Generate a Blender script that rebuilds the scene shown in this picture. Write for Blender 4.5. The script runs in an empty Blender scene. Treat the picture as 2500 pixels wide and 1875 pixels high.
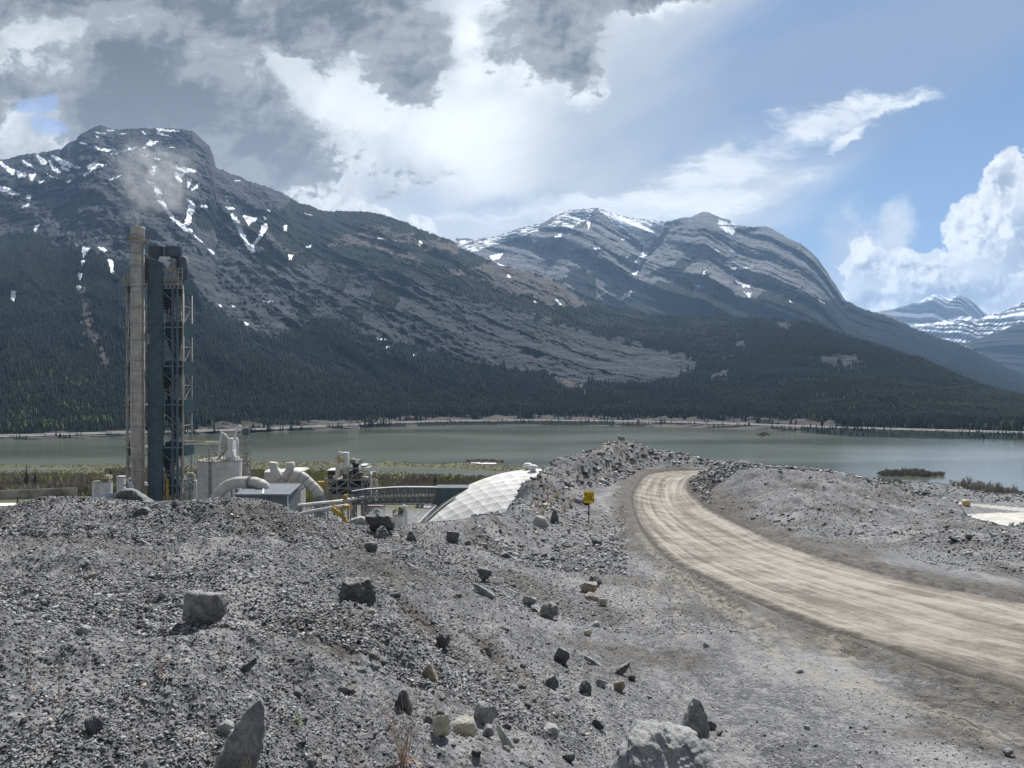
import bpy, math, random
import numpy as np
from mathutils import Vector, Matrix
rnd = random.Random(7)
rs = np.random.RandomState(11)
F = 1879.0; CX = 1250.0; CY = 937.0        # focal length and centre of the photograph, used to turn sight lines plus distances into places
LAKE = -75.0
sc = bpy.context.scene
# ------------------------------------------------------------ camera, sky, sun, exposure
cd = bpy.data.cameras.new('camera'); cam = bpy.data.objects.new('camera', cd)
sc.collection.objects.link(cam); sc.camera = cam
cam.location = (0, 0, 0); cam.rotation_euler = (math.radians(90), 0, 0)
cd.sensor_width = 36.0; cd.lens = 36.0 * F / 2500.0; cd.clip_start = 0.2; cd.clip_end = 90000
sc.view_settings.view_transform = 'Standard'; sc.view_settings.look = 'None'
sc.view_settings.exposure = 0.42; sc.view_settings.gamma = 1.0
sc.cycles.volume_bounces = 0; sc.cycles.max_bounces = 6; sc.cycles.use_denoising = True
SUN_EL, SUN_AZ = math.radians(52), math.radians(14)      # azimuth measured from +Y towards +X
sd = bpy.data.lights.new('sun', 'SUN'); sd.energy = 5.0; sd.angle = math.radians(0.55); sd.color = (1.0, 0.96, 0.9)
so = bpy.data.objects.new('sun', sd); sc.collection.objects.link(so)
sdir = Vector((math.sin(SUN_AZ) * math.cos(SUN_EL), math.cos(SUN_AZ) * math.cos(SUN_EL), math.sin(SUN_EL)))
so.rotation_euler = (-sdir).to_track_quat('-Z', 'Y').to_euler(); so.location = (0, 0, 50)

# ---- tiny expression builder for node trees
class NT:
    def __init__(s, tree): s.t = tree; s.n = tree.nodes; s.l = tree.links
    def node(s, typ, **kw):
        n = s.n.new(typ)
        for k, v in kw.items(): setattr(n, k, v)
        return n
    def put(s, sock, v):
        if isinstance(v, X): s.l.new(v.o, sock)
        elif hasattr(v, 'is_output'): s.l.new(v, sock)
        else: sock.default_value = v
    def math(s, op, *a, clamp=False):
        n = s.node('ShaderNodeMath', operation=op); n.use_clamp = clamp
        for i, v in enumerate(a): s.put(n.inputs[i], v)
        return X(s, n.outputs[0])
    def vec(s, x, y, z=0.0):
        n = s.node('ShaderNodeCombineXYZ')
        for i, v in enumerate((x, y, z)): s.put(n.inputs[i], v)
        return X(s, n.outputs[0])
    def noise(s, v, scale=1.0, detail=6.0, rough=0.55, dist=0.0, w=None, typ='FBM'):
        n = s.node('ShaderNodeTexNoise'); n.noise_type = typ
        if w is not None:
            n.noise_dimensions = '4D'; n.inputs['W'].default_value = w
        s.put(n.inputs['Vector'], v); n.inputs['Scale'].default_value = scale
        n.inputs['Detail'].default_value = detail; n.inputs['Roughness'].default_value = rough
        n.inputs['Distortion'].default_value = dist
        return X(s, n.outputs[0])
    def voro(s, v, scale=1.0, feature='F1', out='Distance', rand=1.0):
        n = s.node('ShaderNodeTexVoronoi', feature=feature); s.put(n.inputs['Vector'], v)
        n.inputs['Scale'].default_value = scale; n.inputs['Randomness'].default_value = rand
        return X(s, n.outputs[out])
    def sm(s, v, lo, hi, a=0.0, b=1.0):
        n = s.node('ShaderNodeMapRange', interpolation_type='SMOOTHSTEP')
        s.put(n.inputs['Value'], v)
        for k, q in (('From Min', lo), ('From Max', hi), ('To Min', a), ('To Max', b)): s.put(n.inputs[k], q)
        return X(s, n.outputs[0])
    def mix(s, f, a, b, mode='MIX'):
        n = s.node('ShaderNodeMix', data_type='RGBA', blend_type=mode)
        s.put(n.inputs[0], f)
        for i, v in ((6, a), (7, b)):
            if isinstance(v, tuple) and len(v) == 3: v = (*v, 1.0)
            s.put(n.inputs[i], v)
        return X(s, n.outputs[2])
    def attr(s, name, out='Fac'):
        n = s.node('ShaderNodeAttribute', attribute_name=name); return X(s, n.outputs[out])
    def sep(s, v):
        n = s.node('ShaderNodeSeparateXYZ'); s.put(n.inputs[0], v); return [X(s, o) for o in n.outputs]
    def mapping(s, v, scale=(1, 1, 1), rot=(0, 0, 0), loc=(0, 0, 0)):
        n = s.node('ShaderNodeMapping'); s.put(n.inputs[0], v)
        n.inputs['Scale'].default_value = scale; n.inputs['Rotation'].default_value = rot; n.inputs['Location'].default_value = loc
        return X(s, n.outputs[0])
class X:
    def __init__(s, nt, o): s.nt = nt; s.o = o
    def __add__(s, b): return s.nt.math('ADD', s, b)
    __radd__ = __add__
    def __sub__(s, b): return s.nt.math('SUBTRACT', s, b)
    def __rsub__(s, b): return s.nt.math('SUBTRACT', b, s)
    def __mul__(s, b): return s.nt.math('MULTIPLY', s, b)
    __rmul__ = __mul__
    def __truediv__(s, b): return s.nt.math('DIVIDE', s, b)
    def clamp(s): return s.nt.math('ADD', s, 0.0, clamp=True)
    def max(s, b): return s.nt.math('MAXIMUM', s, b)
    def min(s, b): return s.nt.math('MINIMUM', s, b)
    def pow(s, b): return s.nt.math('POWER', s, b)

# ------------------------------------------------------------ world: clear sky plus clouds fixed to compass directions
world = bpy.data.worlds.new('World'); sc.world = world; world.use_nodes = True
def build_world():
    nt = NT(world.node_tree); nt.n.clear()
    tc = nt.node('ShaderNodeTexCoord')
    dx, dy, dz = nt.sep(tc.outputs['Generated'])
    inv = dy.max(0.12)
    a = dx / inv; b = dz / inv                        # tangent of bearing and of height above the horizon
    P = lambda px, py: ((px - CX) / F, (CY - py) / F)
    # slow wander of the coordinates so that every outline is ragged
    base = nt.vec(a, b, 0.0)
    w1 = nt.noise(base, 3.2, 4, .55, w=1.3) - .5; w2 = nt.noise(base, 3.2, 4, .55, w=7.7) - .5
    f1 = nt.noise(base, 13, 6, .62, w=3.1) - .5; f2 = nt.noise(base, 13, 6, .62, w=9.4) - .5
    def warped(k, kf): return a + w1 * k + f1 * kf, b + w2 * k + f2 * kf
    U, V = warped(.14, .05)
    Us, Vs = warped(.045, .075)
    def blob(px, py, rx, ry, rot=0.0, soft=1.0, sharp=False):
        # 1 in the middle, .5 on the outline, 0 at twice the radius
        cx, cy = P(px, py); u, v = (Us, Vs) if sharp else (U, V)
        du = u - cx; dv = v - cy; c, s = math.cos(math.radians(rot)), math.sin(math.radians(rot))
        p = (du * c + dv * s) * (F / rx); q = (dv * c - du * s) * (F / ry)
        r = nt.math('SQRT', p * p + q * q)
        return (1.0 - r * .5).max(0.0)
    def union(bs, k=.12):
        o = bs[0]
        for x in bs[1:]: o = nt.math('SMOOTH_MAX', o, x, k)
        return o
    def puffs(v, scale, detail=4.0, rough=.6):
        n = nt.node('ShaderNodeTexVoronoi', feature='F1'); nt.put(n.inputs['Vector'], v)
        n.inputs['Scale'].default_value = scale; n.inputs['Detail'].default_value = detail; n.inputs['Roughness'].default_value = rough
        n.normalize = True
        return X(nt, n.outputs['Distance'])
    sky = nt.node('ShaderNodeTexSky', sky_type='NISHITA'); sky.sun_disc = False
    sky.sun_elevation = SUN_EL; sky.sun_rotation = SUN_AZ; sky.air_density = 1.0; sky.dust_density = 0.4; sky.altitude = 1300
    sk = X(nt, sky.outputs[0])
    S = 1.0
    clear = nt.mix(nt.sm(b, .05, .42), (2.4, 3.9, 6.2), (1.5, 2.45, 4.5))
    clear = nt.mix(0.15, clear, sk)
    col = clear
    # thin veil: bright haze of ice cloud over the middle of the view, thinning to the right
    vn = nt.noise(nt.vec(a * .7 + b * .5, b * 2.2 - a * 1.1, 0.0), 2.4, 7, .6, w=2.2)
    veil = union([blob(1000, 420, 700, 560, 20), blob(1350, 120, 480, 320, 10), blob(1350, 520, 520, 170, 8), blob(-200, 400, 300, 300)], .3)
    veil = nt.sm(veil + (vn - .5) * .9, .26, .70)
    col = nt.mix(veil * .96, col, nt.mix(nt.sm(vn, .35, .65), (4.3, 4.8, 5.4), (7.0, 7.3, 7.4)))
    veil2 = nt.sm(union([blob(1950, 150, 560, 190, 18), blob(2350, 60, 360, 130, 12)], .3) + (vn - .5) * 1.2, .25, .9)
    col = nt.mix(veil2 * .85, col, (2.5, 3.1, 4.3))
    ray = nt.sm(union([blob(1620, 130, 420, 26, 33), blob(1520, 260, 300, 40, 25)], .3) + (vn - .5) * .9, .3, .8)
    col = nt.mix(ray * .40, col, (4.6, 5.1, 5.8))
    glow = nt.sm(union([blob(880, 330, 300, 170, -10), blob(1120, 330, 260, 190, 0), blob(1150, 130, 90, 160, 0)]) + (vn - .5) * .7, .25, .95)
    col = nt.mix(glow * .92, col, (9.8, 9.9, 9.7))
    # blue-grey lane between the veil and the ridge
    lane = nt.sm(union([blob(1010, 440, 210, 80, -38), blob(1250, 520, 200, 40, 5)]) + (vn - .5) * .6, .3, .9)
    col = nt.mix(lane * .75, col, (4.0, 4.7, 5.7))
    # feathery streak
    sn = nt.noise(nt.mapping(nt.vec(a + f1 * .05, b + f2 * .05, 0), (3.0, 13, 1), (0, 0, math.radians(-24))), 1.9, 9, .66, w=4.4)
    sf = union([blob(1790, 400, 270, 62, 26, 1.0, True), blob(2010, 290, 190, 40, 16, 1.0, True), blob(1620, 500, 300, 60, 14, 1.0, True),
                blob(1420, 520, 330, 45, 2, 1.0, True), blob(2150, 255, 130, 16, 10, 1.0, True), blob(2060, 320, 90, 22, 40, 1.0, True)])
    streak = nt.sm((sf + (sn - .5) * 1.7).min(sf * 1.55), .42, .86)
    col = nt.mix(streak * .95, col, nt.mix(nt.sm(sn, .4, .7), (7.0, 7.4, 7.8), (9.0, 9.3, 9.4)))
    # heaped clouds: right-hand tower and bank
    n0 = nt.noise(base, 7, 4, .55, w=12.0)
    wa, wb = a + f1 * .035, b + f2 * .035
    pf = puffs(nt.vec(wa, wb, 0.0), 13, 5.0, .62); pfu = puffs(nt.vec(wa - .005, wb + .008, 0.0), 13, 5.0, .62)
    fine = nt.noise(base, 50, 8, .66, w=2.0) - .5
    lit = (pf - pfu) * 9.0                       # positive where the surface turns towards the light
    body = union([blob(2450, 440, 52, 80, 0, 1, True), blob(2400, 560, 90, 100, 10, 1, True), blob(2490, 600, 150, 150, 0, 1, True), blob(2250, 660, 150, 80, 0, 1, True),
                  blob(2115, 640, 75, 75, 0, 1, True), blob(2330, 720, 260, 70, 0, 1, True), blob(2120, 720, 100, 36, 0, 1, True), blob(2560, 480, 60, 160, 0, 1, True)])
    d1 = body + (.30 - pf) * .95 + fine * .16
    d1 = d1.min(body * 2.4); bm = nt.sm(d1, .47, .54)
    wisp = nt.noise(base, 9, 9, .62, w=30.0)
    pb = union([blob(2060, 590, 85, 100, -20), blob(2170, 560, 60, 80, -10), blob(2020, 680, 90, 70, 0), blob(2130, 620, 120, 90)]); pu = nt.sm((pb + (wisp - .5) * 1.1).min(pb * 2.5), .36, .78)
    col = nt.mix(pu * .88, col, nt.mix(nt.sm(wisp, .35, .65), (4.6, 5.1, 5.9), (7.4, 7.7, 8.0)))
    low = nt.sm(union([blob(2350, 770, 330, 70)]) + (wisp - .5) * .5, .3, .7)
    col = nt.mix(low * .8, col, (4.6, 5.1, 5.9))
    core = union([blob(2480, 640, 110, 50), blob(2420, 745, 190, 42), blob(2110, 690, 55, 50), blob(2500, 470, 40, 120), blob(2260, 690, 70, 30)])
    shade = (nt.sm(core + fine * .5, .25, .8) * .75 - lit * 1.3 + nt.sm(pf, .12, .5) * .5 + .12).clamp()
    edge = nt.sm(d1, .54, 1.0)
    cum = nt.mix(shade * (edge * .65 + .35), (9.3, 9.5, 9.5), (3.4, 3.9, 4.7))
    col = nt.mix(bm, col, cum)
    # cumulus crests seen along the left ridge
    body2 = union([blob(760, 470, 75, 60, -20, 1, True), blob(850, 490, 80, 45, -30, 1, True), blob(930, 520, 80, 30, -30, 1, True), blob(1045, 550, 40, 26, -30, 1, True),
                   blob(700, 370, 90, 110, 0, 1, True), blob(620, 440, 150, 70, -20, 1, True)])
    d2 = body2 + (.30 - pf) * .7 + fine * .12
    bm2 = nt.sm(d2, .46, .56)
    sh2 = (nt.sm(n0, .3, .65) * .3 - lit * .6 + nt.sm(blob(610, 430, 120, 110), .2, .9) * .9).clamp()
    col = nt.mix(bm2 * .95, col, nt.mix(sh2, (8.8, 9.0, 9.0), (3.9, 4.2, 4.5)))
    # dark flat-bottomed deck overhead
    d0 = nt.vec(a + w1 * .35 + f1 * .05, b * 1.35 + w2 * .25 + f2 * .05, 0.0)
    dn = nt.noise(d0, 3.4, 12, .60, w=21.0); dn2 = nt.noise(nt.vec(a + f1 * .06 - .006, b * 1.35 + f2 * .06 + .010, 0.0), 9.0, 9, .62, w=3.0); dn3 = nt.noise(nt.vec(a + f1 * .06, b * 1.35 + f2 * .06, 0.0), 9.0, 9, .62, w=3.0)
    base2 = nt.sm(union([blob(250, 240, 620, 300, -12), blob(520, 400, 330, 120, -14)], .2) + (dn - .5) * 1.4, .36, .66)
    col = nt.mix(base2 * .97, col, nt.mix(nt.sm(dn * .6 + dn3 * .4, .38, .60), (3.1, 3.3, 3.4), (8.2, 8.5, 8.5)))
    deck = union([blob(430, 240, 470, 150, -16), blob(220, 0, 600, 110), blob(800, 60, 460, 140, -4), blob(980, 170, 110, 100, -15), blob(600, 330, 270, 105, -14),
                  blob(240, 310, 300, 100), blob(1370, 70, 170, 150, -20), blob(1430, 175, 80, 80), blob(1590, 0, 260, 70, 6), blob(350, 370, 360, 60, -8), blob(-100, 260, 150, 100)], .2)
    hole = union([blob(100, 110, 90, 75, 10), blob(145, 185, 75, 36), blob(1125, 90, 50, 150, 10), blob(705, 190, 60, 24, -35), blob(50, 320, 110, 40, -20)])
    df = deck - hole * .45 + (dn - .5) * 1.9 + (dn3 - .5) * .7
    df = df.min(deck * 2.0)
    dm = nt.sm(df + f1 * .3, .26, .50)
    relief = (dn3 - dn2) * 5.0
    thick = (df + relief * .28)
    rim = nt.mix(nt.sm(n0 * .7 + dn3 * .3, .44, .58), (4.9, 5.2, 5.4), (9.0, 9.2, 9.2))
    dk = nt.mix(nt.sm(thick, .38, .56), rim, (3.3, 3.45, 3.5))
    dk = nt.mix(nt.sm(thick + (dn3 - .5) * 1.0, .48, 1.02), dk, nt.mix(nt.sm(b, .26, .46), (2.0, 2.12, 2.18), (1.15, 1.25, 1.30)))
    col = nt.mix(dm * .98, col, dk)
    gap = nt.sm(union([blob(75, 275, 50, 16, 0), blob(125, 330, 60, 16, -20)]) + (wisp - .5) * 2.2 + fine * .5, .46, .74)
    col = nt.mix(gap * .6, col, (3.0, 4.4, 7.4))
    # unseen sky behind the viewer: broken cloud, dimmed to darken surfaces facing it
    back = nt.sm(dy, .15, -.05)
    col = nt.mix(back, col, nt.mix(nt.sm(nt.noise(nt.vec(dx, dy, dz), 2.5, 6, .6), .4, .6), (1.5, 1.9, 2.6), (3.0, 3.1, 3.2)))
    bg = nt.node('ShaderNodeBackground'); nt.put(bg.inputs[0], col); bg.inputs[1].default_value = 0.085
    out = nt.node('ShaderNodeOutputWorld'); nt.l.new(bg.outputs[0], out.inputs[0])
build_world()
world.cycles.sampling_method = 'MANUAL'; world.cycles.sample_map_resolution = 256

# ------------------------------------------------------------ helpers
def tag(o, label=None, cat=None, group=None, kind=None):
    if label: o['label'] = label
    if cat: o['category'] = cat
    if group: o['group'] = group
    if kind: o['kind'] = kind
    return o
def at(px, py, Y): return Vector(((px - CX) / F * Y, Y, (CY - py) / F * Y))
_perm = np.random.RandomState(3).permutation(4096).astype(np.int64)
_g = np.random.RandomState(4).uniform(-1, 1, (4096, 2)); _g /= np.linalg.norm(_g, axis=1)[:, None]
def perlin(x, y, seed=0):
    x = np.asarray(x, float); y = np.asarray(y, float)
    xi = np.floor(x).astype(np.int64); yi = np.floor(y).astype(np.int64)
    xf = x - xi; yf = y - yi
    u = xf * xf * xf * (xf * (xf * 6 - 15) + 10); v = yf * yf * yf * (yf * (yf * 6 - 15) + 10)
    def g(ix, iy, fx, fy):
        h = _perm[(_perm[(ix + seed * 131) & 4095] + iy) & 4095]
        return _g[h, 0] * fx + _g[h, 1] * fy
    n0 = g(xi, yi, xf, yf) * (1 - u) + g(xi + 1, yi, xf - 1, yf) * u
    n1 = g(xi, yi + 1, xf, yf - 1) * (1 - u) + g(xi + 1, yi + 1, xf - 1, yf - 1) * u
    return (n0 * (1 - v) + n1 * v) * 1.5
def fbm(x, y, octv=5, lac=2.03, gain=.5, seed=0):
    s = 0; a = 1
    for i in range(octv):
        s = s + a * perlin(x, y, seed + i); x = x * lac + 17.3; y = y * lac - 9.1; a *= gain
    return s
def ridged(x, y, octv=5, seed=0, gain=.5):
    s = 0; a = 1
    for i in range(octv):
        s = s + a * (1 - 2 * np.abs(perlin(x, y, seed + i))); x = x * 2.05 + 5.1; y = y * 2.05 + 3.7; a *= gain
    return s
def sstep(x, a, b):
    t = np.clip((x - a) / (b - a), 0, 1); return t * t * (3 - 2 * t)
def inpoly(px, py, poly):
    r = np.zeros(px.shape, bool); n = len(poly); j = n - 1
    x0, y0 = np.array(poly).min(0); x1, y1 = np.array(poly).max(0)
    idx = np.nonzero((px >= x0) & (px <= x1) & (py >= y0) & (py <= y1)); X_, Y_ = px[idx], py[idx]; q = np.zeros(X_.shape, bool)
    for i in range(n):
        xi, yi = poly[i]; xj, yj = poly[j]
        if yi != yj:
            q ^= ((yi > Y_) != (yj > Y_)) & (X_ < (xj - xi) * (Y_ - yi) / (yj - yi) + xi)
        j = i
    r[idx] = q; return r
def mesh_np(name, co, faces, mat=None, smooth=False, attrs=None, parent=None):
    """faces: (n,3) or (n,4) array"""
    me = bpy.data.meshes.new(name); co = np.asarray(co, np.float32); faces = np.asarray(faces, np.int32)
    me.vertices.add(len(co)); me.vertices.foreach_set('co', co.ravel())
    k = faces.shape[1]
    me.loops.add(faces.size); me.loops.foreach_set('vertex_index', faces.ravel())
    me.polygons.add(len(faces)); me.polygons.foreach_set('loop_start', np.arange(0, faces.size, k, dtype=np.int32))
    me.polygons.foreach_set('loop_total', np.full(len(faces), k, np.int32))
    if smooth: me.polygons.foreach_set('use_smooth', np.ones(len(faces), bool))
    me.update(calc_edges=True)
    for an, av in (attrs or {}).items():
        av = np.asarray(av, np.float32)
        if av.ndim == 1:
            a = me.attributes.new(an, 'FLOAT', 'POINT'); a.data.foreach_set('value', av)
        else:
            if av.shape[1] == 3: av = np.concatenate([av, np.ones((len(av), 1), np.float32)], 1)
            a = me.attributes.new(an, 'FLOAT_COLOR', 'POINT'); a.data.foreach_set('color', av.ravel())
    if mat: me.materials.append(mat)
    o = bpy.data.objects.new(name, me); sc.collection.objects.link(o)
    if parent: o.parent = parent
    return o
def grid_faces(nr, nc):
    i = np.arange(nr * nc).reshape(nr, nc)
    return np.stack([i[:-1, :-1], i[:-1, 1:], i[1:, 1:], i[1:, :-1]], -1).reshape(-1, 4)
def material(name, fn, disp=None):
    m = bpy.data.materials.new(name); m.use_nodes = True; nt = NT(m.node_tree); nt.n.clear()
    out = nt.node('ShaderNodeOutputMaterial'); b = nt.node('ShaderNodeBsdfPrincipled')
    nt.l.new(b.outputs[0], out.inputs[0])
    b.inputs['Specular IOR Level'].default_value = .3
    def setp(**kw):
        for k, v in kw.items():
            s = b.inputs[{'col': 'Base Color', 'rough': 'Roughness', 'metal': 'Metallic', 'spec': 'Specular IOR Level', 'nor': 'Normal', 'alpha': 'Alpha'}[k]]
            if isinstance(v, tuple) and len(v) == 3: v = (*v, 1.0)
            nt.put(s, v)
    def bump(h, strength, dist):
        n = nt.node('ShaderNodeBump'); n.inputs['Strength'].default_value = strength; n.inputs['Distance'].default_value = dist
        nt.put(n.inputs['Height'], h); return X(nt, n.outputs[0])
    geo = nt.node('ShaderNodeNewGeometry'); P = X(nt, geo.outputs['Position'])
    fn(nt, P, setp, bump); return m

# ------------------------------------------------------------ shape of the land round the viewer, from levelled points
def zb(Y):      # level of the haul road and its shoulder
    return np.interp(Y, [0, 50, 60, 70, 85, 97, 110, 130], [-3.75, -9.0, -9.72, -10.15, -10.62, -10.95, -11.5, -12.5])
def Yof(px, py):  # distance at which the sight line meets the road level
    s = (py - CY) / F; lo, hi = 4.0, 130.0
    for _ in range(50):
        m = (lo + hi) / 2
        if -zb(m) / m > s: lo = m
        else: hi = m
    return lo
outer = [(2700, 1760), (2500, 1676), (2321, 1627), (2146, 1566), (2028, 1534), (1900, 1486), (1800, 1440), (1750, 1415), (1688, 1390), (1640, 1362), (1600, 1326), (1572, 1289), (1554, 1250), (1545, 1219), (1547, 1198), (1561, 1173), (1583, 1156), (1606, 1150), (1674, 1147.5), (1760, 1147)]
inner = [(2700, 1520), (2500, 1469), (2375, 1448), (2248, 1426), (2160, 1405), (2085, 1383), (2020, 1366), (1963, 1349), (1900, 1325), (1841, 1300), (1800, 1277), (1764, 1259), (1740, 1248), (1719, 1237), (1683, 1207), (1674, 1190), (1680, 1172), (1690, 1163), (1719, 1157), (1780, 1154)]
def road_pt(px, py):
    Y = Yof(px, py); return ((px - CX) / F * Y, Y)
OUT = np.array([road_pt(*p) for p in outer]); INN = np.array([road_pt(*p) for p in inner])
OUT = np.vstack([OUT, [[31, 99.5]], [[36, 101]]]); INN = np.vstack([INN, [[31, 92.5]], [[36, 94]]])
pts = []   # px, py, Y, z(None = on the sight line)
def S(*a): pts.append(a)
for (x, y) in list(OUT) + list(INN): pts.append((CX + x / y * F, None, y, float(zb(y))))
for px, py in [(1700, 1875), (2100, 1875), (2600, 1875), (1950, 1700), (2300, 1750), (1700, 1650), (1560, 1560), (1560, 1420), (1850, 1560), (1500, 1330), (1500, 1250), (1480, 1400)]:
    Y = Yof(px, py); pts.append((px, None, Y, float(zb(Y))))
for px, py, Y in [
    # near ground on the left and the mound the viewer stands on
    (-200, 1875, 4.7), (0, 1875, 4.8), (300, 1875, 4.8), (600, 1875, 5.0), (900, 1875, 5.5), (1200, 1875, 6.4), (1450, 1875, 8.2), (-200, 2400, 3.0), (600, 2400, 3.2), (1300, 2400, 4.4),
    (0, 1650, 6.4), (300, 1650, 6.4), (600, 1650, 6.6), (900, 1650, 7.6), (1150, 1650, 9.3), (1400, 1650, 12.2),
    (-200, 1500, 9), (0, 1500, 9), (300, 1500, 9), (600, 1500, 9.3), (850, 1500, 10.5), (1000, 1500, 11.8), (1150, 1500, 14), (1280, 1500, 16.4), (1400, 1500, 18.7),
    (-200, 1370, 14), (0, 1370, 14), (300, 1370, 14), (600, 1370, 14.5), (850, 1370, 16.2), (1000, 1370, 18.5), (1150, 1370, 22.5), (1280, 1370, 27), (1380, 1370, 30.3),
    (-200, 1275, 22), (0, 1275, 21.6), (300, 1270, 21), (500, 1270, 20.5), (650, 1275, 21), (800, 1295, 22.3), (950, 1310, 24), (1050, 1305, 27), (1150, 1300, 31), (1250, 1300, 36), (1340, 1300, 40), (1420, 1300, 43.5),
    # crest of the near mound
    (-400, 1262, 26), (-200, 1256, 25.5), (0, 1246, 25.5), (60, 1229, 26), (98, 1217, 26.3), (195, 1217, 26), (266, 1221, 25.6), (367, 1228, 25), (426, 1227, 24.8), (482, 1224, 25), (539, 1218, 25), (607, 1217, 25), (652, 1227, 25),
    (697, 1241, 25), (728, 1256, 25), (790, 1272, 25.5), (891, 1288, 27), (968, 1287, 29), (1027, 1279, 31), (1093, 1272, 33), (1161, 1262, 35), (1217, 1255, 38),
    # slope behind the sign and the rock heap beyond the bend
    (1240, 1236, 51), (1262, 1213, 60), (1274, 1186, 67), (1308, 1174, 74), (1328, 1147, 80), (1360, 1125, 86), (1409, 1113, 93), (1477, 1089, 100), (1515, 1080, 104), (1550, 1084, 106), (1583, 1099, 107), (1606, 1105, 107.5), (1651, 1108, 108), (1696, 1118, 109), (1730, 1126, 110), (1768, 1133, 111),
    (1262, 1234, 50), (1276, 1226, 49), (1308, 1203, 58), (1290, 1242, 47), (1345, 1182, 70), (2347, 1252, 55), (2270, 1226, 59), (2310, 1230, 60),
    (1330, 1230, 56), (1400, 1225, 60), (1480, 1215, 66), (1400, 1170, 75), (1480, 1160, 82), (1540, 1130, 98),
    # berm on the inside of the bend
    (1778, 1130, 80), (1821, 1135, 79), (1877, 1144, 77), (1925, 1147, 76), (1973, 1149, 76), (2036, 1158, 75), (2090, 1170, 74), (2171, 1186, 72), (2266, 1206, 68), (2301, 1219, 66), (2347, 1236, 62), (1760, 1200, 64), (1850, 1210, 57), (1950, 1240, 50), (2050, 1290, 41), (2200, 1290, 43),
    (2252, 1252, 50), (2345, 1262, 46), (2415, 1279, 41), (2470, 1290, 38), (2510, 1278, 36), (2600, 1268, 36), (2700, 1266, 36), (2300, 1340, 32), (2500, 1350, 29), (2700, 1380, 28)]:
    pts.append((px, None, Y, (CY - py) / F * Y))
# bench with the pale pad and beyond, quarry floor and plant level
for px in (1960, 2100, 2250, 2400, 2600, 2800):
    if px > 2380: pts += [(px, None, 60, -14.0), (px, None, 85, -20.0)]
    pts += [(px, None, 118, {1960: -22, 2100: -24, 2250: -25}.get(px, -28)), (px, None, 150, -34.5), (px, None, 190, -36.0), (px, None, 225, -36.0), (px, None, 300, -56), (px, None, 360, -68), (px, None, 480, -72)]
for px, py in ((2100, 1192), (2180, 1188), (2250, 1180), (2307, 1186), (2361, 1196), (2500, 1207), (2650, 1212)): pts.append((px, None, 245, (CY - py) / F * 245))
for px, y0 in ((-600, 26), (-400, 26), (-150, 26), (50, 26.5), (250, 26), (450, 25), (600, 25.2), (750, 25.6), (900, 28), (1050, 32), (1180, 36.5)):
    zc = {26: -4.1}.get(y0, -4.0 if px < 700 else -5.5)
    pts += [(px, None, y0 + 5, zc - 3.4), (px, None, y0 + 16, zc - 11), (px, None, 75, -36), (px, None, 115, -60), (px, None, 150, -65)]
pts += [(1225, None, 55, -12.5), (1225, None, 75, -26), (1262, None, 75, -16), (1290, None, 86, -16), (1200, None, 110, -50), (1330, None, 100, -20), (1330, None, 130, -45), (1420, None, 112, -16), (1420, None, 145, -42), (1550, None, 122, -16), (1550, None, 150, -36), (1700, None, 125, -18), (1700, None, 155, -38),
        (1850, None, 118, -17), (1850, None, 150, -36)]
for px in (-600, -300, 0, 300, 600, 900, 1200, 1400, 1600, 1800): pts += [(px, None, 190, -65), (px, None, 250, -65), (px, None, 330, -65.3), (px, None, 420, -67), (px, None, 520, -71.5)]
A_ = np.array([((p[0] - CX) / F * 2.2, math.log(p[2]), p[3] / p[2]) for p in pts])
def _phi(r2): return np.sqrt(r2 + .012)
_K = _phi((A_[:, None, 0] - A_[None, :, 0]) ** 2 + (A_[:, None, 1] - A_[None, :, 1]) ** 2)
_Q = np.c_[np.ones(len(A_)), A_[:, :2]]
_M = np.block([[_K + np.eye(len(A_)) * -1e-4, _Q], [_Q.T, np.zeros((3, 3))]])
_W = np.linalg.solve(_M, np.r_[A_[:, 2], 0, 0, 0])
UG = np.linspace(-1.35, 1.35, 340); LG = np.linspace(math.log(1.6), math.log(620), 420)
_gu, _gl = np.meshgrid(UG, LG)
def _eval(u, l):
    u = u * 2.2; o = np.zeros(u.shape)
    for i in range(0, len(A_)): o += _W[i] * _phi((u - A_[i, 0]) ** 2 + (l - A_[i, 1]) ** 2)
    return o + _W[-3] + _W[-2] * u + _W[-1] * l
QG = _eval(_gu, _gl)
SKY_PX = [-900, -200, 0, 60, 98, 195, 266, 367, 426, 482, 539, 607, 652, 697, 728, 790, 891, 968, 1027, 1093, 1161, 1217, 1240, 1262, 1274, 1308, 1328, 1360, 1409, 1477, 1515, 1550, 1583, 1606, 1651, 1696, 1730, 1768, 1778, 1821, 1877, 1925, 1973, 2036, 2090, 2171, 2266, 2301, 2347, 2356, 2415, 2470, 2510, 2600, 3200]
SKY_PY = [1262, 1256, 1248, 1232, 1219, 1220, 1224, 1231, 1230, 1228, 1221, 1220, 1229, 1244, 1261, 1275, 1290, 1290, 1282, 1276, 1265, 1257, 1238, 1215, 1188, 1176, 1149, 1128, 1115, 1090, 1082, 1086, 1101, 1107, 1110, 1121, 1128, 1135, 1132, 1138, 1147, 1150, 1152, 1160, 1172, 1188, 1208, 1221, 1238, 1264, 1281, 1292, 1280, 1270, 1266]
def under_crest(q, px, y, s):
    # keeps the hillside no higher than the crests that were levelled
    lim = (CY - np.interp(px, SKY_PX, SKY_PY)) / F; e = q - lim
    return np.where((y < 125) & (e > 0), lim + s * np.tanh(e / s), q)
QG = under_crest(QG, CX + _gu * F, np.exp(_gl), .0008)
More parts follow.
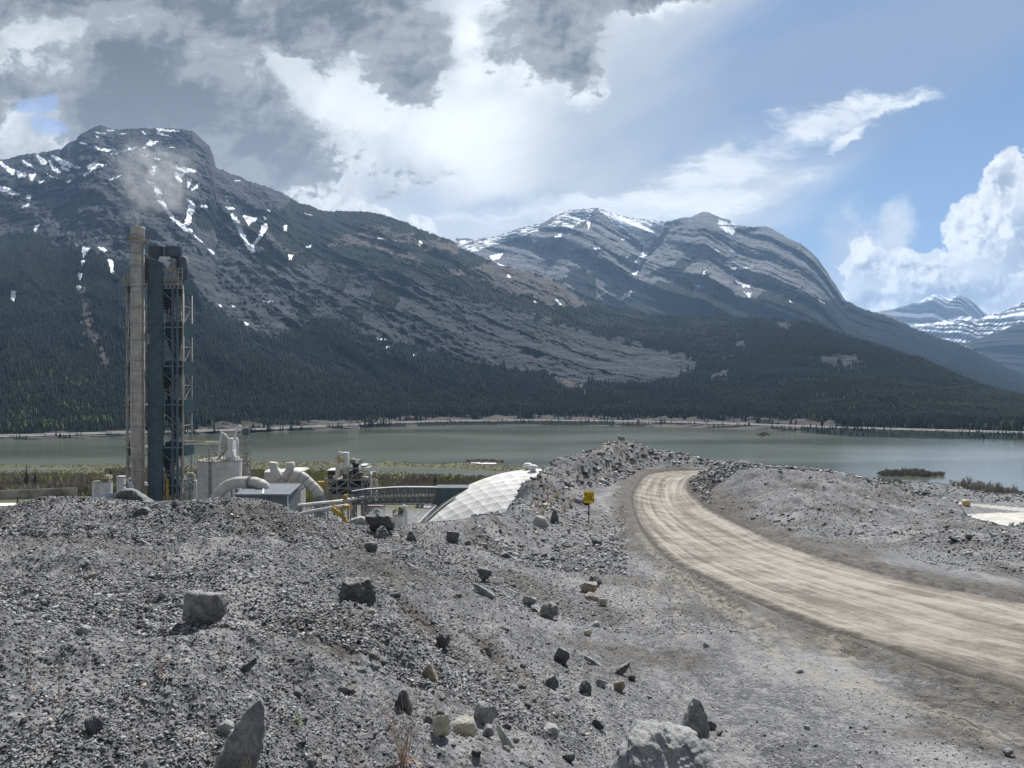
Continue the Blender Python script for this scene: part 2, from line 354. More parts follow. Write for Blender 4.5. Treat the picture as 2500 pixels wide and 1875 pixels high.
def z0(x, y):
    """smooth level of the ground at plan position x, y"""
    x = np.asarray(x, float); y = np.maximum(np.asarray(y, float), 1.7)
    u = np.clip(x / y, -1.34, 1.34); l = np.clip(np.log(y), LG[0], LG[-1] - 1e-4)
    fu = (u - UG[0]) / (UG[1] - UG[0]); fl = (l - LG[0]) / (LG[1] - LG[0])
    i = np.clip(fl.astype(int), 0, len(LG) - 2); j = np.clip(fu.astype(int), 0, len(UG) - 2); a = fl - i; b = fu - j
    q = QG[i, j] * (1 - a) * (1 - b) + QG[i, j + 1] * (1 - a) * b + QG[i + 1, j] * a * (1 - b) + QG[i + 1, j + 1] * a * b
    z = q * y
    t = sstep(y, 400, 480)                       # river flat and lake shore
    low = -71.6 - 2.7 * sstep(y, 545, 660) + .25 * np.sin(x * .01)          # the flat sinks towards the water
    z = z * (1 - t) + low * t
    z = z if np.ndim(z) else float(z)
    return z
def road_pt_(px, py):
    u = (px - CX) / F; s_ = (CY - py) / F; Y = np.exp(np.linspace(math.log(3.3), math.log(60), 900)); k = np.nonzero(s_ * Y <= z0(u * Y, Y))[0]; Y = float(Y[k[0]]) if len(k) else 20.
    return (u * Y, Y)
ROADPOLY = [tuple(p) for p in OUT] + [tuple(p) for p in INN[::-1]]
def seg_dist(x, y, line):
    d = np.full(x.shape, 1e9)
    for (ax, ay), (bx, by) in zip(line[:-1], line[1:]):
        vx, vy = bx - ax, by - ay; t = np.clip(((x - ax) * vx + (y - ay) * vy) / (vx * vx + vy * vy), 0, 1)
        d = np.minimum(d, (x - ax - t * vx) ** 2 + (y - ay - t * vy) ** 2)
    return np.sqrt(d)
def near_shore(px):   # lake edge below the plant, distance by bearing
    return np.interp(px, [-800, 0, 300, 600, 700, 980, 1127, 1319, 1700, 2090, 2170, 2300, 2400, 2500, 2700, 3300],
                     [705, 705, 712, 738, 738, 740, 722, 690, 640, 610, 575, 540, 528, 520, 510, 500])
stream = [(850, 1139), (980, 1139), (1100, 1143), (1206, 1149), (1300, 1157), (1290, 1172), (1138, 1166), (1060, 1158), (1000, 1154), (930, 1151), (840, 1149)]
def world_poly(poly, z): return [((px - CX) / F * (z * F / (CY - py)), z * F / (CY - py)) for px, py in poly]
STREAM = world_poly(stream, LAKE + .5)
STREAM2 = world_poly([(-100, 1143), (60, 1141), (190, 1142), (250, 1146), (150, 1150), (0, 1152), (-100, 1154)], LAKE + .5)
GULLIES = [([road_pt_(*q) for q in L], d) for L, d in (([(1165, 1550), (1195, 1585), (1235, 1618), (1278, 1645)], .16), ([(640, 1235), (662, 1258), (690, 1290), (712, 1318)], .10), ([(1010, 1480), (1060, 1520), (1110, 1552)], .08), ([(880, 1330), (930, 1370), (985, 1400)], .08), ([(1180, 1640), (1250, 1700), (1330, 1760)], .08))]
def ground_z(x, y, rough=True):
    """full level with the small forms; also returns the masks"""
    x = np.asarray(x, float); y = np.asarray(y, float)
    z = z0(x, y)
    rd = np.where(inpoly(x, y, ROADPOLY), -1.0, 1.0) * np.minimum(seg_dist(x, y, OUT), seg_dist(x, y, INN))
    flat = sstep(rd, .3, 4.0)
    sh = seg_dist(x, y, OUT)                      # the shoulder beside the outer edge is nearly level
    base_lvl = np.interp(y, [0, 50, 60, 70, 85, 97, 110, 130], [-3.75, -9.0, -9.72, -10.15, -10.62, -10.95, -11.5, -12.5])
    above = np.clip(z - base_lvl, 0, 4)
    slope_amt = np.clip(.18 + above * .55, .18, 1) * flat
    if rough:
        n = fbm(x * .35, y * .35, 4, seed=1) * .28 + fbm(x * 1.6, y * 1.6, 4, seed=5) * .055
        far = sstep(y, 45, 75)
        bank = sstep(x / np.maximum(y, 1), .26, .34) * sstep(rd, 2, 6) * (y < 110)
        n = n + bank * (ridged(x * .30 + y * .10, y * .11 - x * .04, 5, seed=14) * .20 + fbm(x * .9, y * .5, 5, seed=15, gain=.6) * .16)
        n = n + far * (fbm(x * .22, y * .22, 5, seed=9) * .7 + ridged(x * .5 + y * .2, y * .16, 4, seed=13) * .28)
        # gullies running down the slopes to the right
        g = ridged(x * .9 + y * .35, y * .22 - x * .10, 4, seed=21) * .07
        z = z + (n + g * (1 - far)) * slope_amt * np.where(y > 150, .5, 1.0)
        z = z + fbm(x * 6, y * 6, 3, seed=31) * .018 * flat * (y < 60)
        # raised windrows of loose stone at both road edges
        wr = np.exp(-((rd - .9) / .45) ** 2) * (.10 + .10 * fbm(x * .8, y * .8, 3, seed=41)) * (rd > 0)
        z = z + wr
    for L, dp in GULLIES: z = z - dp * np.exp(-(seg_dist(x, y, L) / (.035 * np.sqrt(y) + .06)) ** 2) if rough else z
    z = z - sstep(-rd, -.35, .25) * .22 * (y < 125)
    px = CX + x / np.maximum(y, 1) * F
    if rough: z = under_crest(z / np.maximum(y, 1), px, y, .0026) * np.maximum(y, 1)
    ns = near_shore(px) + fbm(x * .02, y * .02, 4, seed=51) * 18
    z = z - sstep(y, ns - 6, ns + 14) * 6
    for poly in (STREAM, STREAM2):
        m = inpoly(x, y, poly); z = np.where(m, np.minimum(z, LAKE - 1.2), z)
    return z, rd, above
# ------------------------------------------------------------ the ground sheet
def build_ground():
    nc, nr = 1100, 1150
    u = np.linspace(-1.05, 1.05, nc); l = np.linspace(math.log(2.2), math.log(820), nr)
    uu, ll = np.meshgrid(u, l); y = np.exp(ll); x = uu * y
    z, rd, above = ground_z(x, y)
    zs, _, _ = ground_z(x, y, False)
    # masks: r = brown dirt, g = shrub flat / grass, b = pale fine limestone dust, a = weathered tan
    px = CX + uu * F; py = CY - z / y * F
    di = seg_dist(x, y, INN); do = seg_dist(x, y, OUT)
    dirt = np.clip((sstep(np.minimum(di * 1.25, do * 1.5) + fbm(x * .3, y * .3, 5, seed=61, gain=.6) * 1.2, 3.2, 1.5) * 1.2) * (y < 125), 0, 1)
    for L, dp in GULLIES: dirt = np.maximum(dirt, sstep(seg_dist(x, y, L) + fbm(x * 2, y * 2, 3, seed=75) * .1, .4, .1))
    track = 0 * x
    for L, w_ in (([(1640, 1392), (1700, 1447), (1800, 1506), (1850, 1556), (1900, 1598), (2000, 1648), (2080, 1678), (2200, 1718), (2330, 1752), (2450, 1800)], .22), ([(1625, 1372), (1600, 1420), (1582, 1480), (1578, 1540)], .13), ([(1640, 1392), (1655, 1440), (1660, 1500), (1668, 1560)], .12),
                  ([(1660, 1400), (1760, 1470), (1860, 1520), (1960, 1580)], .12), ([(2030, 1570), (2060, 1610), (2110, 1660), (2160, 1690)], .2), ([(1560, 1300), (1590, 1350), (1640, 1392)], .2)):
        W_ = [road_pt(*q) for q in L]; track = np.maximum(track, sstep(seg_dist(x, y, W_) + fbm(x, y, 3, seed=73) * .12, w_ * 1.7, w_ * .3))
    dirt = np.maximum(dirt, np.clip(sstep(fbm(x * .30, y * .22, 4, seed=63), .12, .5) * .75 * (y < 60), 0, 1))
    green = sstep(y, 380, 440) * 1.0
    tan = sstep(px, 1180, 1230) * sstep(px, 1560, 1500) * sstep(y, 55, 62) * sstep(y, 130, 110) * sstep(above, .3, 1.6)
    tan = tan * np.clip(.45 + fbm(x * .12 + z * .3, z * .8, 4, seed=65) * 1.3, 0, 1)
    pad = inpoly(px + fbm(x * .1, y * .1, 3, seed=67) * 5, py, [(2318, 1257), (2400, 1253), (2560, 1248), (2800, 1250), (2800, 1330), (2300, 1330), (2300, 1262)]) & (y > 130) & (y < 232)
    trk = inpoly(px, py, [(2316, 1222), (2400, 1231), (2520, 1242), (2800, 1262), (2800, 1274), (2520, 1251), (2400, 1238), (2330, 1228)]) & (y > 130) & (y < 245)
    # plant yard tracks, pinkish clay
    yard = (inpoly(x, y, [(-40, 170), (-28, 300), (30, 330), (60, 180)]) & (sstep(fbm(x * .03, y * .03, 4, seed=71), -.35, .05) > .5)).astype(float)
    cols = np.stack([dirt, green, np.maximum(pad * 1.0, trk * .8), tan], -1).reshape(-1, 4)
    def fn(nt, P, setp, bump):
        m = nt.node('ShaderNodeAttribute', attribute_name='mask'); c = nt.node('ShaderNodeSeparateColor'); nt.l.new(m.outputs['Color'], c.inputs[0])
        dirt, green, pale = [X(nt, o) for o in c.outputs]; tan = X(nt, m.outputs['Alpha']); yard = nt.attr('yard')
        big = nt.noise(P, .35, 5, .6); med = nt.noise(P, 4, 6, .65); fine = nt.noise(P, 28, 5, .7)
        v = nt.voro(P, 22, 'F1', 'Color'); vr, vg, vb = nt.sep(v)
        v2 = nt.voro(P, 5, 'F1', 'Color'); v2r = nt.sep(v2)[0]
        k = (big * .30 + med * .35 + fine * .35)
        g = nt.mix(nt.sm(k, .38, .62), (.066, .068, .073), (.215, .217, .220))
        g = nt.mix(nt.sm(vr, .6, 1.0) * .55, g, (.36, .355, .34)); g = nt.mix(nt.sm(vg, .7, 1.0) * .6, g, (.06, .063, .07))
        g = nt.mix(nt.sm(v2r, .8, 1.0) * .35, g, (.36, .36, .35))
        d = nt.mix(nt.sm(med, .38, .62), (.045, .039, .032), (.135, .120, .100))
        fl = nt.noise(nt.mapping(P, (1.2, .28, 1.2), (0, 0, math.radians(-22))), 1.6, 7, .68); fl2 = nt.noise(nt.mapping(P, (.5, .12, .5), (0, 0, math.radians(-22))), 1.2, 6, .6)
        g = nt.mix(nt.sm(fl, .52, .68) * .55, g, (.055, .053, .05)); g = nt.mix(nt.sm(fl2, .50, .64) * .45, g, (.34, .335, .325))
        g = nt.mix((dirt * nt.sm(med * .6 + fl * .6, .42, .62)).clamp() * .95, g, d)
        t = nt.mix(nt.sm(med, .35, .65), (.17, .16, .14), (.33, .31, .27))
        g = nt.mix(tan * .8, g, t)
        tk = nt.attr('track'); tread = nt.noise(nt.mapping(P, (5, 1.2, 5)), 2.0, 4, .6)
        g = nt.mix((tk * nt.sm(tread * .6 + med * .5, .48, .62)).clamp() * .7, g, (.30, .27, .22))
        p = nt.mix(nt.sm(big, .3, .7), (.42, .40, .35), (.60, .585, .53))
        g = nt.mix(pale, g, p)
        gr = nt.mix(nt.sm(nt.noise(P, .03, 6, .6), .35, .65), (.085, .075, .045), (.10, .115, .045))
        g = nt.mix(green, g, gr)
        g = nt.mix(yard * .85, g, nt.mix(nt.sm(big, .35, .65), (.20, .165, .14), (.34, .29, .25)))
        h = med * .5 + fine * .5 + nt.voro(P, 16, 'F1') * -.6
        setp(col=g, rough=.93, nor=bump(h, .9, .05))
    mat = material('crushed_limestone_ground', fn)
    o = mesh_np('ground', np.stack([x, y, z], -1).reshape(-1, 3), grid_faces(nr, nc), mat, True, {'mask': cols, 'yard': yard.ravel(), 'track': track.ravel()})
    tag(o, kind='structure')
build_ground()
# ------------------------------------------------------------ haul road
def build_road():
    def resample(L, n):
        d = np.r_[0, np.cumsum(np.hypot(*np.diff(L, axis=0).T))]
        # smooth with a few Chaikin passes first
        return np.c_[np.interp(np.linspace(0, d[-1], n), d, L[:, 0]), np.interp(np.linspace(0, d[-1], n), d, L[:, 1])]
    def chaikin(L, k=3):
        for _ in range(k):
            q = L[:-1] * .75 + L[1:] * .25; r = L[:-1] * .25 + L[1:] * .75
            L = np.vstack([L[:1], np.stack([q, r], 1).reshape(-1, 2), L[-1:]])
        return L
    # matched pairs: interpolate both edges by control index
    k = np.arange(len(OUT)); kk = np.linspace(0, len(OUT) - 1, 60)
    O = np.c_[np.interp(kk, k, OUT[:, 0]), np.interp(kk, k, OUT[:, 1])]; I = np.c_[np.interp(kk, k, INN[:, 0]), np.interp(kk, k, INN[:, 1])]
    for _ in range(6):
        O[1:-1] = (O[:-2] + 2 * O[1:-1] + O[2:]) / 4; I[1:-1] = (I[:-2] + 2 * I[1:-1] + I[2:]) / 4
    n = 700; kk2 = np.linspace(0, 59, n); k1 = np.arange(60)
    O = np.c_[np.interp(kk2, k1, O[:, 0]), np.interp(kk2, k1, O[:, 1])]; I = np.c_[np.interp(kk2, k1, I[:, 0]), np.interp(kk2, k1, I[:, 1])]
    C = (O + I) / 2; arc = np.r_[0, np.cumsum(np.hypot(*np.diff(C, axis=0).T))]
    m = 90; t = np.linspace(-.06, 1.04, m)
    x = O[:, None, 0] * (1 - t) + I[:, None, 0] * t; y = O[:, None, 1] * (1 - t) + I[:, None, 1] * t
    ragged = fbm(arc[:, None] * .5 + 0 * x, 3.0 + 0 * x, 4, seed=81) * .02
    z = z0(x, y) + .02
    wid = np.hypot(*(O - I).T)[:, None]; s = t[None, :] * wid
    rut = 0
    for c0, wd in ((1.5, .35), (3.4, .4), (4.6, .35), (6.3, .4)):
        wob = fbm(arc[:, None] * .03 + c0, c0 + 0 * x, 3, seed=83) * .5
        rut = rut - .035 * np.exp(-((s - c0 * wid / 7.6 - wob) / wd) ** 2)
    z = z + rut + fbm(x * 1.2, y * 1.2, 4, seed=85) * .02 + fbm(s * 3, arc[:, None] * .15, 4, seed=87) * .012
    z = z - sstep(np.abs(t - .49)[None, :] + 0 * x, .5, .56) * .14
    xx = x; 
    dO, dI = seg_dist(x, y, O[::10]), seg_dist(x, y, I[::10]); e_ = dO / (dO + dI + 1e-6)
    uv = np.stack([e_ * 7.6, y + 0 * x, np.abs(t - .49)[None, :] * 2 + 0 * x], -1).reshape(-1, 3)
    def fn(nt, P, setp, bump):
        a = nt.node('ShaderNodeAttribute', attribute_name='lane'); s_, r_, e_ = nt.sep(a.outputs['Vector'])
        wob = nt.noise(nt.vec(r_ * .03, s_ * .10, 0), 1.0, 2, .5) - .5
        st = nt.noise(nt.vec((s_ + wob * 1.3) * 1.0, r_ * .022, 0), 1.3, 7, .62)
        st2 = nt.noise(nt.vec((s_ + wob * 1.3) * 3.2, r_ * .05, 2.0), 1.8, 5, .6)
        n = nt.noise(P, 3.0, 6, .65); f = nt.noise(P, 22, 5, .7); big = nt.noise(P, .12, 3, .5)
        k = st * .50 + st2 * .20 + n * .18 + f * .12
        c = nt.mix(nt.sm(k + (nt.noise(P, .5, 6, .65) - .5) * .35, .40, .60), (.105, .093, .077), (.355, .325, .275))
        c = nt.mix(nt.sm(big, .45, .7) * .3, c, (.26, .225, .195))
        c = nt.mix(nt.sm(f, .55, .8) * .3, c, (.47, .455, .42))
        c = nt.mix(nt.sm(e_ + (n - .5) * .5, .88, 1.04), c, (.062, .055, .047))
        sp = nt.voro(P, 9, 'F1'); c = nt.mix(nt.sm(sp, .14, .06) * .6, c, (.42, .41, .39))
        setp(col=c, rough=.95, nor=bump(k * .7 + n * .3 + f * .25, .7, .05))
    o = mesh_np('haul_road', np.stack([x, y, z], -1).reshape(-1, 3), grid_faces(n, m), material('pale_haul_road_dirt', fn), True, {'lane': uv})
    tag(o, kind='structure')
build_road()
# ------------------------------------------------------------ mountains across the lake
def Z1(pts, ox=0., oy=280., s=2.304): return [(ox + x / s, oy + y / s) for x, y in pts]     # readings taken in enlarged crops
def Z2(pts): return Z1(pts, 600, 480, 2.765)
def Z3(pts): return Z1(pts, 1100, 480, 2.011)
def Z4(pts): return Z1(pts, 1900, 300, 2.37)
ridgeA = [(-900, 560), (-300, 430), (-60, 396)] + Z1([(0, 250), (80, 240), (120, 225), (200, 215), (260, 208), (350, 190), (375, 165), (430, 140), (440, 115), (470, 100), (530, 65), (565, 58), (600, 68), (640, 85), (700, 80), (780, 78), (800, 70), (850, 75), (950, 75), (1040, 80), (1080, 90), (1150, 150), (1180, 180), (1200, 230), (1215, 295), (1300, 330), (1360, 350), (1400, 375), (1500, 400), (1613, 450)]) \
    + Z2([(350, 40), (430, 55), (500, 90), (600, 100), (720, 95), (860, 105), (1000, 145), (1100, 180), (1200, 230), (1300, 265), (1370, 285), (1440, 330), (1480, 368), (1560, 392), (1650, 430), (1750, 465), (1850, 490), (1950, 515), (2080, 555), (2150, 580)]) \
    + [(1398, 714), (1423, 729), (1498, 749), (1597, 770), (1697, 776), (1796, 776), (1900, 779), (1984, 789), (2069, 823), (2153, 849), (2238, 878), (2322, 912), (2406, 950), (2500, 975), (2700, 985), (3200, 990)]
ridgeB = [(900, 640), (1000, 600), (1060, 588)] + Z3([(0, 205), (60, 203), (110, 210), (230, 195), (300, 165), (370, 145), (450, 130), (500, 100), (560, 70), (620, 60), (715, 55), (780, 75), (880, 105), (1000, 118), (1060, 123), (1130, 105), (1195, 95), (1225, 78), (1245, 70), (1270, 76), (1310, 95), (1370, 115), (1400, 140), (1480, 150), (1530, 142), (1570, 150), (1640, 195), (1720, 230), (1790, 290), (1850, 370), (1900, 450), (1940, 510)]) \
    + Z4([(500, 1080), (620, 1105), (680, 1120), (760, 1180), (900, 1235), (1000, 1265), (1100, 1290), (1200, 1350), (1300, 1410), (1400, 1450)]) + [(2600, 955), (2900, 975)]
ridgeC = [(1900, 830)] + Z4([(580, 1095), (700, 1065), (820, 1035), (860, 1008), (900, 990), (940, 1000), (970, 1012), (1000, 1008), (1050, 993), (1080, 1005), (1120, 1030), (1150, 1055), (1180, 1085), (1220, 1112), (1300, 1180), (1422, 1260)]) + [(2700, 860)]
ridgeD = [(2000, 850), (2150, 815)] + Z4([(770, 1172), (900, 1155), (960, 1150), (1000, 1135), (1060, 1120), (1110, 1120), (1150, 1135), (1220, 1110), (1280, 1100), (1350, 1065), (1422, 1030)]) + [(2600, 690), (2750, 640), (3000, 700)]
ridgeE = [(2200, 900), (2280, 868)] + Z4([(1060, 1280), (1200, 1230), (1300, 1195), (1422, 1155)]) + [(2650, 740), (2900, 720)]
def interp_ridge(r, px):
    r = sorted(r); return np.interp(px, [a for a, _ in r], [b for _, b in r])
def far_shore(px):
    py = np.interp(px, [-900, -200, 0, 200, 310, 460, 620, 800, 980, 1150, 1400, 1650, 1800, 1930, 2000, 2100, 2300, 2500, 2700, 3300],
                   [1090, 1080, 1077, 1071, 1064, 1062, 1056, 1049, 1041, 1037, 1038, 1042, 1047, 1052, 1060, 1067, 1071, 1074, 1076, 1080])
    return -LAKE * F / (py - CY)
HW_PX = [-900, -200, 0, 300, 460, 620, 780, 960, 1100, 1300, 1500, 1700, 1850, 2050, 2300, 2600, 3300]
HW_PY = [1080, 1070, 1064, 1055, 1052, 1047.5, 1040, 1031, 1027.5, 1025.5, 1027, 1031, 1036, 1043, 1050, 1058, 1070]
HW_Z = [-71.5, -71.5, -71.5, -71.5, -71.5, -71.2, -71, -70.5, -70.5, -70.5, -70.5, -70.5, -70.5, -70.5, -70.5, -70.5, -70.5]
def hw(px):
    z = np.interp(px, HW_PX, HW_Z); py = np.interp(px, HW_PX, HW_PY); return -z * F / (py - CY), z

rockA = [(-200, 200), (-200, 600)] + Z1([(0, 700), (150, 650), (250, 680), (300, 735), (420, 745), (520, 790), (640, 800), (740, 850)]) + [(400, 650), (460, 668), (477, 705), (542, 766), (608, 797), (651, 818), (672, 820), (719, 795), (763, 780), (835, 784), (889, 816), (944, 834), (1016, 849), (1088, 874), (1135, 889), (1215, 896), (1330, 905), (1345, 935), (1373, 942), (1448, 932), (1523, 937), (1597, 942), (1697, 903), (1692, 873), (1597, 848), (1498, 823), (1398, 798), (1299, 768), (1199, 744), (1142, 728), (1052, 697), (998, 686), (925, 660), (853, 652), (781, 643), (720, 648), (672, 655), (620, 640),
         (640, 615), (610, 560), (660, 520), (700, 505), (720, 480), (700, 400), (500, 250)]
forestA = [Z1([(1080, 530), (1200, 490), (1290, 560), (1310, 620), (1180, 650), (1090, 620)]), Z1([(1230, 700), (1320, 690), (1380, 760), (1290, 760)]), Z1([(1370, 610), (1480, 580), (1500, 650), (1440, 700), (1390, 680)]),
           Z1([(1480, 770), (1613, 740), (1680, 800), (1613, 850), (1500, 830)]), Z1([(230, 390), (370, 360), (380, 400), (250, 420)]), Z2([(540, 540), (640, 520), (660, 640), (560, 640)]), Z2([(700, 720), (800, 740), (780, 860), (650, 830)]), Z2([(820, 600), (1000, 560), (1080, 640), (960, 780), (850, 720)]), Z2([(340, 700), (470, 680), (450, 800), (330, 780)]), Z2([(1400, 770), (1480, 760), (1480, 860), (1400, 830)])]
screeA = [Z2([(530, 352), (600, 290), (700, 235), (870, 190), (1020, 225), (1150, 262), (1300, 290), (1420, 320), (1462, 378), (1300, 382), (1150, 330), (950, 285), (900, 340), (1000, 370), (1100, 395), (1215, 445), (1160, 470), (1060, 440), (980, 405), (850, 345), (700, 335)]),
          Z2([(1320, 490), (1480, 480), (1640, 455), (1850, 490), (2080, 560), (2160, 600), (2250, 690), (2280, 740), (2110, 760), (2000, 705), (1850, 660), (1700, 620), (1500, 545)]),
          Z2([(60, 290), (140, 255), (230, 300), (290, 350), (360, 340), (400, 350), (300, 400), (230, 385), (100, 360)]), Z1([(1180, 640), (1330, 590), (1420, 660), (1300, 730), (1210, 720)]),
          Z1([(440, 830), (500, 1000), (560, 1250), (640, 1420), (600, 1430), (500, 1250), (430, 1000)]), Z2([(2100, 1230), (2260, 1260), (2300, 1330), (2150, 1300)])]
paleA = [Z3([(1400, 715), (1440, 712), (1475, 735), (1460, 755), (1410, 748)]), Z3([(1750, 782), (1850, 775), (1960, 780), (2040, 800), (2030, 835), (1900, 830), (1800, 815), (1750, 800)]), Z3([(1310, 790), (1380, 780), (1390, 800), (1330, 800)]),
         Z3([(1360, 835), (1385, 840), (1340, 900), (1270, 890)]), Z3([(2080, 950), (2200, 945), (2200, 975), (2090, 970)]), Z3([(1560, 628), (1660, 622), (1700, 640), (1640, 655), (1570, 645)]), Z3([(1860, 990), (2050, 990), (2060, 1010), (1870, 1010)]),
         Z3([(2080, 1020), (2212, 1015), (2212, 1040), (2100, 1040)]), Z3([(530, 870), (600, 900), (640, 960), (560, 940)])]
snowA = [Z1(p) for p in [
    [(0, 258), (30, 285), (80, 310), (75, 335), (55, 325), (30, 300), (0, 275)], [(95, 315), (150, 330), (140, 345), (110, 352)], [(165, 335), (200, 330), (180, 375), (170, 360)], [(0, 400), (60, 415), (60, 440), (20, 430), (0, 420)], [(65, 430), (120, 450), (110, 455), (60, 445)],
    [(205, 222), (250, 250), (260, 275), (235, 280)], [(290, 225), (340, 245), (410, 280), (400, 295), (350, 280)], [(270, 250), (300, 290), (335, 315), (340, 330), (300, 310)], [(345, 290), (380, 300), (385, 312), (350, 310)], [(410, 285), (455, 295), (430, 300)], [(120, 250), (185, 290), (160, 285)],
    [(265, 335), (330, 360), (300, 352)], [(370, 375), (400, 365), (385, 385)], [(150, 450), (175, 455), (165, 480), (150, 465)], [(125, 520), (160, 500), (155, 512)], [(200, 620), (222, 615), (195, 655)], [(220, 380), (250, 365), (235, 385)],
    [(490, 285), (530, 275), (600, 280), (560, 298), (500, 305)], [(475, 340), (520, 305), (495, 335)], [(535, 178), (560, 188), (650, 195), (600, 205), (540, 190)], [(620, 218), (700, 195), (780, 178), (700, 208), (640, 220)], [(790, 195), (820, 180), (875, 160), (840, 140), (835, 155), (810, 178), (790, 190)],
    [(775, 222), (830, 228), (800, 234)], [(860, 238), (910, 252), (880, 252)], [(848, 310), (868, 308), (862, 338), (848, 335)], [(860, 280), (895, 285), (865, 300)], [(535, 95), (600, 105), (560, 108)], [(535, 115), (590, 135), (550, 125)], [(600, 85), (660, 90), (620, 92)], [(880, 75), (950, 82), (1010, 92), (900, 92)], [(880, 95), (960, 122), (900, 110)],
    [(800, 90), (825, 108), (805, 100)], [(680, 105), (715, 105), (690, 110)], [(870, 148), (950, 150), (880, 155)], [(950, 180), (985, 180), (960, 185)], [(445, 150), (490, 168), (460, 162)], [(830, 367), (870, 390), (885, 400), (905, 430), (900, 475), (880, 450), (872, 410), (850, 400)], [(888, 478), (915, 490), (950, 540), (985, 590), (1040, 625), (1080, 650), (1078, 665), (1030, 640), (985, 600), (940, 550)],
    [(1045, 462), (1080, 490), (1098, 520), (1080, 550), (1070, 600), (1055, 625), (1040, 610), (1055, 575), (1060, 530), (1065, 500)], [(1010, 335), (1035, 335), (1015, 350), (1020, 400), (1000, 370), (985, 325)], [(960, 280), (1010, 300), (1050, 295), (1110, 318), (1050, 325), (990, 305)], [(1055, 365), (1080, 362), (1060, 405)], [(1070, 432), (1125, 380), (1105, 410)],
    [(1265, 515), (1330, 525), (1290, 532)], [(1300, 552), (1320, 565), (1345, 610), (1370, 670), (1395, 720), (1420, 735), (1435, 772), (1420, 778), (1385, 735), (1350, 660), (1310, 590)], [(1420, 740), (1440, 705), (1470, 665), (1475, 625), (1500, 612), (1505, 632), (1480, 665), (1440, 725)], [(1365, 565), (1450, 580), (1410, 595), (1400, 620), (1385, 590)], [(1315, 365), (1360, 370), (1330, 373)], [(1270, 460), (1285, 490), (1275, 485)],
    [(1165, 750), (1210, 778), (1195, 780)], [(1085, 670), (1150, 725), (1120, 705)], [(465, 742), (505, 750), (485, 780), (475, 805), (468, 780)], [(420, 720), (445, 735), (430, 733)], [(435, 890), (458, 895), (450, 930)], [(435, 960), (452, 965), (440, 995)], [(458, 820), (478, 815), (465, 850)], [(605, 810), (630, 820), (642, 900), (630, 895), (620, 850)], [(555, 745), (605, 760), (580, 765)], [(65, 990), (88, 990), (78, 1045), (68, 1040)], [(1375, 1165), (1395, 1170), (1385, 1185)],
    [(1230, 1065), (1255, 1080), (1240, 1078)], [(1295, 1065), (1325, 1080), (1310, 1080)], [(600, 370), (695, 335), (650, 355)], [(455, 1160), (465, 1175), (458, 1175)], [(1485, 575), (1500, 580), (1490, 590)], [(1120, 505), (1180, 515), (1130, 520)]]] + [Z2(p) for p in [
    [(5, 135), (75, 150), (60, 165), (30, 180), (15, 160)], [(262, 190), (275, 195), (270, 240), (262, 225)], [(405, 340), (450, 325), (430, 345)], [(285, 385), (320, 395), (300, 430)], [(890, 275), (940, 285), (900, 285)], [(1170, 295), (1190, 300), (1175, 330)], [(1010, 290), (1030, 298), (1015, 300)], [(885, 955), (955, 965), (920, 970)], [(950, 1010), (965, 1015), (955, 1022)], [(1130, 1060), (1145, 1065), (1135, 1075)], [(1680, 440), (1770, 470), (1720, 462)], [(1765, 520), (1785, 545), (1775, 548)], [(1945, 700), (1970, 715), (1950, 718)], [(2090, 690), (2130, 725), (2120, 732)],
    [(120, 700), (180, 705), (140, 712)], [(150, 90), (165, 92), (155, 102)], [(390, 105), (460, 130), (420, 118)]]]
snowB = [Z3(p) for p in [
    [(720, 60), (800, 85), (880, 108), (1050, 125), (1040, 180), (990, 225), (965, 285), (925, 332), (895, 325), (940, 280), (950, 240), (890, 190), (800, 120)], [(540, 72), (640, 58), (705, 57), (690, 100), (640, 125), (600, 150), (560, 155), (500, 160), (480, 140), (520, 100)],
    [(0, 205), (110, 213), (230, 198), (300, 168), (440, 136), (430, 165), (330, 200), (250, 225), (120, 270), (40, 250)], [(1320, 145), (1400, 148), (1390, 188), (1350, 165)], [(1310, 110), (1390, 130), (1400, 140), (1320, 135)], [(190, 290), (260, 275), (240, 305), (200, 310)], [(500, 200), (550, 180), (530, 205)], [(670, 110), (690, 120), (675, 160)],
    [(855, 375), (880, 378), (920, 368), (905, 390), (870, 385)], [(890, 450), (880, 480), (835, 508), (825, 505), (860, 470)], [(1350, 343), (1372, 365), (1360, 362)], [(1372, 345), (1420, 350), (1490, 345), (1430, 358), (1390, 357)], [(1385, 408), (1440, 430), (1475, 430), (1470, 445), (1430, 440)], [(1445, 468), (1478, 472), (1465, 497)], [(1650, 492), (1682, 520), (1665, 512)], [(1345, 315), (1405, 320), (1360, 325)], [(1228, 388), (1255, 360), (1240, 395)], [(1620, 475), (1645, 480), (1630, 485)], [(1800, 500), (1840, 525), (1820, 520)], [(1290, 260), (1320, 262), (1300, 268)], [(1365, 262), (1390, 270), (1375, 275)], [(1390, 380), (1370, 375), (1380, 385)], [(400, 210), (430, 215), (410, 222)], [(860, 285), (880, 300), (870, 300)], [(840, 205), (855, 210), (848, 218)],
    [(700, 250), (740, 252), (710, 258)], [(1925, 530), (1950, 540), (1935, 542)], [(1200, 430), (1240, 440), (1210, 440)]]]
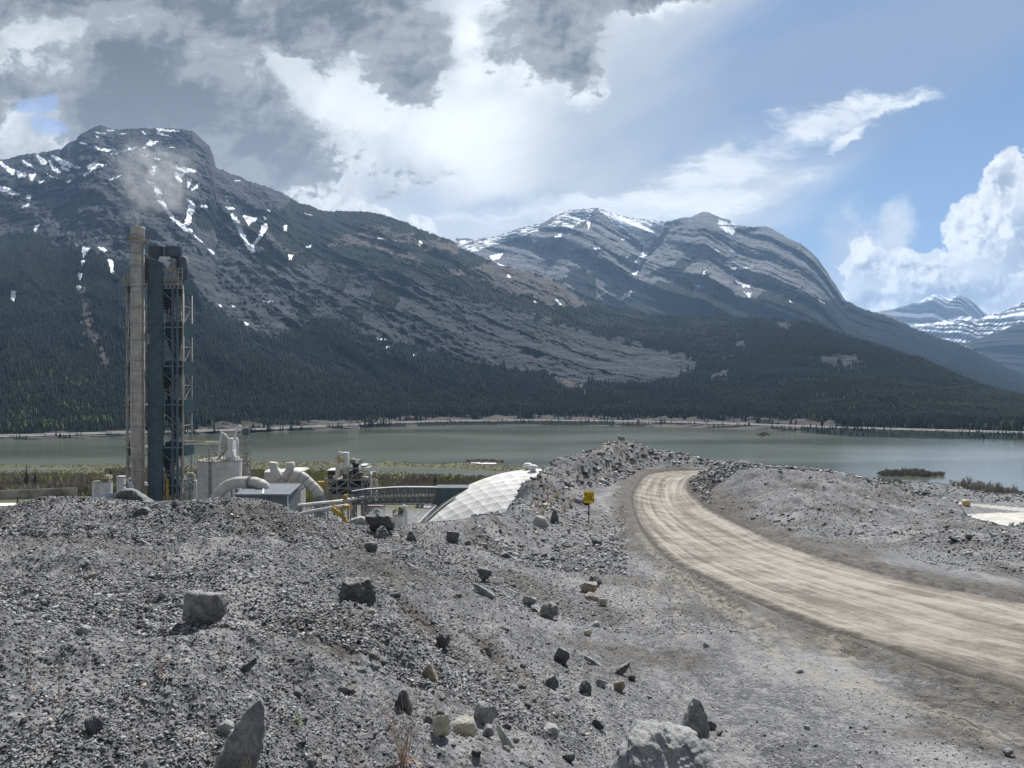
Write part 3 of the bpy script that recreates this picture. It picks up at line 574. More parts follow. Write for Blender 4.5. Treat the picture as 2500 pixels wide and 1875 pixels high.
forestB = [Z3([(560, 400), (600, 350), (660, 350), (720, 400), (700, 520), (640, 500)]), Z3([(830, 530), (870, 470), (1000, 430), (1060, 420), (1130, 400), (1200, 430), (1200, 470), (1300, 480), (1480, 500), (1560, 470), (1640, 490), (1750, 492), (1930, 512), (2060, 570), (2300, 640), (2900, 900), (2900, 1100), (600, 1100), (640, 600)]),
           Z3([(1100, 385), (1180, 335), (1200, 300), (1110, 330), (960, 385), (940, 400)]), Z3([(560, 280), (700, 262), (760, 285), (640, 285)]), Z3([(1400, 148), (1490, 155), (1530, 145), (1480, 175), (1410, 170)]), Z3([(1230, 360), (1290, 370), (1270, 390), (1240, 385)]), Z3([(640, 140), (700, 65), (690, 100), (610, 180)])]
snowC = [Z4([(815, 1036), (860, 1005), (905, 988), (970, 1008), (965, 1035), (930, 1010), (870, 1020), (840, 1035)]), Z4([(975, 1010), (1040, 1002), (990, 1035), (970, 1038)]), Z4([(780, 1165), (900, 1155), (1040, 1120), (1120, 1125), (1060, 1140), (960, 1165), (860, 1175), (790, 1180)])]
snowD = [Z4(p) for p in [[(1170, 1140), (1210, 1120), (1300, 1110), (1422, 1060), (1422, 1130), (1340, 1130), (1280, 1120), (1200, 1135)], [(1210, 1210), (1255, 1190), (1240, 1215), (1215, 1225)], [(1280, 1185), (1360, 1165), (1300, 1200)], [(1000, 1215), (1060, 1185), (1040, 1210)], [(900, 1200), (930, 1175), (925, 1200)], [(1040, 1250), (1070, 1225), (1060, 1255)],
         [(790, 1165), (900, 1158), (1010, 1140), (1110, 1122), (1120, 1135), (1000, 1160), (900, 1170), (800, 1180)]]]

def rock_material(name, tilt, bright, band_tilt=None, blue=0.0):
    def fn(nt, P, setp, bump):
        m = nt.node('ShaderNodeAttribute', attribute_name='mask'); c = nt.node('ShaderNodeSeparateColor'); nt.l.new(m.outputs['Color'], c.inputs[0])
        forest, snow, scree = [X(nt, o) for o in c.outputs]; band = X(nt, m.outputs['Alpha'])
        Q = nt.mapping(P, (1 / 260., 1 / 260., 1 / 16.), (0, math.radians(tilt), 0))
        Q2 = nt.mapping(P, (1 / 500., 1 / 500., 1 / (46. if 'layered' in name else 24.)), (0, math.radians(tilt if band_tilt is None else band_tilt), 0))
        strat = nt.noise(Q, 1.0, 7, .68, 1.0); strat2 = nt.noise(Q2, 1.0, 8, .72, .6)
        crack = nt.noise(nt.mapping(P, (1 / 22., 1 / 60., 1 / 150.)), 1.0, 6, .7, .5)
        n = nt.noise(P, 1 / 90., 8, .62); tree = nt.noise(P, 1 / 9., 4, .75)
        k = strat2 * .42 + crack * .22 + n * .18 + strat * .18
        r = nt.mix(nt.sm(k, .41, .59), tuple(.60 * x for x in bright), bright)
        r = nt.mix(nt.sm(strat2 + crack * .35, .62, .72) * .5, r, tuple(min(1, 1.35 * x) for x in bright))
        r = nt.mix(nt.sm(strat2 * .75 + strat * .25, .485, .43) * (.6 if 'grey' in name else .3), r, tuple(.45 * x for x in bright))
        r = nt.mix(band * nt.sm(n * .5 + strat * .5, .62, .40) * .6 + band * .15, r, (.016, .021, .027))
        s = nt.mix(nt.sm(n + tree * .3, .5, .8), (.062, .055, .048), (.115, .103, .090))
        f = nt.mix(nt.sm(tree, .38, .64), (.009, .015, .012), (.017, .026, .018))
        col = nt.mix(scree, r, s); 
        edge = nt.sm(forest + (tree - .5) * .9 + (n - .5) * .6, .38, .55)
        col = nt.mix(edge, col, f)
        sn = nt.sm(snow + (strat2 - .5) * .25 + (tree - .5) * .2, .18, .32)
        col = nt.mix(sn, col, (.90, .92, .95))
        h = ((strat2 * .5 + crack * .3 + n * .4) * (1.0 - edge) + tree * edge * .5) * (1.0 - sn * .9)
        setp(col=col, rough=.95, spec=.1, nor=bump(h, .9, 26))
    return material(name, fn)

def mountain(name, ridge, foot, Yridge, p0, p1, nc, nr, expo, noise_amp, mat, masks, zfoot, seed, bench=0, tiltn=0.0, back=True, ledge=.05, strike=.15, d2k=.085, long=900., carve=None):
    px = np.linspace(p0, p1, nc); yr = Yridge(px); zr = (CY - interp_ridge(ridge, px)) / F * yr
    yf, zf = foot(px), zfoot(px)
    rows = []; vv = list(np.linspace(0, 1, nr))
    v = np.array(vv)[:, None]
    Y = yf + (yr - yf) * v; Z = zf + (zr - zf) * v ** expo(px)
    X_ = (px - CX) / F * Y
    # relief: spurs and gullies, fading out towards foot and ridge line
    env = sstep(v, 0, .18) * (.25 + .75 * sstep(1 - v, 0, .12))
    d = ridged(X_ / 560. + Y / 900., (Z + Y * .45) / long + X_ / 2200., 6, seed=seed, gain=.5 if long < 2000 else .42) - .9
    d2 = fbm(X_ / 95., (Z + Y * .3) / 70. + X_ * tiltn / 60., 5, seed=seed + 9, gain=.6)
    rk = 1 - masks(px[None, :] + 0 * Y, CY - Z / Y * F, X_, Y, Z)[..., 0] * .75
    slp = np.clip((zr - zf) / (yr - yf) / .42, .06, 1.0)[None, :]
    amp = noise_amp * env * slp
    led = fbm(X_ / 900. + 3, (Z + X_ * strike) / 55., 4, seed=seed + 41, gain=.6)
    Y2 = Y - amp * d - amp * d2k * d2 * rk - amp * ledge * led * rk
    if carve: Y2 = Y2 + carve(px[None, :] + 0 * Y, CY - Z / Y * F) * env
    # slide along the sight lines so the outline keeps its shape, and let spurs stand up a little
    Z2_ = Z * Y2 / Y + amp * d2k * .7 * d2 * rk + fbm(X_ / 14., Z / 9., 3, seed=seed + 31) * amp * .03 * rk
    tip = fbm(px / 9., px * 0 + .3, 4, seed=seed + 17) * 5.0 * (yr / 4500.)
    Z2_ = Z2_ + tip[None, :] * sstep(v, .9, 1)
    X2 = (px - CX) / F * Y2
    M = masks(px[None, :] + 0 * Y, CY - Z2_ / Y2 * F, X2, Y2, Z2_)
    if bench:
        ys = far_shore(px) + fbm(px / 60., px * 0 + 2.2, 4, seed=91) * 10; hy, hz = hw(px); b = []
        for t, zz in ((-30, LAKE - 3), (-4, LAKE - .5), (6, LAKE + .8)): b.append((ys + t, np.full(nc, zz)))
        for t in np.linspace(.1, .9, 6):
            b.append((ys + 6 + (hy - 22 - ys - 6) * t, LAKE + .8 + (hz - .4 - LAKE - .8) * sstep(t, 0, 1)))
        b.append((hy - 20, hz - .25)); b.append((hy + 20, hz - .25))
        for t in np.linspace(.15, .92, 12):
            yy = hy + 20 + (yf - hy - 20) * t
            b.append((yy, hz - .25 + (zf - hz + .25) * t ** 1.2 + (fbm(px / 60., px * 0 + t * 1.2, 3, seed=95) * 4 + 1.0) * np.sin(t * 3.14)))
        BY = np.array([q[0] for q in b]); BZ = np.array([q[1] for q in b]); BX = (px - CX) / F * BY
        BM = bench_mask(px[None, :] + 0 * BY, BX, BY, BZ, hy)
        X2 = np.vstack([BX, X2]); Y2 = np.vstack([BY, Y2]); Z2_ = np.vstack([BZ, Z2_]); M = np.concatenate([BM, M], 0)
    # far side of the ridge
    bk = []
    for t in (.05, .15, .4, 1.0):
        yy = yr * (1 + .35 * t); bk.append((yy, zr * (1 + .02 * t) - (zr + 80) * t ** 1.3))
    BY = np.array([q[0] for q in bk]); BZ = np.array([q[1] for q in bk]); BX = (px - CX) / F * BY
    X2 = np.vstack([X2, BX]); Y2 = np.vstack([Y2, BY]); Z2_ = np.vstack([Z2_, BZ]); M = np.concatenate([M, np.repeat(M[-1:], len(bk), 0)], 0)
    o = mesh_np(name, np.stack([X2, Y2, Z2_], -1).reshape(-1, 3), grid_faces(*X2.shape), mat, True, {'mask': M.reshape(-1, 4)})
    tag(o, kind='structure')
    return px, X2, Y2, Z2_, M
def bench_mask(px, X_, Y, Z, hy):
    M = np.zeros(px.shape + (4,))
    n = fbm(X_ / 60., Y / 25., 4, seed=97)
    wood = np.where(px < 480, (Y > hy + 30), (Y > hy + 95))
    wood = wood | ((Y < hy - 22) & (((px > 880) & (px < 990)) | ((px > 1020) & (px < 1500) & (Y > far_shore(px) + 6)) | (px > 1960))) | ((px > 2040) & (Y > hy - 60))
    M[..., 0] = np.clip(wood * 1.0 + n * .8 + .30, 0, 1)
    M[..., 2] = .9
    return M
def maskA(px, py, X_, Y, Z):
    jx = fbm(px / 34., py / 26., 6, seed=101, gain=.62) * 13; jy = fbm(px / 34., py / 26., 6, seed=111, gain=.62) * 13
    q, r = px + jx, py + jy
    rock = inpoly(q, r, rockA)
    M = np.zeros(px.shape + (4,)); f = (~rock).astype(float)
    for p in screeA:
        m = inpoly(q, r, p); M[..., 2][m] = 1; f[m] = 0
    sp = sstep(fbm(px / 14., py / 7., 4, seed=121), .45, 1.0) * .30 * sstep(py, 560, 660)
    f = np.maximum(f, sp * rock)
    for p in forestA: f[inpoly(q + jx, r + jy, p)] = .95
    for p in paleA: f[inpoly(q, r, p)] = .28
    M[..., 0] = f
    s = np.zeros(px.shape); j2x = fbm(px / 7., py / 7., 3, seed=131) * 2.2; j2y = fbm(px / 7., py / 7., 3, seed=141) * 2.2
    for p in snowA:
        s[inpoly(px + j2x, py + j2y, p)] = 1; s[inpoly(px + j2x + 1.6, py + j2y, p)] = 1; s[inpoly(px + j2x - 1.6, py + j2y, p)] = 1
    
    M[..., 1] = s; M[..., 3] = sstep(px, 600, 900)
    return M
def maskB(px, py, X_, Y, Z):
    jx = fbm(px / 24., py / 24., 4, seed=201) * 8; jy = fbm(px / 24., py / 24., 4, seed=211) * 8
    M = np.zeros(px.shape + (4,)); f = np.zeros(px.shape)
    for p in forestB: f[inpoly(px + jx, py + jy, p)] = 1
    f = np.maximum(f, sstep(fbm(px / 34., py / 4., 4, seed=221), .6, 1.1) * .22 * (px > 1200) * (py > 600))
    M[..., 0] = f
    s = np.zeros(px.shape); j2x = fbm(px / 7., py / 7., 3, seed=231) * 2.5; j2y = fbm(px / 7., py / 7., 3, seed=241) * 2.5
    for i, p in enumerate(snowB): s[inpoly(px + j2x, py + j2y, p)] = 1 if i > 2 else .95
    st = fbm(px / 26., (py + px * .12) / 2.6, 4, seed=251)
    big = np.zeros(px.shape, bool)
    for p in snowB[:3]: big |= inpoly(px + j2x, py + j2y, p)
    s = np.where(big, sstep(st - .04 + .42 * inpoly(px + j2x, py + j2y, snowB[0]) - .35 * fbm(px / 60., py / 30., 3, seed=261), -.08, .12), s)
    M[..., 1] = s
    return M
def simple_mask(snow, fcut):
    def f(px, py, X_, Y, Z):
        M = np.zeros(px.shape + (4,)); jx = fbm(px / 9., py / 9., 3, seed=301) * 4; jy = fbm(px / 9., py / 9., 3, seed=311) * 4
        for p in snow: M[..., 1][inpoly(px + jx, py + jy, p)] = 1
        if snow is snowD: M[..., 1] = np.maximum(M[..., 1], sstep(fbm(px / 12., (py + px * .5) / 4., 4, seed=321), .2, .45) * (py < 850))
        M[..., 0] = fcut; return M
    return f
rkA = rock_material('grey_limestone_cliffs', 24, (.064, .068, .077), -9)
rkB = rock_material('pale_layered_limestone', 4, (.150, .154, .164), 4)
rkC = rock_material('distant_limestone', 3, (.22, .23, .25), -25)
Yr_A = lambda px: np.interp(px, [-900, 0, 450, 860, 1130, 1400, 1900, 2150, 2500, 3200], [4300, 4500, 4600, 4700, 4300, 4200, 3300, 2600, 1750, 1500])
footA = lambda px: hw(px)[0] + np.interp(px, [-900, 400, 520, 1900, 2100, 3200], [70, 70, 150, 150, 90, 90])
exA = lambda px: np.interp(px, [-900, 700, 1300, 2000, 3200], [1.45, 1.4, 1.25, 1.2, 1.1])
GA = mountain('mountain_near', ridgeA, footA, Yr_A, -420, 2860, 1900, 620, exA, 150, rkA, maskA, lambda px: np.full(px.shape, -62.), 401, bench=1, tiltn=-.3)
def carveB(px, py):
    w = fbm(px / 40., py / 40., 3, seed=441) * 14
    g = lambda x0, k, wd, dp: dp * np.exp(-np.abs((px + w - x0 + (py - 540) * k) / wd) ** 1.5)
    return g(1628, .55, 42, 520) - g(1480, .20, 50, 260) - g(1725, -.10, 60, 300) + g(1790, -.15, 22, 200) + g(1400, .5, 30, 200) - g(1880, -.35, 45, 220) + g(1950, -.5, 20, 120) + g(1300, .6, 34, 160)
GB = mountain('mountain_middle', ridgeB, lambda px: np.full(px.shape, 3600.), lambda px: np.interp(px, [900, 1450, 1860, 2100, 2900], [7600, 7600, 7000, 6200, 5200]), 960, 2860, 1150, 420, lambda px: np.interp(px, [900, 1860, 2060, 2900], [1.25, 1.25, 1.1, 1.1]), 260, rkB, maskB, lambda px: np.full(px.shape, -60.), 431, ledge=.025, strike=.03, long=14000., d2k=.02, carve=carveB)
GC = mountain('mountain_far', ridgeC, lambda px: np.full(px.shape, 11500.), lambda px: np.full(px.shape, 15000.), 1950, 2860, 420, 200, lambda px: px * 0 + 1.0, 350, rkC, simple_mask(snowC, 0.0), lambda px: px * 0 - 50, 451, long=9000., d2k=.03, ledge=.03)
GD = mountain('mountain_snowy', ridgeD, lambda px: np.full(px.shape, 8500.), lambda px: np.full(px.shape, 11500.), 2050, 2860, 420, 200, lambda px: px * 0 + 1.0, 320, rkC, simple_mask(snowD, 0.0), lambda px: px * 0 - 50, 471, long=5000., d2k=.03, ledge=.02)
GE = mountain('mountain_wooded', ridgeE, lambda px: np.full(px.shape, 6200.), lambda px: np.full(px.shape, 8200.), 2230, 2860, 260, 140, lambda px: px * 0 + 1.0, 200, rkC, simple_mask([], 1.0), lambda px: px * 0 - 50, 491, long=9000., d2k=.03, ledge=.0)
# ------------------------------------------------------------ lake and highway
def build_lake():
    def fn(nt, P, setp, bump):
        a = nt.noise(nt.mapping(P, (1 / 520., 1 / 230., 1)), 1.0, 4, .5, .4); w = nt.noise(nt.mapping(P, (1 / 7., 1 / 5., 1)), 1.0, 6, .7)
        w2 = nt.noise(nt.mapping(P, (1 / 1.8, 1 / 1.4, 1)), 1.0, 3, .6)
        c = nt.mix(nt.sm(a, .35, .65), (.098, .113, .084), (.165, .182, .145))
        setp(col=c, rough=nt.sm(a, .35, .65, .07, .15), spec=.5, nor=bump(w * .7 + w2 * .3, .3, .45))
    o = mesh_np('lake', [(-2500, 440, LAKE), (2500, 440, LAKE), (2500, 1800, LAKE), (-2500, 1800, LAKE)], [(0, 1, 2, 3)], material('silty_lake_water', fn))
    tag(o, kind='structure')
build_lake()
def build_highway():
    def fn(nt, P, setp, bump):
        n = nt.noise(P, .2, 4, .6); setp(col=nt.mix(n, (.30, .295, .28), (.42, .415, .40)), rough=.9)
    mat = material('sun_bleached_asphalt', fn)
    px = np.linspace(-420, 2860, 900); y, z = hw(px)
    for k, (o0, o1) in enumerate(((-17, -6), (4, 15))):
        co = np.concatenate([np.stack([(px - CX) / F * (y + o), y + o, z + (.12 if k == 0 else .5)], -1) for o in (o0, o1)])
        n = len(px); f = [(i, i + 1, n + i + 1, n + i) for i in range(n - 1)]
        tag(mesh_np('highway', co, f, mat), kind='structure')
build_highway()
# ------------------------------------------------------------ haze
def build_haze():
    m = bpy.data.materials.new('valley_air'); m.use_nodes = True; nt = NT(m.node_tree); nt.n.clear()
    v = nt.node('ShaderNodeVolumePrincipled'); v.inputs['Color'].default_value = (.42, .66, 1.0, 1); v.inputs['Density'].default_value = 3.7e-5; v.inputs['Anisotropy'].default_value = .3
    out = nt.node('ShaderNodeOutputMaterial'); nt.l.new(v.outputs[0], out.inputs['Volume'])
    x0, x1, y0, y1, z0_, z1 = -9000, 16000, -60, 20600, -190, 2320
    co = [(x, y, z) for z in (z0_, z1) for y in (y0, y1) for x in (x0, x1)]
    o = mesh_np('haze', co, [(0, 2, 3, 1), (4, 5, 7, 6), (0, 1, 5, 4), (2, 6, 7, 3), (0, 4, 6, 2), (1, 3, 7, 5)], m)
    tag(o, 'pale blue haze in the valley air', None, kind='stuff')
build_haze()
# ------------------------------------------------------------ rocks and gravel
def ground_hit(px, py):
    u = (px - CX) / F; s = (CY - py) / F
    Y = np.exp(np.linspace(math.log(3.3), math.log(150), 1600)); g = z0(u * Y, Y); d = s * Y - g
    k = np.nonzero(d <= 0)[0]
    return float(Y[k[0]]) if len(k) else 26.0
def gz(x, y): return float(ground_z(np.array([x]), np.array([y]))[0][0])
def hull_planes(P3):
    import bmesh
    bm = bmesh.new()
    for p in P3: bm.verts.new(p)
    r = bmesh.ops.convex_hull(bm, input=bm.verts); 
    bm.normal_update(); c = Vector((0, 0, 0)); hv = [v for v in bm.verts if v.link_faces]
    for v in hv: c += v.co
    c /= len(hv); N, D = [], []
    for f in bm.faces:
        n = f.normal.copy(); d = n.dot(f.verts[0].co - c)
        if d < 0: n, d = -n, -d
        N.append(n[:]); D.append(max(d, 1e-4))
    bm.free(); return np.array(N), np.array(D), np.array(c)
_ico = {}
def ico(k):
    if k not in _ico:
        import bmesh
        bm = bmesh.new(); bmesh.ops.create_icosphere(bm, subdivisions=k, radius=1.0); bm.verts.ensure_lookup_table()
        _ico[k] = (np.array([v.co[:] for v in bm.verts]), np.array([[v.index for v in f.verts] for f in bm.faces])); bm.free()
    return _ico[k]
def rock_geo(P3, seed, k=5, rough=.05, size=1.0, pn=90):
    N, D, c = hull_planes(P3); d, f = ico(k)
    rc = np.random.RandomState(seed + 300); e = rc.normal(size=(11, 3)); e /= np.linalg.norm(e, axis=1)[:, None]
    Pc = np.array(P3) - c; sup = (e @ Pc.T).max(1); N = np.vstack([N, e]); D = np.r_[D, sup * rc.uniform(.80, .98, 11)]      # chipped corners
    q = np.maximum(d @ N.T, 1e-6) / D[None, :]
    r = 1.0 / (np.sum(q ** pn, 1) ** (1.0 / pn))
    v = d * r[:, None] + c
    s = 1.9 / size
    n = fbm(v[:, 0] * s * 2 + v[:, 2] * s * 1.3, v[:, 1] * s * 2 - v[:, 2] * s * 1.1, 5, seed=seed) * .6 + ridged(v[:, 0] * s * 1.2 - v[:, 1] * s * .8, v[:, 2] * s * 2.4 + v[:, 1] * s * .5, 5, seed=seed + 7, gain=.6) * .30 + fbm(v[:, 0] * s * 9 + v[:, 2] * s * 5, v[:, 1] * s * 9 - v[:, 2] * s * 7, 3, seed=seed + 3) * .22
    v = v + d * (n * rough * size)[:, None]
    return v, f
def rand_pts(rg, w, d, h, n=13):
    p = rg.normal(size=(n, 3)); p /= np.linalg.norm(p, axis=1)[:, None]; p *= rg.uniform(.8, 1.25, (n, 1))
    p = np.sign(p) * np.abs(p) ** .8; p /= np.abs(p).max(0)
    return p * np.array([w / 2, d / 2, h / 2]) + np.array([0, 0, h / 2])
def stone_material(name, lo, hi, vein=.25, tint=None):
    def fn(nt, P, setp, bump):
        tc = nt.node('ShaderNodeTexCoord'); O = X(nt, tc.outputs['Object'])
        a = nt.noise(O, 9.0, 9, .70, .6); f = nt.noise(O, 60, 5, .7); v = nt.noise(nt.mapping(O, (4, 4, 13), (.5, .3, 0)), 1.6, 6, .65, 1.2, typ='RIDGED_MULTIFRACTAL'); bg = nt.noise(O, 2.2, 4, .6)
        c = nt.mix(nt.sm(a * .7 + f * .3, .38, .60), lo, hi)
        c = nt.mix(nt.sm(bg, .5, .62) * .4, c, tuple(.5 * q for q in lo)); c = nt.mix(nt.sm(v, .85, 1.3) * vein, c, (.60, .60, .58))
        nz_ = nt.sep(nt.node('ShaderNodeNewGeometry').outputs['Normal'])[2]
        c = nt.mix(nt.sm(nz_ + (a - .5) * .9, .45, .95) * .6, c, (.40, .40, .385))       # upper faces painted paler, sunlit tops put into the colour
        if tint: c = nt.mix(nt.sm(nt.noise(O, 3.0, 4, .6), .5, .62) * .7, c, tint)
        setp(col=c, rough=.8, nor=bump(a * .7 + f * .3 + v * .15, 1.0, .06))
    return material(name, fn)
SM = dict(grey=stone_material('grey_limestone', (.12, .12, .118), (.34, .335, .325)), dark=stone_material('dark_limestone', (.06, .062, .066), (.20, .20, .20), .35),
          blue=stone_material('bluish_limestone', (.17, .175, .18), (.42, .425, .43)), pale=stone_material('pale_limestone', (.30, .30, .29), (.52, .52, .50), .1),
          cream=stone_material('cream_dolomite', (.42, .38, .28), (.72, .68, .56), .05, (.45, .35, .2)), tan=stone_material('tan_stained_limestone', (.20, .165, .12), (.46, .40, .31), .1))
NAMED = []
def place_rock(name, px, py, w, h, look, label, P3=None, rz=None, depth=None, seed=0, rough=.05, group=None, Y=None, sink=.17, k=5, zabs=None):
    """px = middle, py = where it meets the ground, w and h in photograph pixels"""
    Yg = Y or ground_hit(px, py)
    W, H = w / F * Yg, h / F * Yg * 1.08; D = depth * W if depth else W * .75
    Yc = Yg + D * .35; x = (px - CX) / F * Yc
    rg = np.random.RandomState(seed + 1000)
    if P3 is None: P3 = rand_pts(rg, W, D, H * 1.12)
    else: P3 = np.array(P3, float) * np.array([W, D, H])
    v, f = rock_geo(P3, seed, k, rough, max(W, H))
    z = gz(x, Yc) - sink * H if zabs is None else zabs
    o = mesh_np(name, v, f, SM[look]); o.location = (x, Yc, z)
    if rz: o.rotation_euler = (0, 0, rz)
    NAMED.append((px, py - h / 2, label)); return tag(o, label, 'boulder' if W > .55 else 'rock', group)
slab = [(-.5, -.3, 0), (-.48, .1, .13), (-.2, -.38, .36), (.10, -.34, .70), (.44, -.1, 1.0), (.49, .02, .97), (.5, -.2, .62), (.40, -.42, .30), (.28, -.45, .05), (.08, .12, .62), (-.2, .2, .34), (-.1, -.45, 0), (.3, .3, 0), (.42, .05, .4)]
pyra = [(-.5, -.2, 0), (-.42, .5, .05), (-.16, -.35, .95), (-.02, .1, 1.0), (.08, -.2, .88), (.5, -.4, 0), (.45, .5, .05), (.1, -.55, .02), (.3, -.3, .42)]
tall = [(-.5, -.4, 0), (-.45, .4, 0), (-.38, -.4, .35), (-.12, -.25, .85), (.08, -.1, 1.0), (.2, .0, .93), (.5, -.1, .28), (.45, -.4, 0), (.5, .45, 0), (.1, -.5, .2), (-.1, .35, .8)]
flat = [(-.5, -.3, .25), (-.4, .45, .4), (-.2, -.5, .8), (.2, -.45, 1.0), (.5, -.2, .55), (.45, .4, .6), (0, .5, .9), (-.35, -.45, 0), (.4, -.4, 0), (0, .4, 0)]
diag = [(-.5, -.2, .0), (-.42, .2, .22), (.3, -.2, .85), (.5, 0, 1.0), (.42, .3, .8), (.5, -.1, .7), (-.2, -.4, 0), (.1, -.4, .2), (-.4, -.3, .15)]
diagr = [(-x, y, z) for x, y, z in diag]
wide = [(-.5, -.4, 0), (-.47, -.2, .4), (-.30, -.35, .72), (-.08, -.1, .98), (.2, .1, 1.0), (.33, -.1, .78), (.47, -.3, .45), (.5, -.4, 0), (-.4, .5, 0), (.45, .5, .1), (-.15, .45, .9), (.2, .45, .9), (.0, -.5, .5), (.25, -.5, .3)]
B = place_rock; nb = 'boulder'; nr = 'rock'
B(nb, 505, 1540, 104, 84, 'grey', 'large angular grey boulder with pale veins alone on the left gravel slope', seed=1, depth=.8)
B(nb, 576, 1852, 145, 196, 'blue', 'tall pointed grey slab leaning to the right at the bottom left', P3=slab, seed=2, depth=.42, rough=.05, k=6)
B(nb, 378, 1874, 68, 54, 'blue', 'light grey blocky rock at the bottom edge left of the pointed slab', seed=3)
B(nb, 222, 1828, 48, 46, 'dark', 'dark rounded rock near the bottom left, right of the dry stalks', seed=4)
B(nr, 2, 1502, 50, 40, 'grey', 'grey rock cut by the left edge of the view halfway down the slope', seed=5)
B(nr, 602, 1658, 58, 42, 'dark', 'dark elongated slab of rock tilted up to the right above the pointed slab', P3=diag, seed=6, depth=.5)
B(nb, 431, 1258, 26, 22, 'dark', 'small dark rock just below the crest in front of the tower', seed=7)
B(nb, 348, 1277, 44, 22, 'dark', 'low dark flat rock below the pyramid shaped boulder', P3=flat, seed=8)
B(nr, 357, 1341, 30, 18, 'grey', 'flat grey rock with a lit edge in the middle of the left slope', P3=diagr, seed=9)
B(nr, 223, 1429, 34, 26, 'tan', 'small tan rock on the left slope above the pale flat stone', seed=10)
B(nr, 393, 1478, 24, 22, 'blue', 'fist sized pale grey stone left of the large veined boulder', seed=11)
B(nr, 203, 1620, 34, 22, 'pale', 'pale flat stone among dark gravel on the left', P3=flat, seed=12)
B(nr, 54, 1569, 24, 15, 'pale', 'small whitish stone near the left edge', seed=13)
B(nr, 43, 1294, 28, 8, 'pale', 'long flat whitish stone under the left crest', P3=flat, seed=14)
B(nb, 322, 1229, 106, 37, 'dark', 'dark pyramid shaped boulder on the crest at the foot of the tower', P3=pyra, seed=15, depth=.45, Y=24.6, rough=.04, zabs=(CY - 1231) / F * 24.8)
B(nr, 549, 1758, 42, 26, 'pale', 'pale flat rock resting against the left side of the pointed slab', P3=flat, seed=16)
B(nr, 690, 1880, 56, 50, 'blue', 'bluish grey rock at the bottom edge right of the pointed slab', seed=17)
B(nr, 566, 1885, 68, 50, 'dark', 'dark rock under the foot of the pointed slab', seed=18)
B(nb, 812, 1269, 36, 22, 'grey', 'small grey rock at the left end of the boulder row on the saddle', seed=19)
B(nb, 874, 1277, 62, 26, 'pale', 'flat topped pale boulder next to the black boulder on the saddle', P3=flat, seed=20)
B(nb, 932, 1303, 78, 52, 'dark', 'big black boulder on the saddle in front of the tanks', seed=21, rough=.06)
B(nb, 937, 1313, 42, 32, 'dark', 'smaller dark boulder with a pale rim leaning on the black boulder', seed=22)
B(nb, 1005, 1323, 30, 26, 'dark', 'dark rock just right below the black boulder', P3=pyra, seed=23)
B(nb, 1104, 1340, 34, 36, 'dark', 'dark rock in the dip below the dome', seed=24)
B(nb, 871, 1484, 92, 70, 'dark', 'large pitted dark boulder with a pale top in the middle of the slope', seed=25, rough=.12)
B(nb, 906, 1376, 34, 30, 'dark', 'dark lump of rock above the pitted boulder', seed=26)
B(nr, 1008, 1405, 32, 20, 'pale', 'bright flat stone between the pitted boulder and the sign slope', P3=diagr, seed=27)
B(nr, 1001, 1445, 30, 24, 'blue', 'grey stone with a lit top right of the pitted boulder', seed=28)
B(nb, 1181, 1421, 40, 38, 'dark', 'dark round boulder perched above a tilted slab', seed=29)
B(nb, 1184, 1455, 58, 36, 'grey', 'tilted grey slab right below the dark round boulder', P3=diagr, seed=30, depth=.5)
B(nr, 902, 1539, 28, 18, 'tan', 'small brownish stone below the pitted boulder', seed=31)
B(nr, 947, 1516, 54, 34, 'pale', 'flat pale slab lying flush right below the pitted boulder', P3=diagr, seed=32, sink=.4)
B(nr, 1049, 1649, 48, 46, 'tan', 'brown stained rock with a white left face in the middle foreground', P3=pyra, seed=33)
B(nr, 984, 1706, 50, 56, 'dark', 'black upright rock behind the dry weed', P3=tall, seed=34)
B(nr, 1077, 1824, 44, 70, 'cream', 'tall cream rock at the left of the pair of cream rocks', seed=35)
B(nr, 1128, 1787, 80, 48, 'cream', 'broad cream rock at the right of the pair of cream rocks', seed=36)
B(nr, 1184, 1742, 62, 52, 'blue', 'bluish grey rock just above the broad cream rock', seed=37)
B(nr, 1236, 1795, 46, 64, 'pale', 'long pale slab slanting right of the cream rocks', P3=diagr, seed=38, depth=.5)
B(nr, 728, 1844, 50, 28, 'tan', 'tan flat rock at the bottom between slab and weed', P3=flat, seed=39)
B(nr, 821, 1844, 24, 34, 'dark', 'narrow dark stone left of the dry weed', seed=40)
B(nr, 1044, 1746, 28, 32, 'dark', 'small dark stone left above the cream rocks', seed=41)
B(nr, 718, 1567, 18, 20, 'pale', 'lone whitish stone in the middle of the gravel', seed=42)
B(nr, 1189, 1579, 28, 26, 'grey', 'grey stone on the slope above the brown stained rock', seed=43)
B(nr, 1078, 1604, 46, 40, 'dark', 'dark rock with a light cap above the brown stained rock', seed=44)
B(nb, 1322, 1288, 44, 28, 'pale', 'pale topped boulder left of the yellow sign', seed=45)
B(nb, 1352, 1278, 24, 40, 'dark', 'dark upright boulder between the pale boulder and the sign', P3=tall, seed=46)
B(nb, 1231, 1256, 30, 17, 'dark', 'dark flat rock at the lower edge of the dome', P3=flat, seed=47)
B(nb, 1457, 1331, 27, 22, 'dark', 'dark rock below the sign post', seed=48)
B(nb, 1330, 1365, 20, 18, 'dark', 'dark rock on the slope below left of the sign', seed=49)
B(nb, 1437, 1450, 50, 30, 'tan', 'uppermost tan rock of the tan cluster below the sign', seed=50)
B(nb, 1446, 1470, 42, 22, 'tan', 'middle tan rock of the tan cluster below the sign', seed=51)
B(nr, 1470, 1483, 26, 18, 'cream', 'yellowish lowest rock of the tan cluster below the sign', seed=52)
B(nb, 1452, 1432, 34, 28, 'dark', 'dark rock behind the tan cluster', seed=53)
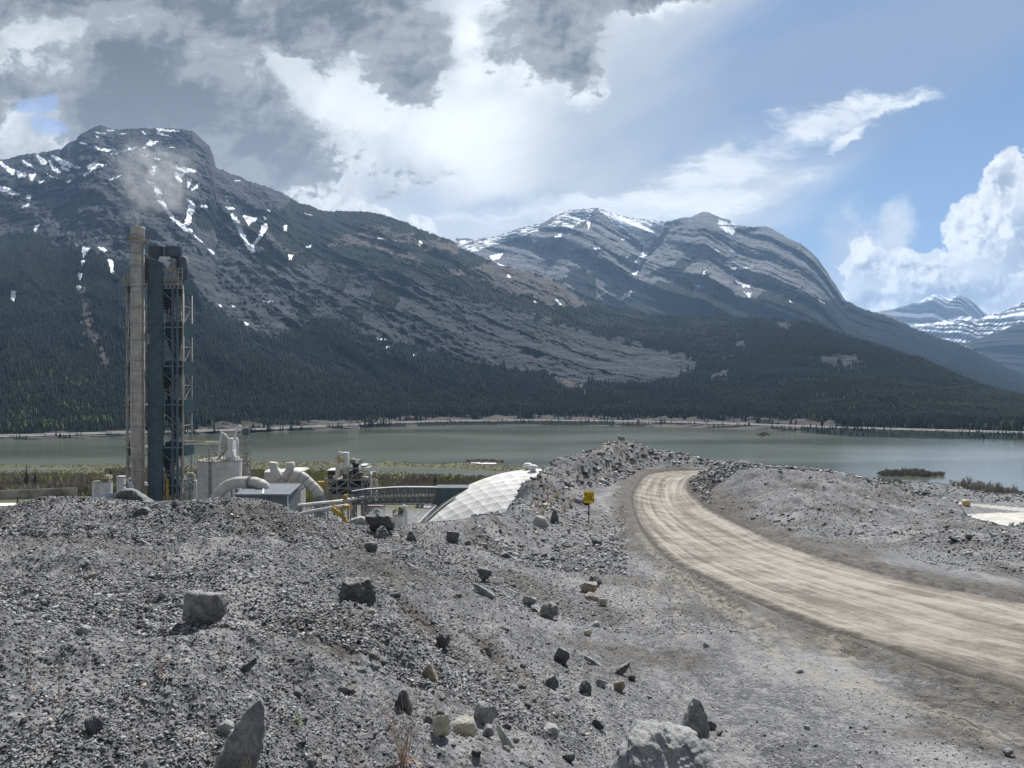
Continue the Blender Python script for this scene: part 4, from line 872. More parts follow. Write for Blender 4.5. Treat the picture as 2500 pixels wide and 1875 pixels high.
B(nb, 1294, 1486, 36, 24, 'grey', 'grey rock, left of two on the slope under the sign', seed=54)
B(nb, 1341, 1512, 48, 36, 'grey', 'knobbly grey rock, right of two on the slope under the sign', seed=55, rough=.12)
B(nr, 1455, 1529, 24, 14, 'pale', 'white stone on the flat shoulder below the tan cluster', P3=flat, seed=56)
B(nr, 1436, 1553, 22, 14, 'cream', 'cream and black stone under the white stone on the shoulder', seed=57)
B(nr, 1372, 1626, 44, 42, 'dark', 'dark rock at the foot of the slope left of the grey wedge', seed=58)
B(nr, 1450, 1622, 48, 28, 'grey', 'grey wedge shaped rock on the shoulder', P3=diagr, seed=59)
B(nr, 1511, 1650, 52, 36, 'dark', 'black wedge shaped rock on the shoulder right of the grey one', P3=diag, seed=60)
B(nr, 1542, 1663, 22, 18, 'dark', 'small dark stone right of the black wedge', seed=61)
B(nr, 1431, 1704, 36, 38, 'dark', 'dark two part stone on the shoulder left of the rounded one', seed=62)
B(nr, 1467, 1692, 28, 22, 'blue', 'rounded stone with a white top on the lower shoulder', seed=63)
B(nr, 1512, 1704, 30, 28, 'tan', 'brownish stone with a lit top on the lower shoulder', seed=64)
B(nr, 1345, 1691, 46, 32, 'dark', 'dark broad rock where the slope meets the shoulder', seed=65)
B(nb, 1695, 1797, 72, 104, 'grey', 'upright pointed grey rock standing on the shoulder', P3=tall, seed=66, depth=.8, rough=.05)
B(nr, 1737, 1782, 26, 22, 'dark', 'small dark stone at the right foot of the upright rock', seed=67)
B(nb, 1612, 1925, 310, 165, 'blue', 'huge pale veined boulder cut by the bottom edge of the view', P3=wide, seed=68, depth=.55, rough=.06, k=6, Y=7.7, sink=.02)
B(nr, 1645, 1808, 112, 26, 'pale', 'pale slab lying on top of the huge boulder', P3=flat, seed=69, depth=.5, Y=8.1, zabs=gz((1645 - CX) / F * 8.2, 8.2) + .60)
B(nr, 1341, 1807, 50, 26, 'pale', 'pale oval stone left of the huge boulder', P3=flat, seed=70)
B(nr, 1388, 1864, 34, 26, 'dark', 'dark stone left beside the huge boulder', seed=71)
B(nr, 1723, 1584, 20, 12, 'pale', 'lone pale stone in the middle of the shoulder', seed=72)
B(nr, 1761, 1801, 22, 14, 'dark', 'dark flat stone right of the huge boulder', seed=73)
B(nr, 1951, 1645, 20, 10, 'pale', 'pale stone with a dark base beside the haul road', P3=flat, seed=74)
B(nr, 2463, 1852, 26, 18, 'grey', 'grey stone in the bottom right corner', seed=75)
B(nr, 1971, 1782, 18, 11, 'blue', 'small light stone on the grey shoulder left of the corner stone', seed=76)
B(nb, 2366, 1328, 18, 18, 'dark', 'dark rock on the bank right of the haul road', seed=77)
B(nb, 1516, 1110, 18, 19, 'grey', 'upright grey block crowning the rubble heap beyond the bend', seed=78, Y=104, sink=.4)
B(nr, 1185, 1785, 44, 26, 'grey', 'grey block below the bluish rock beside the cream rocks', seed=79)
B(nr, 1460, 1800, 34, 24, 'dark', 'dark stone on the ground behind the huge boulder', seed=80)

# loose rocks that one can count but hardly tell apart
def loose():
    protos = {}
    looks = ['grey', 'dark', 'blue', 'pale', 'tan']
    for lk in looks:
        for s in range(3):
            rg = np.random.RandomState(500 + s * 17 + len(lk)); v, f = rock_geo(rand_pts(rg, 1, rg.uniform(.6, .9), rg.uniform(.45, .75)), s + 3, 3, .07, 1.0)
            protos[(lk, s)] = (v, f)
    zones = [  # polygon in picture space, count, size range in pixels, looks, label, group
        ([(860, 1330), (1150, 1330), (1420, 1500), (1480, 1700), (1300, 1860), (1150, 1640), (900, 1500)], 115, (9, 30), ['grey', 'dark', 'blue', 'dark', 'grey', 'pale'], 'loose %s rock on the slope between the gravel mound and the shoulder', 'loose rocks on the slope'),
        ([(640, 1560), (1250, 1600), (1400, 1880), (600, 1880)], 120, (10, 38), ['grey', 'dark', 'blue', 'pale', 'grey', 'blue', 'tan'], 'loose %s rock in the middle foreground', 'loose rocks in the foreground'),
        ([(0, 1240), (780, 1290), (860, 1560), (500, 1860), (0, 1860)], 50, (8, 22), ['grey', 'dark', 'pale', 'blue'], 'loose %s stone on the dark gravel mound', 'loose stones on the gravel mound'),
        ([(1290, 1180), (1500, 1120), (1530, 1230), (1440, 1290), (1300, 1300)], 45, (6, 14), ['grey', 'dark', 'pale', 'blue'], 'small %s boulder on the bank round the sign', 'boulders on the bank round the sign'),
        ([(1500, 1500), (1750, 1560), (2350, 1840), (1500, 1860)], 20, (7, 15), ['pale', 'dark', 'grey'], '%s stone scattered on the grey shoulder', 'stones on the shoulder'),
        ([(1830, 1180), (2200, 1210), (2500, 1330), (2500, 1420), (2100, 1360), (1850, 1270)], 25, (5, 12), ['pale', 'dark', 'grey'], '%s stone on the bank right of the haul road', 'stones on the bank')]
    cn = dict(grey='grey', dark='dark', blue='bluish grey', pale='pale', tan='tan')
    first = {}; seen = {}
    shorts = []
    for a_, b_, l_ in NAMED:
        w_ = l_.split()[:7]
        while w_[-1] in ('the', 'a', 'at', 'on', 'in', 'with', 'of', 'and', 'by', 'to', 'just', 'its', 'below', 'above', 'left', 'right', 'leaning', 'lying', 'under', 'between', 'among', 'next', 'cut', 'standing', 'resting', 'flush', 'perched', 'crowning', 'behind', 'from', 'whose', 'near', 'beside', 'against', 'tilted', 'where', 'one', 'slanting', 'alone', 'upper'): w_ = w_[:-1]
        shorts.append(' '.join(w_))
    ok_ = [i for i in range(len(NAMED)) if shorts.count(shorts[i]) == 1 and len(shorts[i].split()) > 2]
    dirs = ['right of', 'above and right of', 'above', 'above and left of', 'left of', 'below and left of', 'below', 'below and right of']
    def describe(px, py, lk, w):
        sz = 'small' if w < 12 else 'middle sized' if w < 18 else 'larger'
        for i in sorted(ok_, key=lambda i: math.hypot(NAMED[i][0] - px, NAMED[i][1] - py))[:5]:
            dx, dy = px - NAMED[i][0], NAMED[i][1] - py; d = dirs[int(round(math.atan2(dy, dx) / (math.pi / 4))) % 8]
            if math.hypot(dx, dy) > 170: break
            l_ = '%s %s rock %s the %s' % (sz, lk, d, shorts[i])
            if l_ not in seen and len(l_.split()) <= 16: seen[l_] = 1; return l_
        return None
    for poly, n, (a, b), lks, lab, grp in zones:
        xs = [p[0] for p in poly]; ys = [p[1] for p in poly]; c = 0
        while c < n:
            px, py = rg.uniform(min(xs), max(xs)), rg.uniform(min(ys), max(ys))
            if not inpoly(np.array([px]), np.array([py]), poly)[0]: continue
            lk = lks[rg.randint(len(lks))]; s = rg.randint(3); Y = ground_hit(px, py); w = (a + (b - a) * rg.rand() ** 2.2) / F * Y
            x = (px - CX) / F * Y
            if (lk, s) not in first:
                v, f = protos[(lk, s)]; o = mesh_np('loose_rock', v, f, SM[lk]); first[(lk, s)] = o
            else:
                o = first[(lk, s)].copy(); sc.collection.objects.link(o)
            o.location = (x, Y, gz(x, Y) - w * .2); o.scale = (w, w * rg.uniform(.7, 1.1), w * rg.uniform(.7, 1.1)); o.rotation_euler = (rg.uniform(-.5, .5), rg.uniform(-.5, .5), rg.uniform(0, 6.3))
            tag(o, describe(px, py, cn[lk], w * F / Y) or lab % cn[lk], 'rock', grp + ' (%s)' % cn[lk]); c += 1
loose()

def gravel():
    import bmesh
    protos = []
    for s in range(26):
        rg = np.random.RandomState(s + 40); p = rand_pts(rg, 2, rg.uniform(1.1, 1.9), rg.uniform(.55, 1.15), 9); p -= p.mean(0)
        bm = bmesh.new()
        for q in p: bm.verts.new(q)
        r = bmesh.ops.convex_hull(bm, input=bm.verts); 
        for v in [v for v in bm.verts if not v.link_faces]: bm.verts.remove(v)
        bmesh.ops.triangulate(bm, faces=bm.faces); bm.verts.index_update()
        protos.append((np.array([v.co[:] for v in bm.verts]), np.array([[v.index for v in f.verts] for f in bm.faces]))); bm.free()
    rg = np.random.RandomState(9)
    P_ = []
    def zone(n, u0, u1, y0, y1, power, rfun, keep=None):
        u = rg.uniform(u0, u1, n); t = rg.rand(n); y = (y0 ** -power + t * (y1 ** -power - y0 ** -power)) ** (-1 / power)
        x = u * y; r = rfun(n, x, y)
        ok = np.ones(n, bool) if keep is None else keep(x, y, CX + u * F)
        ok &= seg_dist(x, y, np.vstack([OUT, INN[::-1]])) > .25; ok &= ~inpoly(x, y, ROADPOLY) | (rg.rand(n) < .04)
        P_.append(np.c_[x, y, r][ok])
    pl = lambda a, b, k: (lambda n, x, y: a * (1 - rg.rand(n) * (1 - (a / b) ** k)) ** (-1 / k))
    # mound: dense coarse stone; towards the slope and the shoulder finer and thinner
    side = lambda px, y: px + (y - 8) * -6
    dens = lambda x, y, px: rg.rand(len(x)) < np.interp(side(px, y), [800, 1150, 1500, 1800, 2600], [1, .62, .38, .20, .14]) * np.clip(.85 + .5 * fbm(x * .7, y * .7, 3, seed=303), .3, 1)
    def fine(f):
        def g(n, x, y): return f(n, x, y) * np.interp(side(CX + x / y * F, y), [700, 1200, 1700], [1, .85, .6])
        return g
    zone(120000, -.74, .72, 3.4, 9, 1.0, fine(pl(.009, .032, 3.2)), dens)
    zone(120000, -.74, .72, 8, 19, 1.0, fine(pl(.015, .05, 3.2)), dens)
    zone(85000, -.74, .30, 17, 33, .5, fine(pl(.024, .075, 3.4)), dens)
    zone(9000, -.05, .30, 26, 60, .6, pl(.04, .22, 2.6), lambda x, y, px: (px < 1530))
    # rubble heap beyond the bend and its right arm
    zone(30000, .0, .26, 48, 116, .3, pl(.07, .55, 2.4), lambda x, y, px: (ground_z(x, y, False)[2] > .25) & (rg.rand(len(x)) < np.interp(y, [50, 85], [.35, 1]) * np.interp(px, [1420, 1500], [.3, 1])))
    zone(16000, .24, .70, 28, 90, .5, pl(.035, .3, 2.8), lambda x, y, px: (ground_z(x, y, False)[2] > .2) & (rg.rand(len(x)) < .8))
    zone(9000, .26, .5, 68, 84, .5, pl(.07, .42, 2.3), None)
    zone(3500, .46, .62, 60, 76, .5, pl(.06, .35, 2.4), None)
    zone(26000, .22, .72, 20, 80, .5, pl(.02, .10, 3.0), lambda x, y, px: (ground_z(x, y, False)[2] > .1))
    zone(2000, .45, .75, 230, 262, .5, pl(.2, .8, 2.4), None)
    Q = np.concatenate(P_); n = len(Q)
    z = ground_z(Q[:, 0], Q[:, 1])[0]
    pi = rg.randint(0, len(protos), n); VV, FF, CC = [], [], []; off = 0
    for k, (v, f) in enumerate(protos):
        i = np.nonzero(pi == k)[0]; m = len(i)
        a = rg.uniform(0, 6.283, m); tl = rg.normal(0, .35, m); tl2 = rg.normal(0, .35, m)
        ca, sa, ct, st, cb, sb = np.cos(a), np.sin(a), np.cos(tl), np.sin(tl), np.cos(tl2), np.sin(tl2); o_, i_ = np.zeros(m), np.ones(m)
        Rz = np.stack([ca, -sa, o_, sa, ca, o_, o_, o_, i_], -1).reshape(m, 3, 3); Rx = np.stack([i_, o_, o_, o_, ct, -st, o_, st, ct], -1).reshape(m, 3, 3); Ry = np.stack([cb, o_, sb, o_, i_, o_, -sb, o_, cb], -1).reshape(m, 3, 3)
        R = Rx @ Ry @ Rz; V = np.einsum('mij,vj->mvi', R, v) * Q[i, 2][:, None, None]
        V += np.stack([Q[i, 0], Q[i, 1], z[i] + Q[i, 2] * .25], -1)[:, None, :]
        g = np.clip(rg.normal(.5, .22, m) + (rg.rand(m) < .05) * .5, 0, 1.3); w = (rg.rand(m) < .04) * rg.rand(m)
        C = np.repeat(np.stack([g, w, rg.rand(m)], -1), len(v), 0)
        VV.append(V.reshape(-1, 3)); FF.append((f[None] + (np.arange(m) * len(v))[:, None, None] + off).reshape(-1, 3)); CC.append(C); off += m * len(v)
    def fn(nt, P, setp, bump):
        m = nt.node('ShaderNodeAttribute', attribute_name='tone'); c = nt.node('ShaderNodeSeparateColor'); nt.l.new(m.outputs['Color'], c.inputs[0])
        g, w, h = [X(nt, o) for o in c.outputs]; nz = nt.noise(P, 40, 4, .65)
        col = nt.mix(nt.sm(g + (nz - .5) * .6, .0, 1.15), (.024, .026, .030), (.42, .425, .43))
        col = nt.mix(w, col, (.50, .44, .34))
        setp(col=col, rough=.85, nor=bump(nz, .5, .01))
    o = mesh_np('gravel', np.concatenate(VV), np.concatenate(FF), material('crushed_rock', fn), False, {'tone': np.concatenate(CC)})
    tag(o, 'dark grey crushed limestone gravel covering the mounds', None, kind='stuff')
gravel()

# ------------------------------------------------------------ dry weeds
def tube_strip(pts, r0, r1, V, Fc):
    n = len(pts); b = len(V)
    for i, p in enumerate(pts):
        r = r0 + (r1 - r0) * i / (n - 1)
        for k in range(3):
            a = k * 2.094; V.append((p[0] + r * math.cos(a), p[1] + r * math.sin(a), p[2]))
    for i in range(n - 1):
        for k in range(3):
            Fc.append((b + i * 3 + k, b + i * 3 + (k + 1) % 3, b + i * 3 + 3 + (k + 1) % 3, b + i * 3 + 3 + k))
def plain(name, c, rough=.9, var=.25, scale=3.0, metal=0.0, spec=.3):
    def fn(nt, P, setp, bump):
        n = nt.noise(P, scale, 5, .65); setp(col=nt.mix(nt.sm(n, .35, .65), tuple(x * (1 - var) for x in c), tuple(min(1, x * (1 + var)) for x in c)), rough=rough, metal=metal, spec=spec)
    return material(name, fn)
M_straw = plain('dry_brown_stalk', (.42, .31, .23), scale=30); M_straw2 = plain('dry_straw', (.50, .42, .28), scale=30); M_leaf = plain('young_leaf', (.22, .30, .03), scale=30)
def weed(px, py, hpx, n, spread, label, mat=None, seed=0, leafy=False):
    rg = random.Random(seed); Y = ground_hit(px, py); x = (px - CX) / F * Y; z = gz(x, Y); H = hpx / F * Y; V, Fc = [], []
    for i in range(n):
        az = rg.uniform(0, 6.28); h = H * rg.uniform(.55, 1.0); lean = spread * rg.uniform(.2, 1.0) * h; p0 = Vector((rg.uniform(-.02, .02), rg.uniform(-.02, .02), 0)); pts = []
        cz = rg.uniform(-.02, .02)
        for k in range(7):
            t = k / 6; pts.append((p0.x + math.cos(az) * lean * t ** 1.3 + cz * math.sin(t * 7), p0.y + math.sin(az) * lean * .6 * t ** 1.3, h * t))
        r = .0013 * Y ** .5; tube_strip(pts, r * 1.3, r * .5, V, Fc)
        for q in range(rg.randint(2, 6)):
            k = rg.randint(2, 6); b0 = pts[k]; a2 = rg.uniform(0, 6.28); L = h * rg.uniform(.06, .2)
            tube_strip([b0, (b0[0] + math.cos(a2) * L * .5, b0[1] + math.sin(a2) * L * .5, b0[2] + L * .5), (b0[0] + math.cos(a2) * L * .7, b0[1] + math.sin(a2) * L * .7, b0[2] + L)], r * .6, r * .35, V, Fc)
    for i in range(n * 3):     # curled dry leaves at the foot
        a = rg.uniform(0, 6.28); L = H * rg.uniform(.05, .16); b0 = (rg.uniform(-.03, .03), rg.uniform(-.03, .03), 0.0)
        tube_strip([b0, (b0[0] + math.cos(a) * L, b0[1] + math.sin(a) * L, L * .5), (b0[0] + math.cos(a) * L * 1.6, b0[1] + math.sin(a) * L * 1.6, L * .2)], .004, .002, V, Fc)
    o = mesh_np('dry_weed' if not leafy else 'seedling', V, Fc, mat or M_straw); o.location = (x, Y, z - .01); return tag(o, label, 'weed')
weed(985, 1852, 190, 15, .5, 'many stemmed dry brown weed in the middle foreground', seed=1)
weed(75, 1756, 150, 2, .12, 'tall thin dry stalk at the left, leftmost of the stalks', seed=2)
weed(146, 1766, 100, 2, .15, 'shorter thin dry stalk right of the leftmost stalk', seed=3)
weed(393, 1722, 60, 6, .6, 'small spreading dry tuft on the gravel left of the pointed slab', seed=4)
weed(512, 1816, 160, 1, .1, 'single faint stalk just left of the pointed slab', seed=5)
weed(770, 1880, 200, 3, .35, 'tall bent dry stalks between the pointed slab and the big weed', seed=6)
weed(872, 1868, 130, 4, .3, 'dry stalks just left of the big weed', seed=7)
weed(540, 1662, 70, 2, .3, 'thin twig standing below the veined boulder', seed=8)
weed(1062, 1790, 150, 3, .2, 'tall thin dry stems in front of the cream rocks', seed=9)
weed(608, 1868, 110, 5, .25, 'straw coloured grass blades at the foot of the pointed slab', M_straw2, seed=10)
weed(728, 1755, 26, 7, .6, 'tiny green seedling on the gravel', M_leaf, seed=11, leafy=True)
for i, (px, py) in enumerate([(1325, 1262), (1345, 1240), (1362, 1228), (1310, 1240), (1378, 1250), (1338, 1222), (1392, 1238)]):
    tag(weed(px, py, 30, 22, .7, 'tan dry grass tuft on the bank left of the sign', M_straw2, seed=20 + i), group='dry grass tufts on the bank')
# ------------------------------------------------------------ cement works
G0 = -65.4        # level of the works yard
class MB:
    def __init__(s): s.v = []; s.f = []
    def add(s, v, f):
        b = len(s.v); s.v += [tuple(p) for p in v]; s.f += [tuple(b + i for i in q) for q in f]; return s
    def box(s, x0, x1, y0, y1, z0_, z1):
        return s.add([(x, y, z) for z in (z0_, z1) for y in (y0, y1) for x in (x0, x1)], [(0, 2, 3, 1), (4, 5, 7, 6), (0, 1, 5, 4), (2, 6, 7, 3), (0, 4, 6, 2), (1, 3, 7, 5)])
    def beam(s, a, b, w, h=None):
        a, b = Vector(a), Vector(b); h = h or w; d = (b - a).normalized()
        u = d.cross(Vector((0, 0, 1))); u = Vector((1, 0, 0)) if u.length < 1e-3 else u.normalized(); n = u.cross(d)
        v = [p + u * (sx * w / 2) + n * (sn * h / 2) for p in (a, b) for sn in (-1, 1) for sx in (-1, 1)]
        return s.add(v, [(0, 2, 3, 1), (4, 5, 7, 6), (0, 1, 5, 4), (2, 6, 7, 3), (0, 4, 6, 2), (1, 3, 7, 5)])
    def lathe(s, c, prof, n=32, cap=True, axis=None):
        """prof: (r, z) along the axis"""
        v = []
        for r, z in prof:
            for k in range(n):
                a = 2 * math.pi * k / n; v.append((c[0] + r * math.cos(a), c[1] + r * math.sin(a), c[2] + z))
        f = [(i * n + k, i * n + (k + 1) % n, (i + 1) * n + (k + 1) % n, (i + 1) * n + k) for i in range(len(prof) - 1) for k in range(n)]
        if cap: f += [tuple(range(n - 1, -1, -1)), tuple((len(prof) - 1) * n + k for k in range(n))]
        return s.add(v, f)
    def tube(s, pts, r, n=14, cap=True):
        pts = [Vector(p) for p in pts]; v = []; rr = r if isinstance(r, (list, tuple)) else [r] * len(pts); up = None
        for i, p in enumerate(pts):
            d = (pts[min(i + 1, len(pts) - 1)] - pts[max(i - 1, 0)]).normalized()
            if up is None: up = Vector((0, 0, 1)) if abs(d.z) < .95 else Vector((0, 1, 0))
            u = d.cross(up).normalized(); w = u.cross(d).normalized(); up = w
            for k in range(n): a = 2 * math.pi * k / n; v.append(p + (u * math.cos(a) + w * math.sin(a)) * rr[i])
        f = [(i * n + k, i * n + (k + 1) % n, (i + 1) * n + (k + 1) % n, (i + 1) * n + k) for i in range(len(pts) - 1) for k in range(n)]
        if cap: f += [tuple(range(n - 1, -1, -1)), tuple((len(pts) - 1) * n + k for k in range(n))]
        return s.add(v, f)
    def rail(s, pts, h=1.1, w=.12, closed=False, post=2.5):
        pts = [Vector(p) for p in pts]; pts = pts + [pts[0]] if closed else pts
        for a, b in zip(pts[:-1], pts[1:]):
            for q in (h, h * .5): s.beam(a + Vector((0, 0, q)), b + Vector((0, 0, q)), w)
            n = max(1, int((b - a).length / post))
            for k in range(n + 1): p = a.lerp(b, k / n); s.beam(p, p + Vector((0, 0, h)), w)
        return s
    def build(s, name, mat, parent=None, smooth=False):
        me = bpy.data.meshes.new(name); me.from_pydata([tuple(p) for p in s.v], [], s.f); me.update()
        import bmesh
        bm = bmesh.new(); bm.from_mesh(me); bmesh.ops.recalc_face_normals(bm, faces=bm.faces); bm.to_mesh(me); bm.free()
        if smooth:
            me.polygons.foreach_set('use_smooth', [len(p.vertices) == 4 for p in me.polygons])
        me.materials.append(mat); o = bpy.data.objects.new(name, me); sc.collection.objects.link(o)
        if parent: o.parent = parent; o.matrix_parent_inverse = Matrix.Translation(parent.location).inverted()
        return o
def thing(name, loc, label, cat, group=None):
    o = bpy.data.objects.new(name, None); sc.collection.objects.link(o); o.location = loc; return tag(o, label, cat, group)
def xat(px, Y): return (px - CX) / F * Y
def zat(py, Y): return (CY - py) / F * Y
def paneled(name, c, dz, dx=0, dirt=.3, rough=.7, streak=None, metal=0.0):
    def fn(nt, P, setp, bump):
        x, y, z = nt.sep(P); n = nt.noise(P, .35, 6, .65); n2 = nt.noise(nt.mapping(P, (1.4, 1.4, .12)), 1.0, 6, .65)
        c0 = nt.mix(nt.sm(n, .3, .7), tuple(v * (1 - dirt) for v in c), tuple(min(1, v * (1 + dirt * .6)) for v in c))
        fz = nt.math('FRACT', z / dz); line = nt.sm(nt.math('ABSOLUTE', fz - .5), .46, .49)
        if dx:
            fx = nt.math('FRACT', (x + y * .7) / dx); line = nt.math('MAXIMUM', line, nt.sm(nt.math('ABSOLUTE', fx - .5), .46, .495) * .6)
        c0 = nt.mix(line * .45, c0, tuple(v * .45 for v in c))
        cell = nt.noise(nt.vec(nt.math('FLOOR', z / dz), nt.math('FLOOR', x / (dx or 50)), 0), 3.7, 0, 0)
        c0 = nt.mix(nt.sm(cell, .4, .6) * .18, c0, tuple(min(1, v * 1.35) for v in c))
        if streak: c0 = nt.mix(nt.sm(n2, .52, .70) * .75, c0, streak)
        setp(col=c0, rough=rough, metal=metal)
    return material(name, fn)
MT = dict(stack=paneled('weathered_stack_steel', (.44, .405, .35), 3.6, 0, .25, .75, (.20, .15, .10)), teal=paneled('teal_cladding', (.07, .105, .115), 4.9, 6.2, .3, .5), tealband=paneled('teal_floor_band', (.022, .055, .060), 40, 2.0, .3, .5),
          slate=plain('slate_blue_steel', (.10, .125, .155), .55, .2, .8), col=paneled('pale_column_steel', (.40, .385, .35), 6, 0, .3, .7, (.22, .17, .12)), dark=plain('dark_steel', (.045, .045, .048), .7, .4, .4), mid=plain('grey_steelwork', (.27, .265, .255), .65, .3, .6), drum=paneled('dark_drum_cladding', (.085, .10, .115), 2.2, 3, .3, .6),  # dark steel is for inner vessels, machinery and the gallery deck
          yel=plain('yellow_rail_paint', (.40, .31, .10), .6, .25, 1.0), yel2=plain('yellow_machine_paint', (.36, .25, .05), .55, .3, 1.0), silo=paneled('pale_concrete_silo', (.50, .485, .46), 3.2, 0, .16, .85, (.36, .34, .31)), duct=paneled('dusty_duct_cladding', (.52, .50, .46), 60, 2.6, .2, .7), white=paneled('dusty_white_cladding', (.62, .61, .59), 3.0, 2.0, .2, .7),
          roof=paneled('grey_roof_sheet', (.15, .17, .19), 60, 1.4, .15, .55), wall=paneled('slate_wall_sheet', (.13, .15, .17), 60, 1.4, .2, .6), pipe=plain('white_pipe_jacket', (.66, .66, .64), .55, .15, .5), shiny=plain('bare_aluminium', (.7, .7, .7), .35, .15, 1.0, .6), glass=plain('dark_glass', (.02, .025, .03), .1, .1), tyre=plain('black_rubber', (.02, .02, .02), .8, .2),
          asph=plain('tan_roof_gravel', (.36, .34, .31), .9, .2, 1))

def stack_and_tower():
    Y = 318.0; cx = xat(336, Y); R = 15.7 / F * Y
    t = thing('smokestack', (cx, Y, G0), 'tall weathered grey brown chimney with rust streaks rising beside the dark tower', 'chimney')
    zt = zat(554, Y)
    MB().lathe((cx, Y, 0), [(R * .98, G0), (R * .98, zat(1098, Y)), (R * 1.04, zat(1096, Y)), (R * 1.04, zat(760, Y)), (R, zat(758, Y)), (R, zat(600, Y)), (R * .98, zat(560, Y)), (R * 1.02, zat(558, Y)), (R * 1.02, zt), (R * .9, zt), (R * .88, zt - 3)], 40).build('shaft', MT['stack'], t, True)
    for py in (575, 620, 648, 653, 700, 750, 790, 830, 880, 905, 960, 1005, 1040, 1120, 1150): MB().lathe((cx, Y, zat(py, Y)), [(R * 1.08, -.15), (R * 1.08, .15)], 40).build('stiffening_ring', MT['mid'], t)
    p = MB().lathe((cx, Y, zat(590, Y)), [(R * 1.02, -1.2), (4.1, -.15), (4.1, .15), (R * 1.02, .15)], 40).build('platform', MT['mid'], t)
    ring = [(cx + 4.0 * math.cos(a), Y + 4.0 * math.sin(a), zat(590, Y) + .15) for a in [k * math.pi / 8 for k in range(16)]]
    MB().rail(ring, 1.1, .13, True).build('railing', MT['yel'], p)
    MB().beam((cx + R + .25, Y - 1.2, G0), (cx + R + .25, Y - 1.2, zt - 4), .35).build('ladder', MT['mid'], t)
    # tower
    Y0, Y1 = 322.0, 331.0
    X0, X1 = xat(306, Y0), xat(446, Y0)
    T = thing('preheater_tower', ((X0 + X1) / 2, Y0, G0), 'tall dark steel framed kiln tower with teal cladding and open floors', 'industrial tower')
    sx0, sx1 = xat(361.5, 319), xat(395.5, 319)
    zs = zat(632, 319)
    MB().add([(sx0, 319, G0), (sx1, 319, G0), (sx1, 320.4, G0), (sx0, 320.4, G0), (sx0, 319, zs + 1.0), (sx1, 319, zs - 1.5), (sx1, 320.4, zs - 1.5), (sx0, 320.4, zs + 1.0)], [(0, 1, 5, 4), (1, 2, 6, 5), (2, 3, 7, 6), (3, 0, 4, 7), (4, 5, 6, 7), (0, 3, 2, 1)]).build('clad_shaft', MT['teal'], T)
    MB().box(sx0 - .1, sx0 + .6, 318.7, 319, zat(840, 319), zat(813, 319)).build('shutter', MT['mid'], T)
    for px, r, YY in ((311, .55, Y0), (319, .5, Y1), (447, .45, Y0), (398, .35, Y1), (420, .3, Y1), (446, .4, Y1), (360, .5, Y1)):
        x = xat(px, YY) if YY == Y0 else xat(px, Y0) + 0.0
        MB().lathe((x, YY, 0), [(r, G0), (r, zat(694, YY))], 12).build('column', MT['col'], T, True)
    lv = [694, 798, 893, 987, 1091, 1183]
    for i, py in enumerate(lv):
        z = zat(py, Y0); lab = None
        MB().box(X0 - .3, sx0 - .02, Y0 - 1.6, Y1, z - .35, z + .05).build('floor_slab', MT['mid'], T); MB().box(sx1 + .02, X1, Y0 - 1.6, Y1, z - .35, z + .05).build('floor_slab', MT['mid'], T)
        a, b = (zat(py - 12, Y0), zat(py + 22, Y0))
        MB().box(X0 - .1, xat(321, Y0), Y0 + .6, Y1 + .2, b, a).build('clad_band', MT['tealband'], T)
        MB().box(sx1 + .05, X1 + .75, Y0 - .2, Y1 + .9, b, a).build('clad_band', MT['tealband'], T)
    # bracing between the floors
    lz = [zat(p, Y0) for p in lv] + [G0]
    xl, xr = xat(397, Y0), X1 - .4
    for a, b in zip(lz[:-1], lz[1:]):
        br = MB(); br2 = MB(); m = (a + b) / 2
        br.beam((xl, Y0 + .3, a - 3), (xr, Y0 + .3, m - 1.5), .42); br.beam((xl, Y0 + .3, m - 2.5), (xr, Y0 + .3, b + .8), .42); br.beam((xl, Y0 + .35, m - 2), (xr, Y0 + .35, m - 2), .3)
        br.beam((xl, Y1 - .6, m), (xr, Y1 - .6, a - 2), .38); br.beam((xl, Y1 - .6, b), (xr, Y1 - .6, m), .38)
        for xx in (X1 - .1,):
            br2.beam((xx, Y0, a), (xx, Y1, m), .2); br2.beam((xx, Y1, m), (xx, Y0, b), .2); br2.beam((xx, Y0, m), (xx, Y1, m), .25)
        br2.beam((X0 + .8, Y0 + .2, a), (X0 + 2.6, Y0 + 2, m), .4); br2.beam((X0 + 2.6, Y0 + 2, m), (X0 + .8, Y0 + .2, b), .4); br2.beam((X0 + 2.7, Y0 + 1, a), (X0 + .8, Y0 + 1, m), .35)
        for q in (.3, .7): br2.beam((X0 + .5, Y0, a * q + b * (1 - q)), (sx0, Y0 + 1, a * q + b * (1 - q) + 1.5), .25)
        br.build('floor_bracing', MT['mid'], T); br2.build('corner_bracing', MT['col'], T)
    rl = MB()
    for px in (421.5, 433): rl.box(xat(px - 2.4, 320.4), xat(px + 2.4, 320.4), 320.2, 320.9, G0, zat(705, 320.4))
    z = G0 + 1
    while z < zat(708, 320): rl.box(xat(423, 320.4), xat(431, 320.4), 320.4, 320.7, z, z + .28); z += 1.75
    rl.build('hoist_rails', MT['slate'], T)
    # vessels and ducts inside the frame, and a dark backing sheet
    ins = MB(); xm = xat(408, Y0)
    for k, py in enumerate((730, 830, 925, 1020, 1120)):
        zc = zat(py, 326); xo = xm + (1.2 if k % 2 else -1.0)
        ins.lathe((xo, 326.5, zc), [(.6, -9), (2.9, -1), (2.9, 5), (1.6, 6.2)], 20)
        ins.tube([(xo + 1, 326, zc - 9), (xo + 1.5, 326, zc - 12), (xo - 1, 326, zc - 17)], .8)
    ins.box(xat(345, Y0), xat(360, Y0), 327.5, 328, G0, zat(640, Y0))  # dark sheet added as the shade in the gap between chimney and shaft
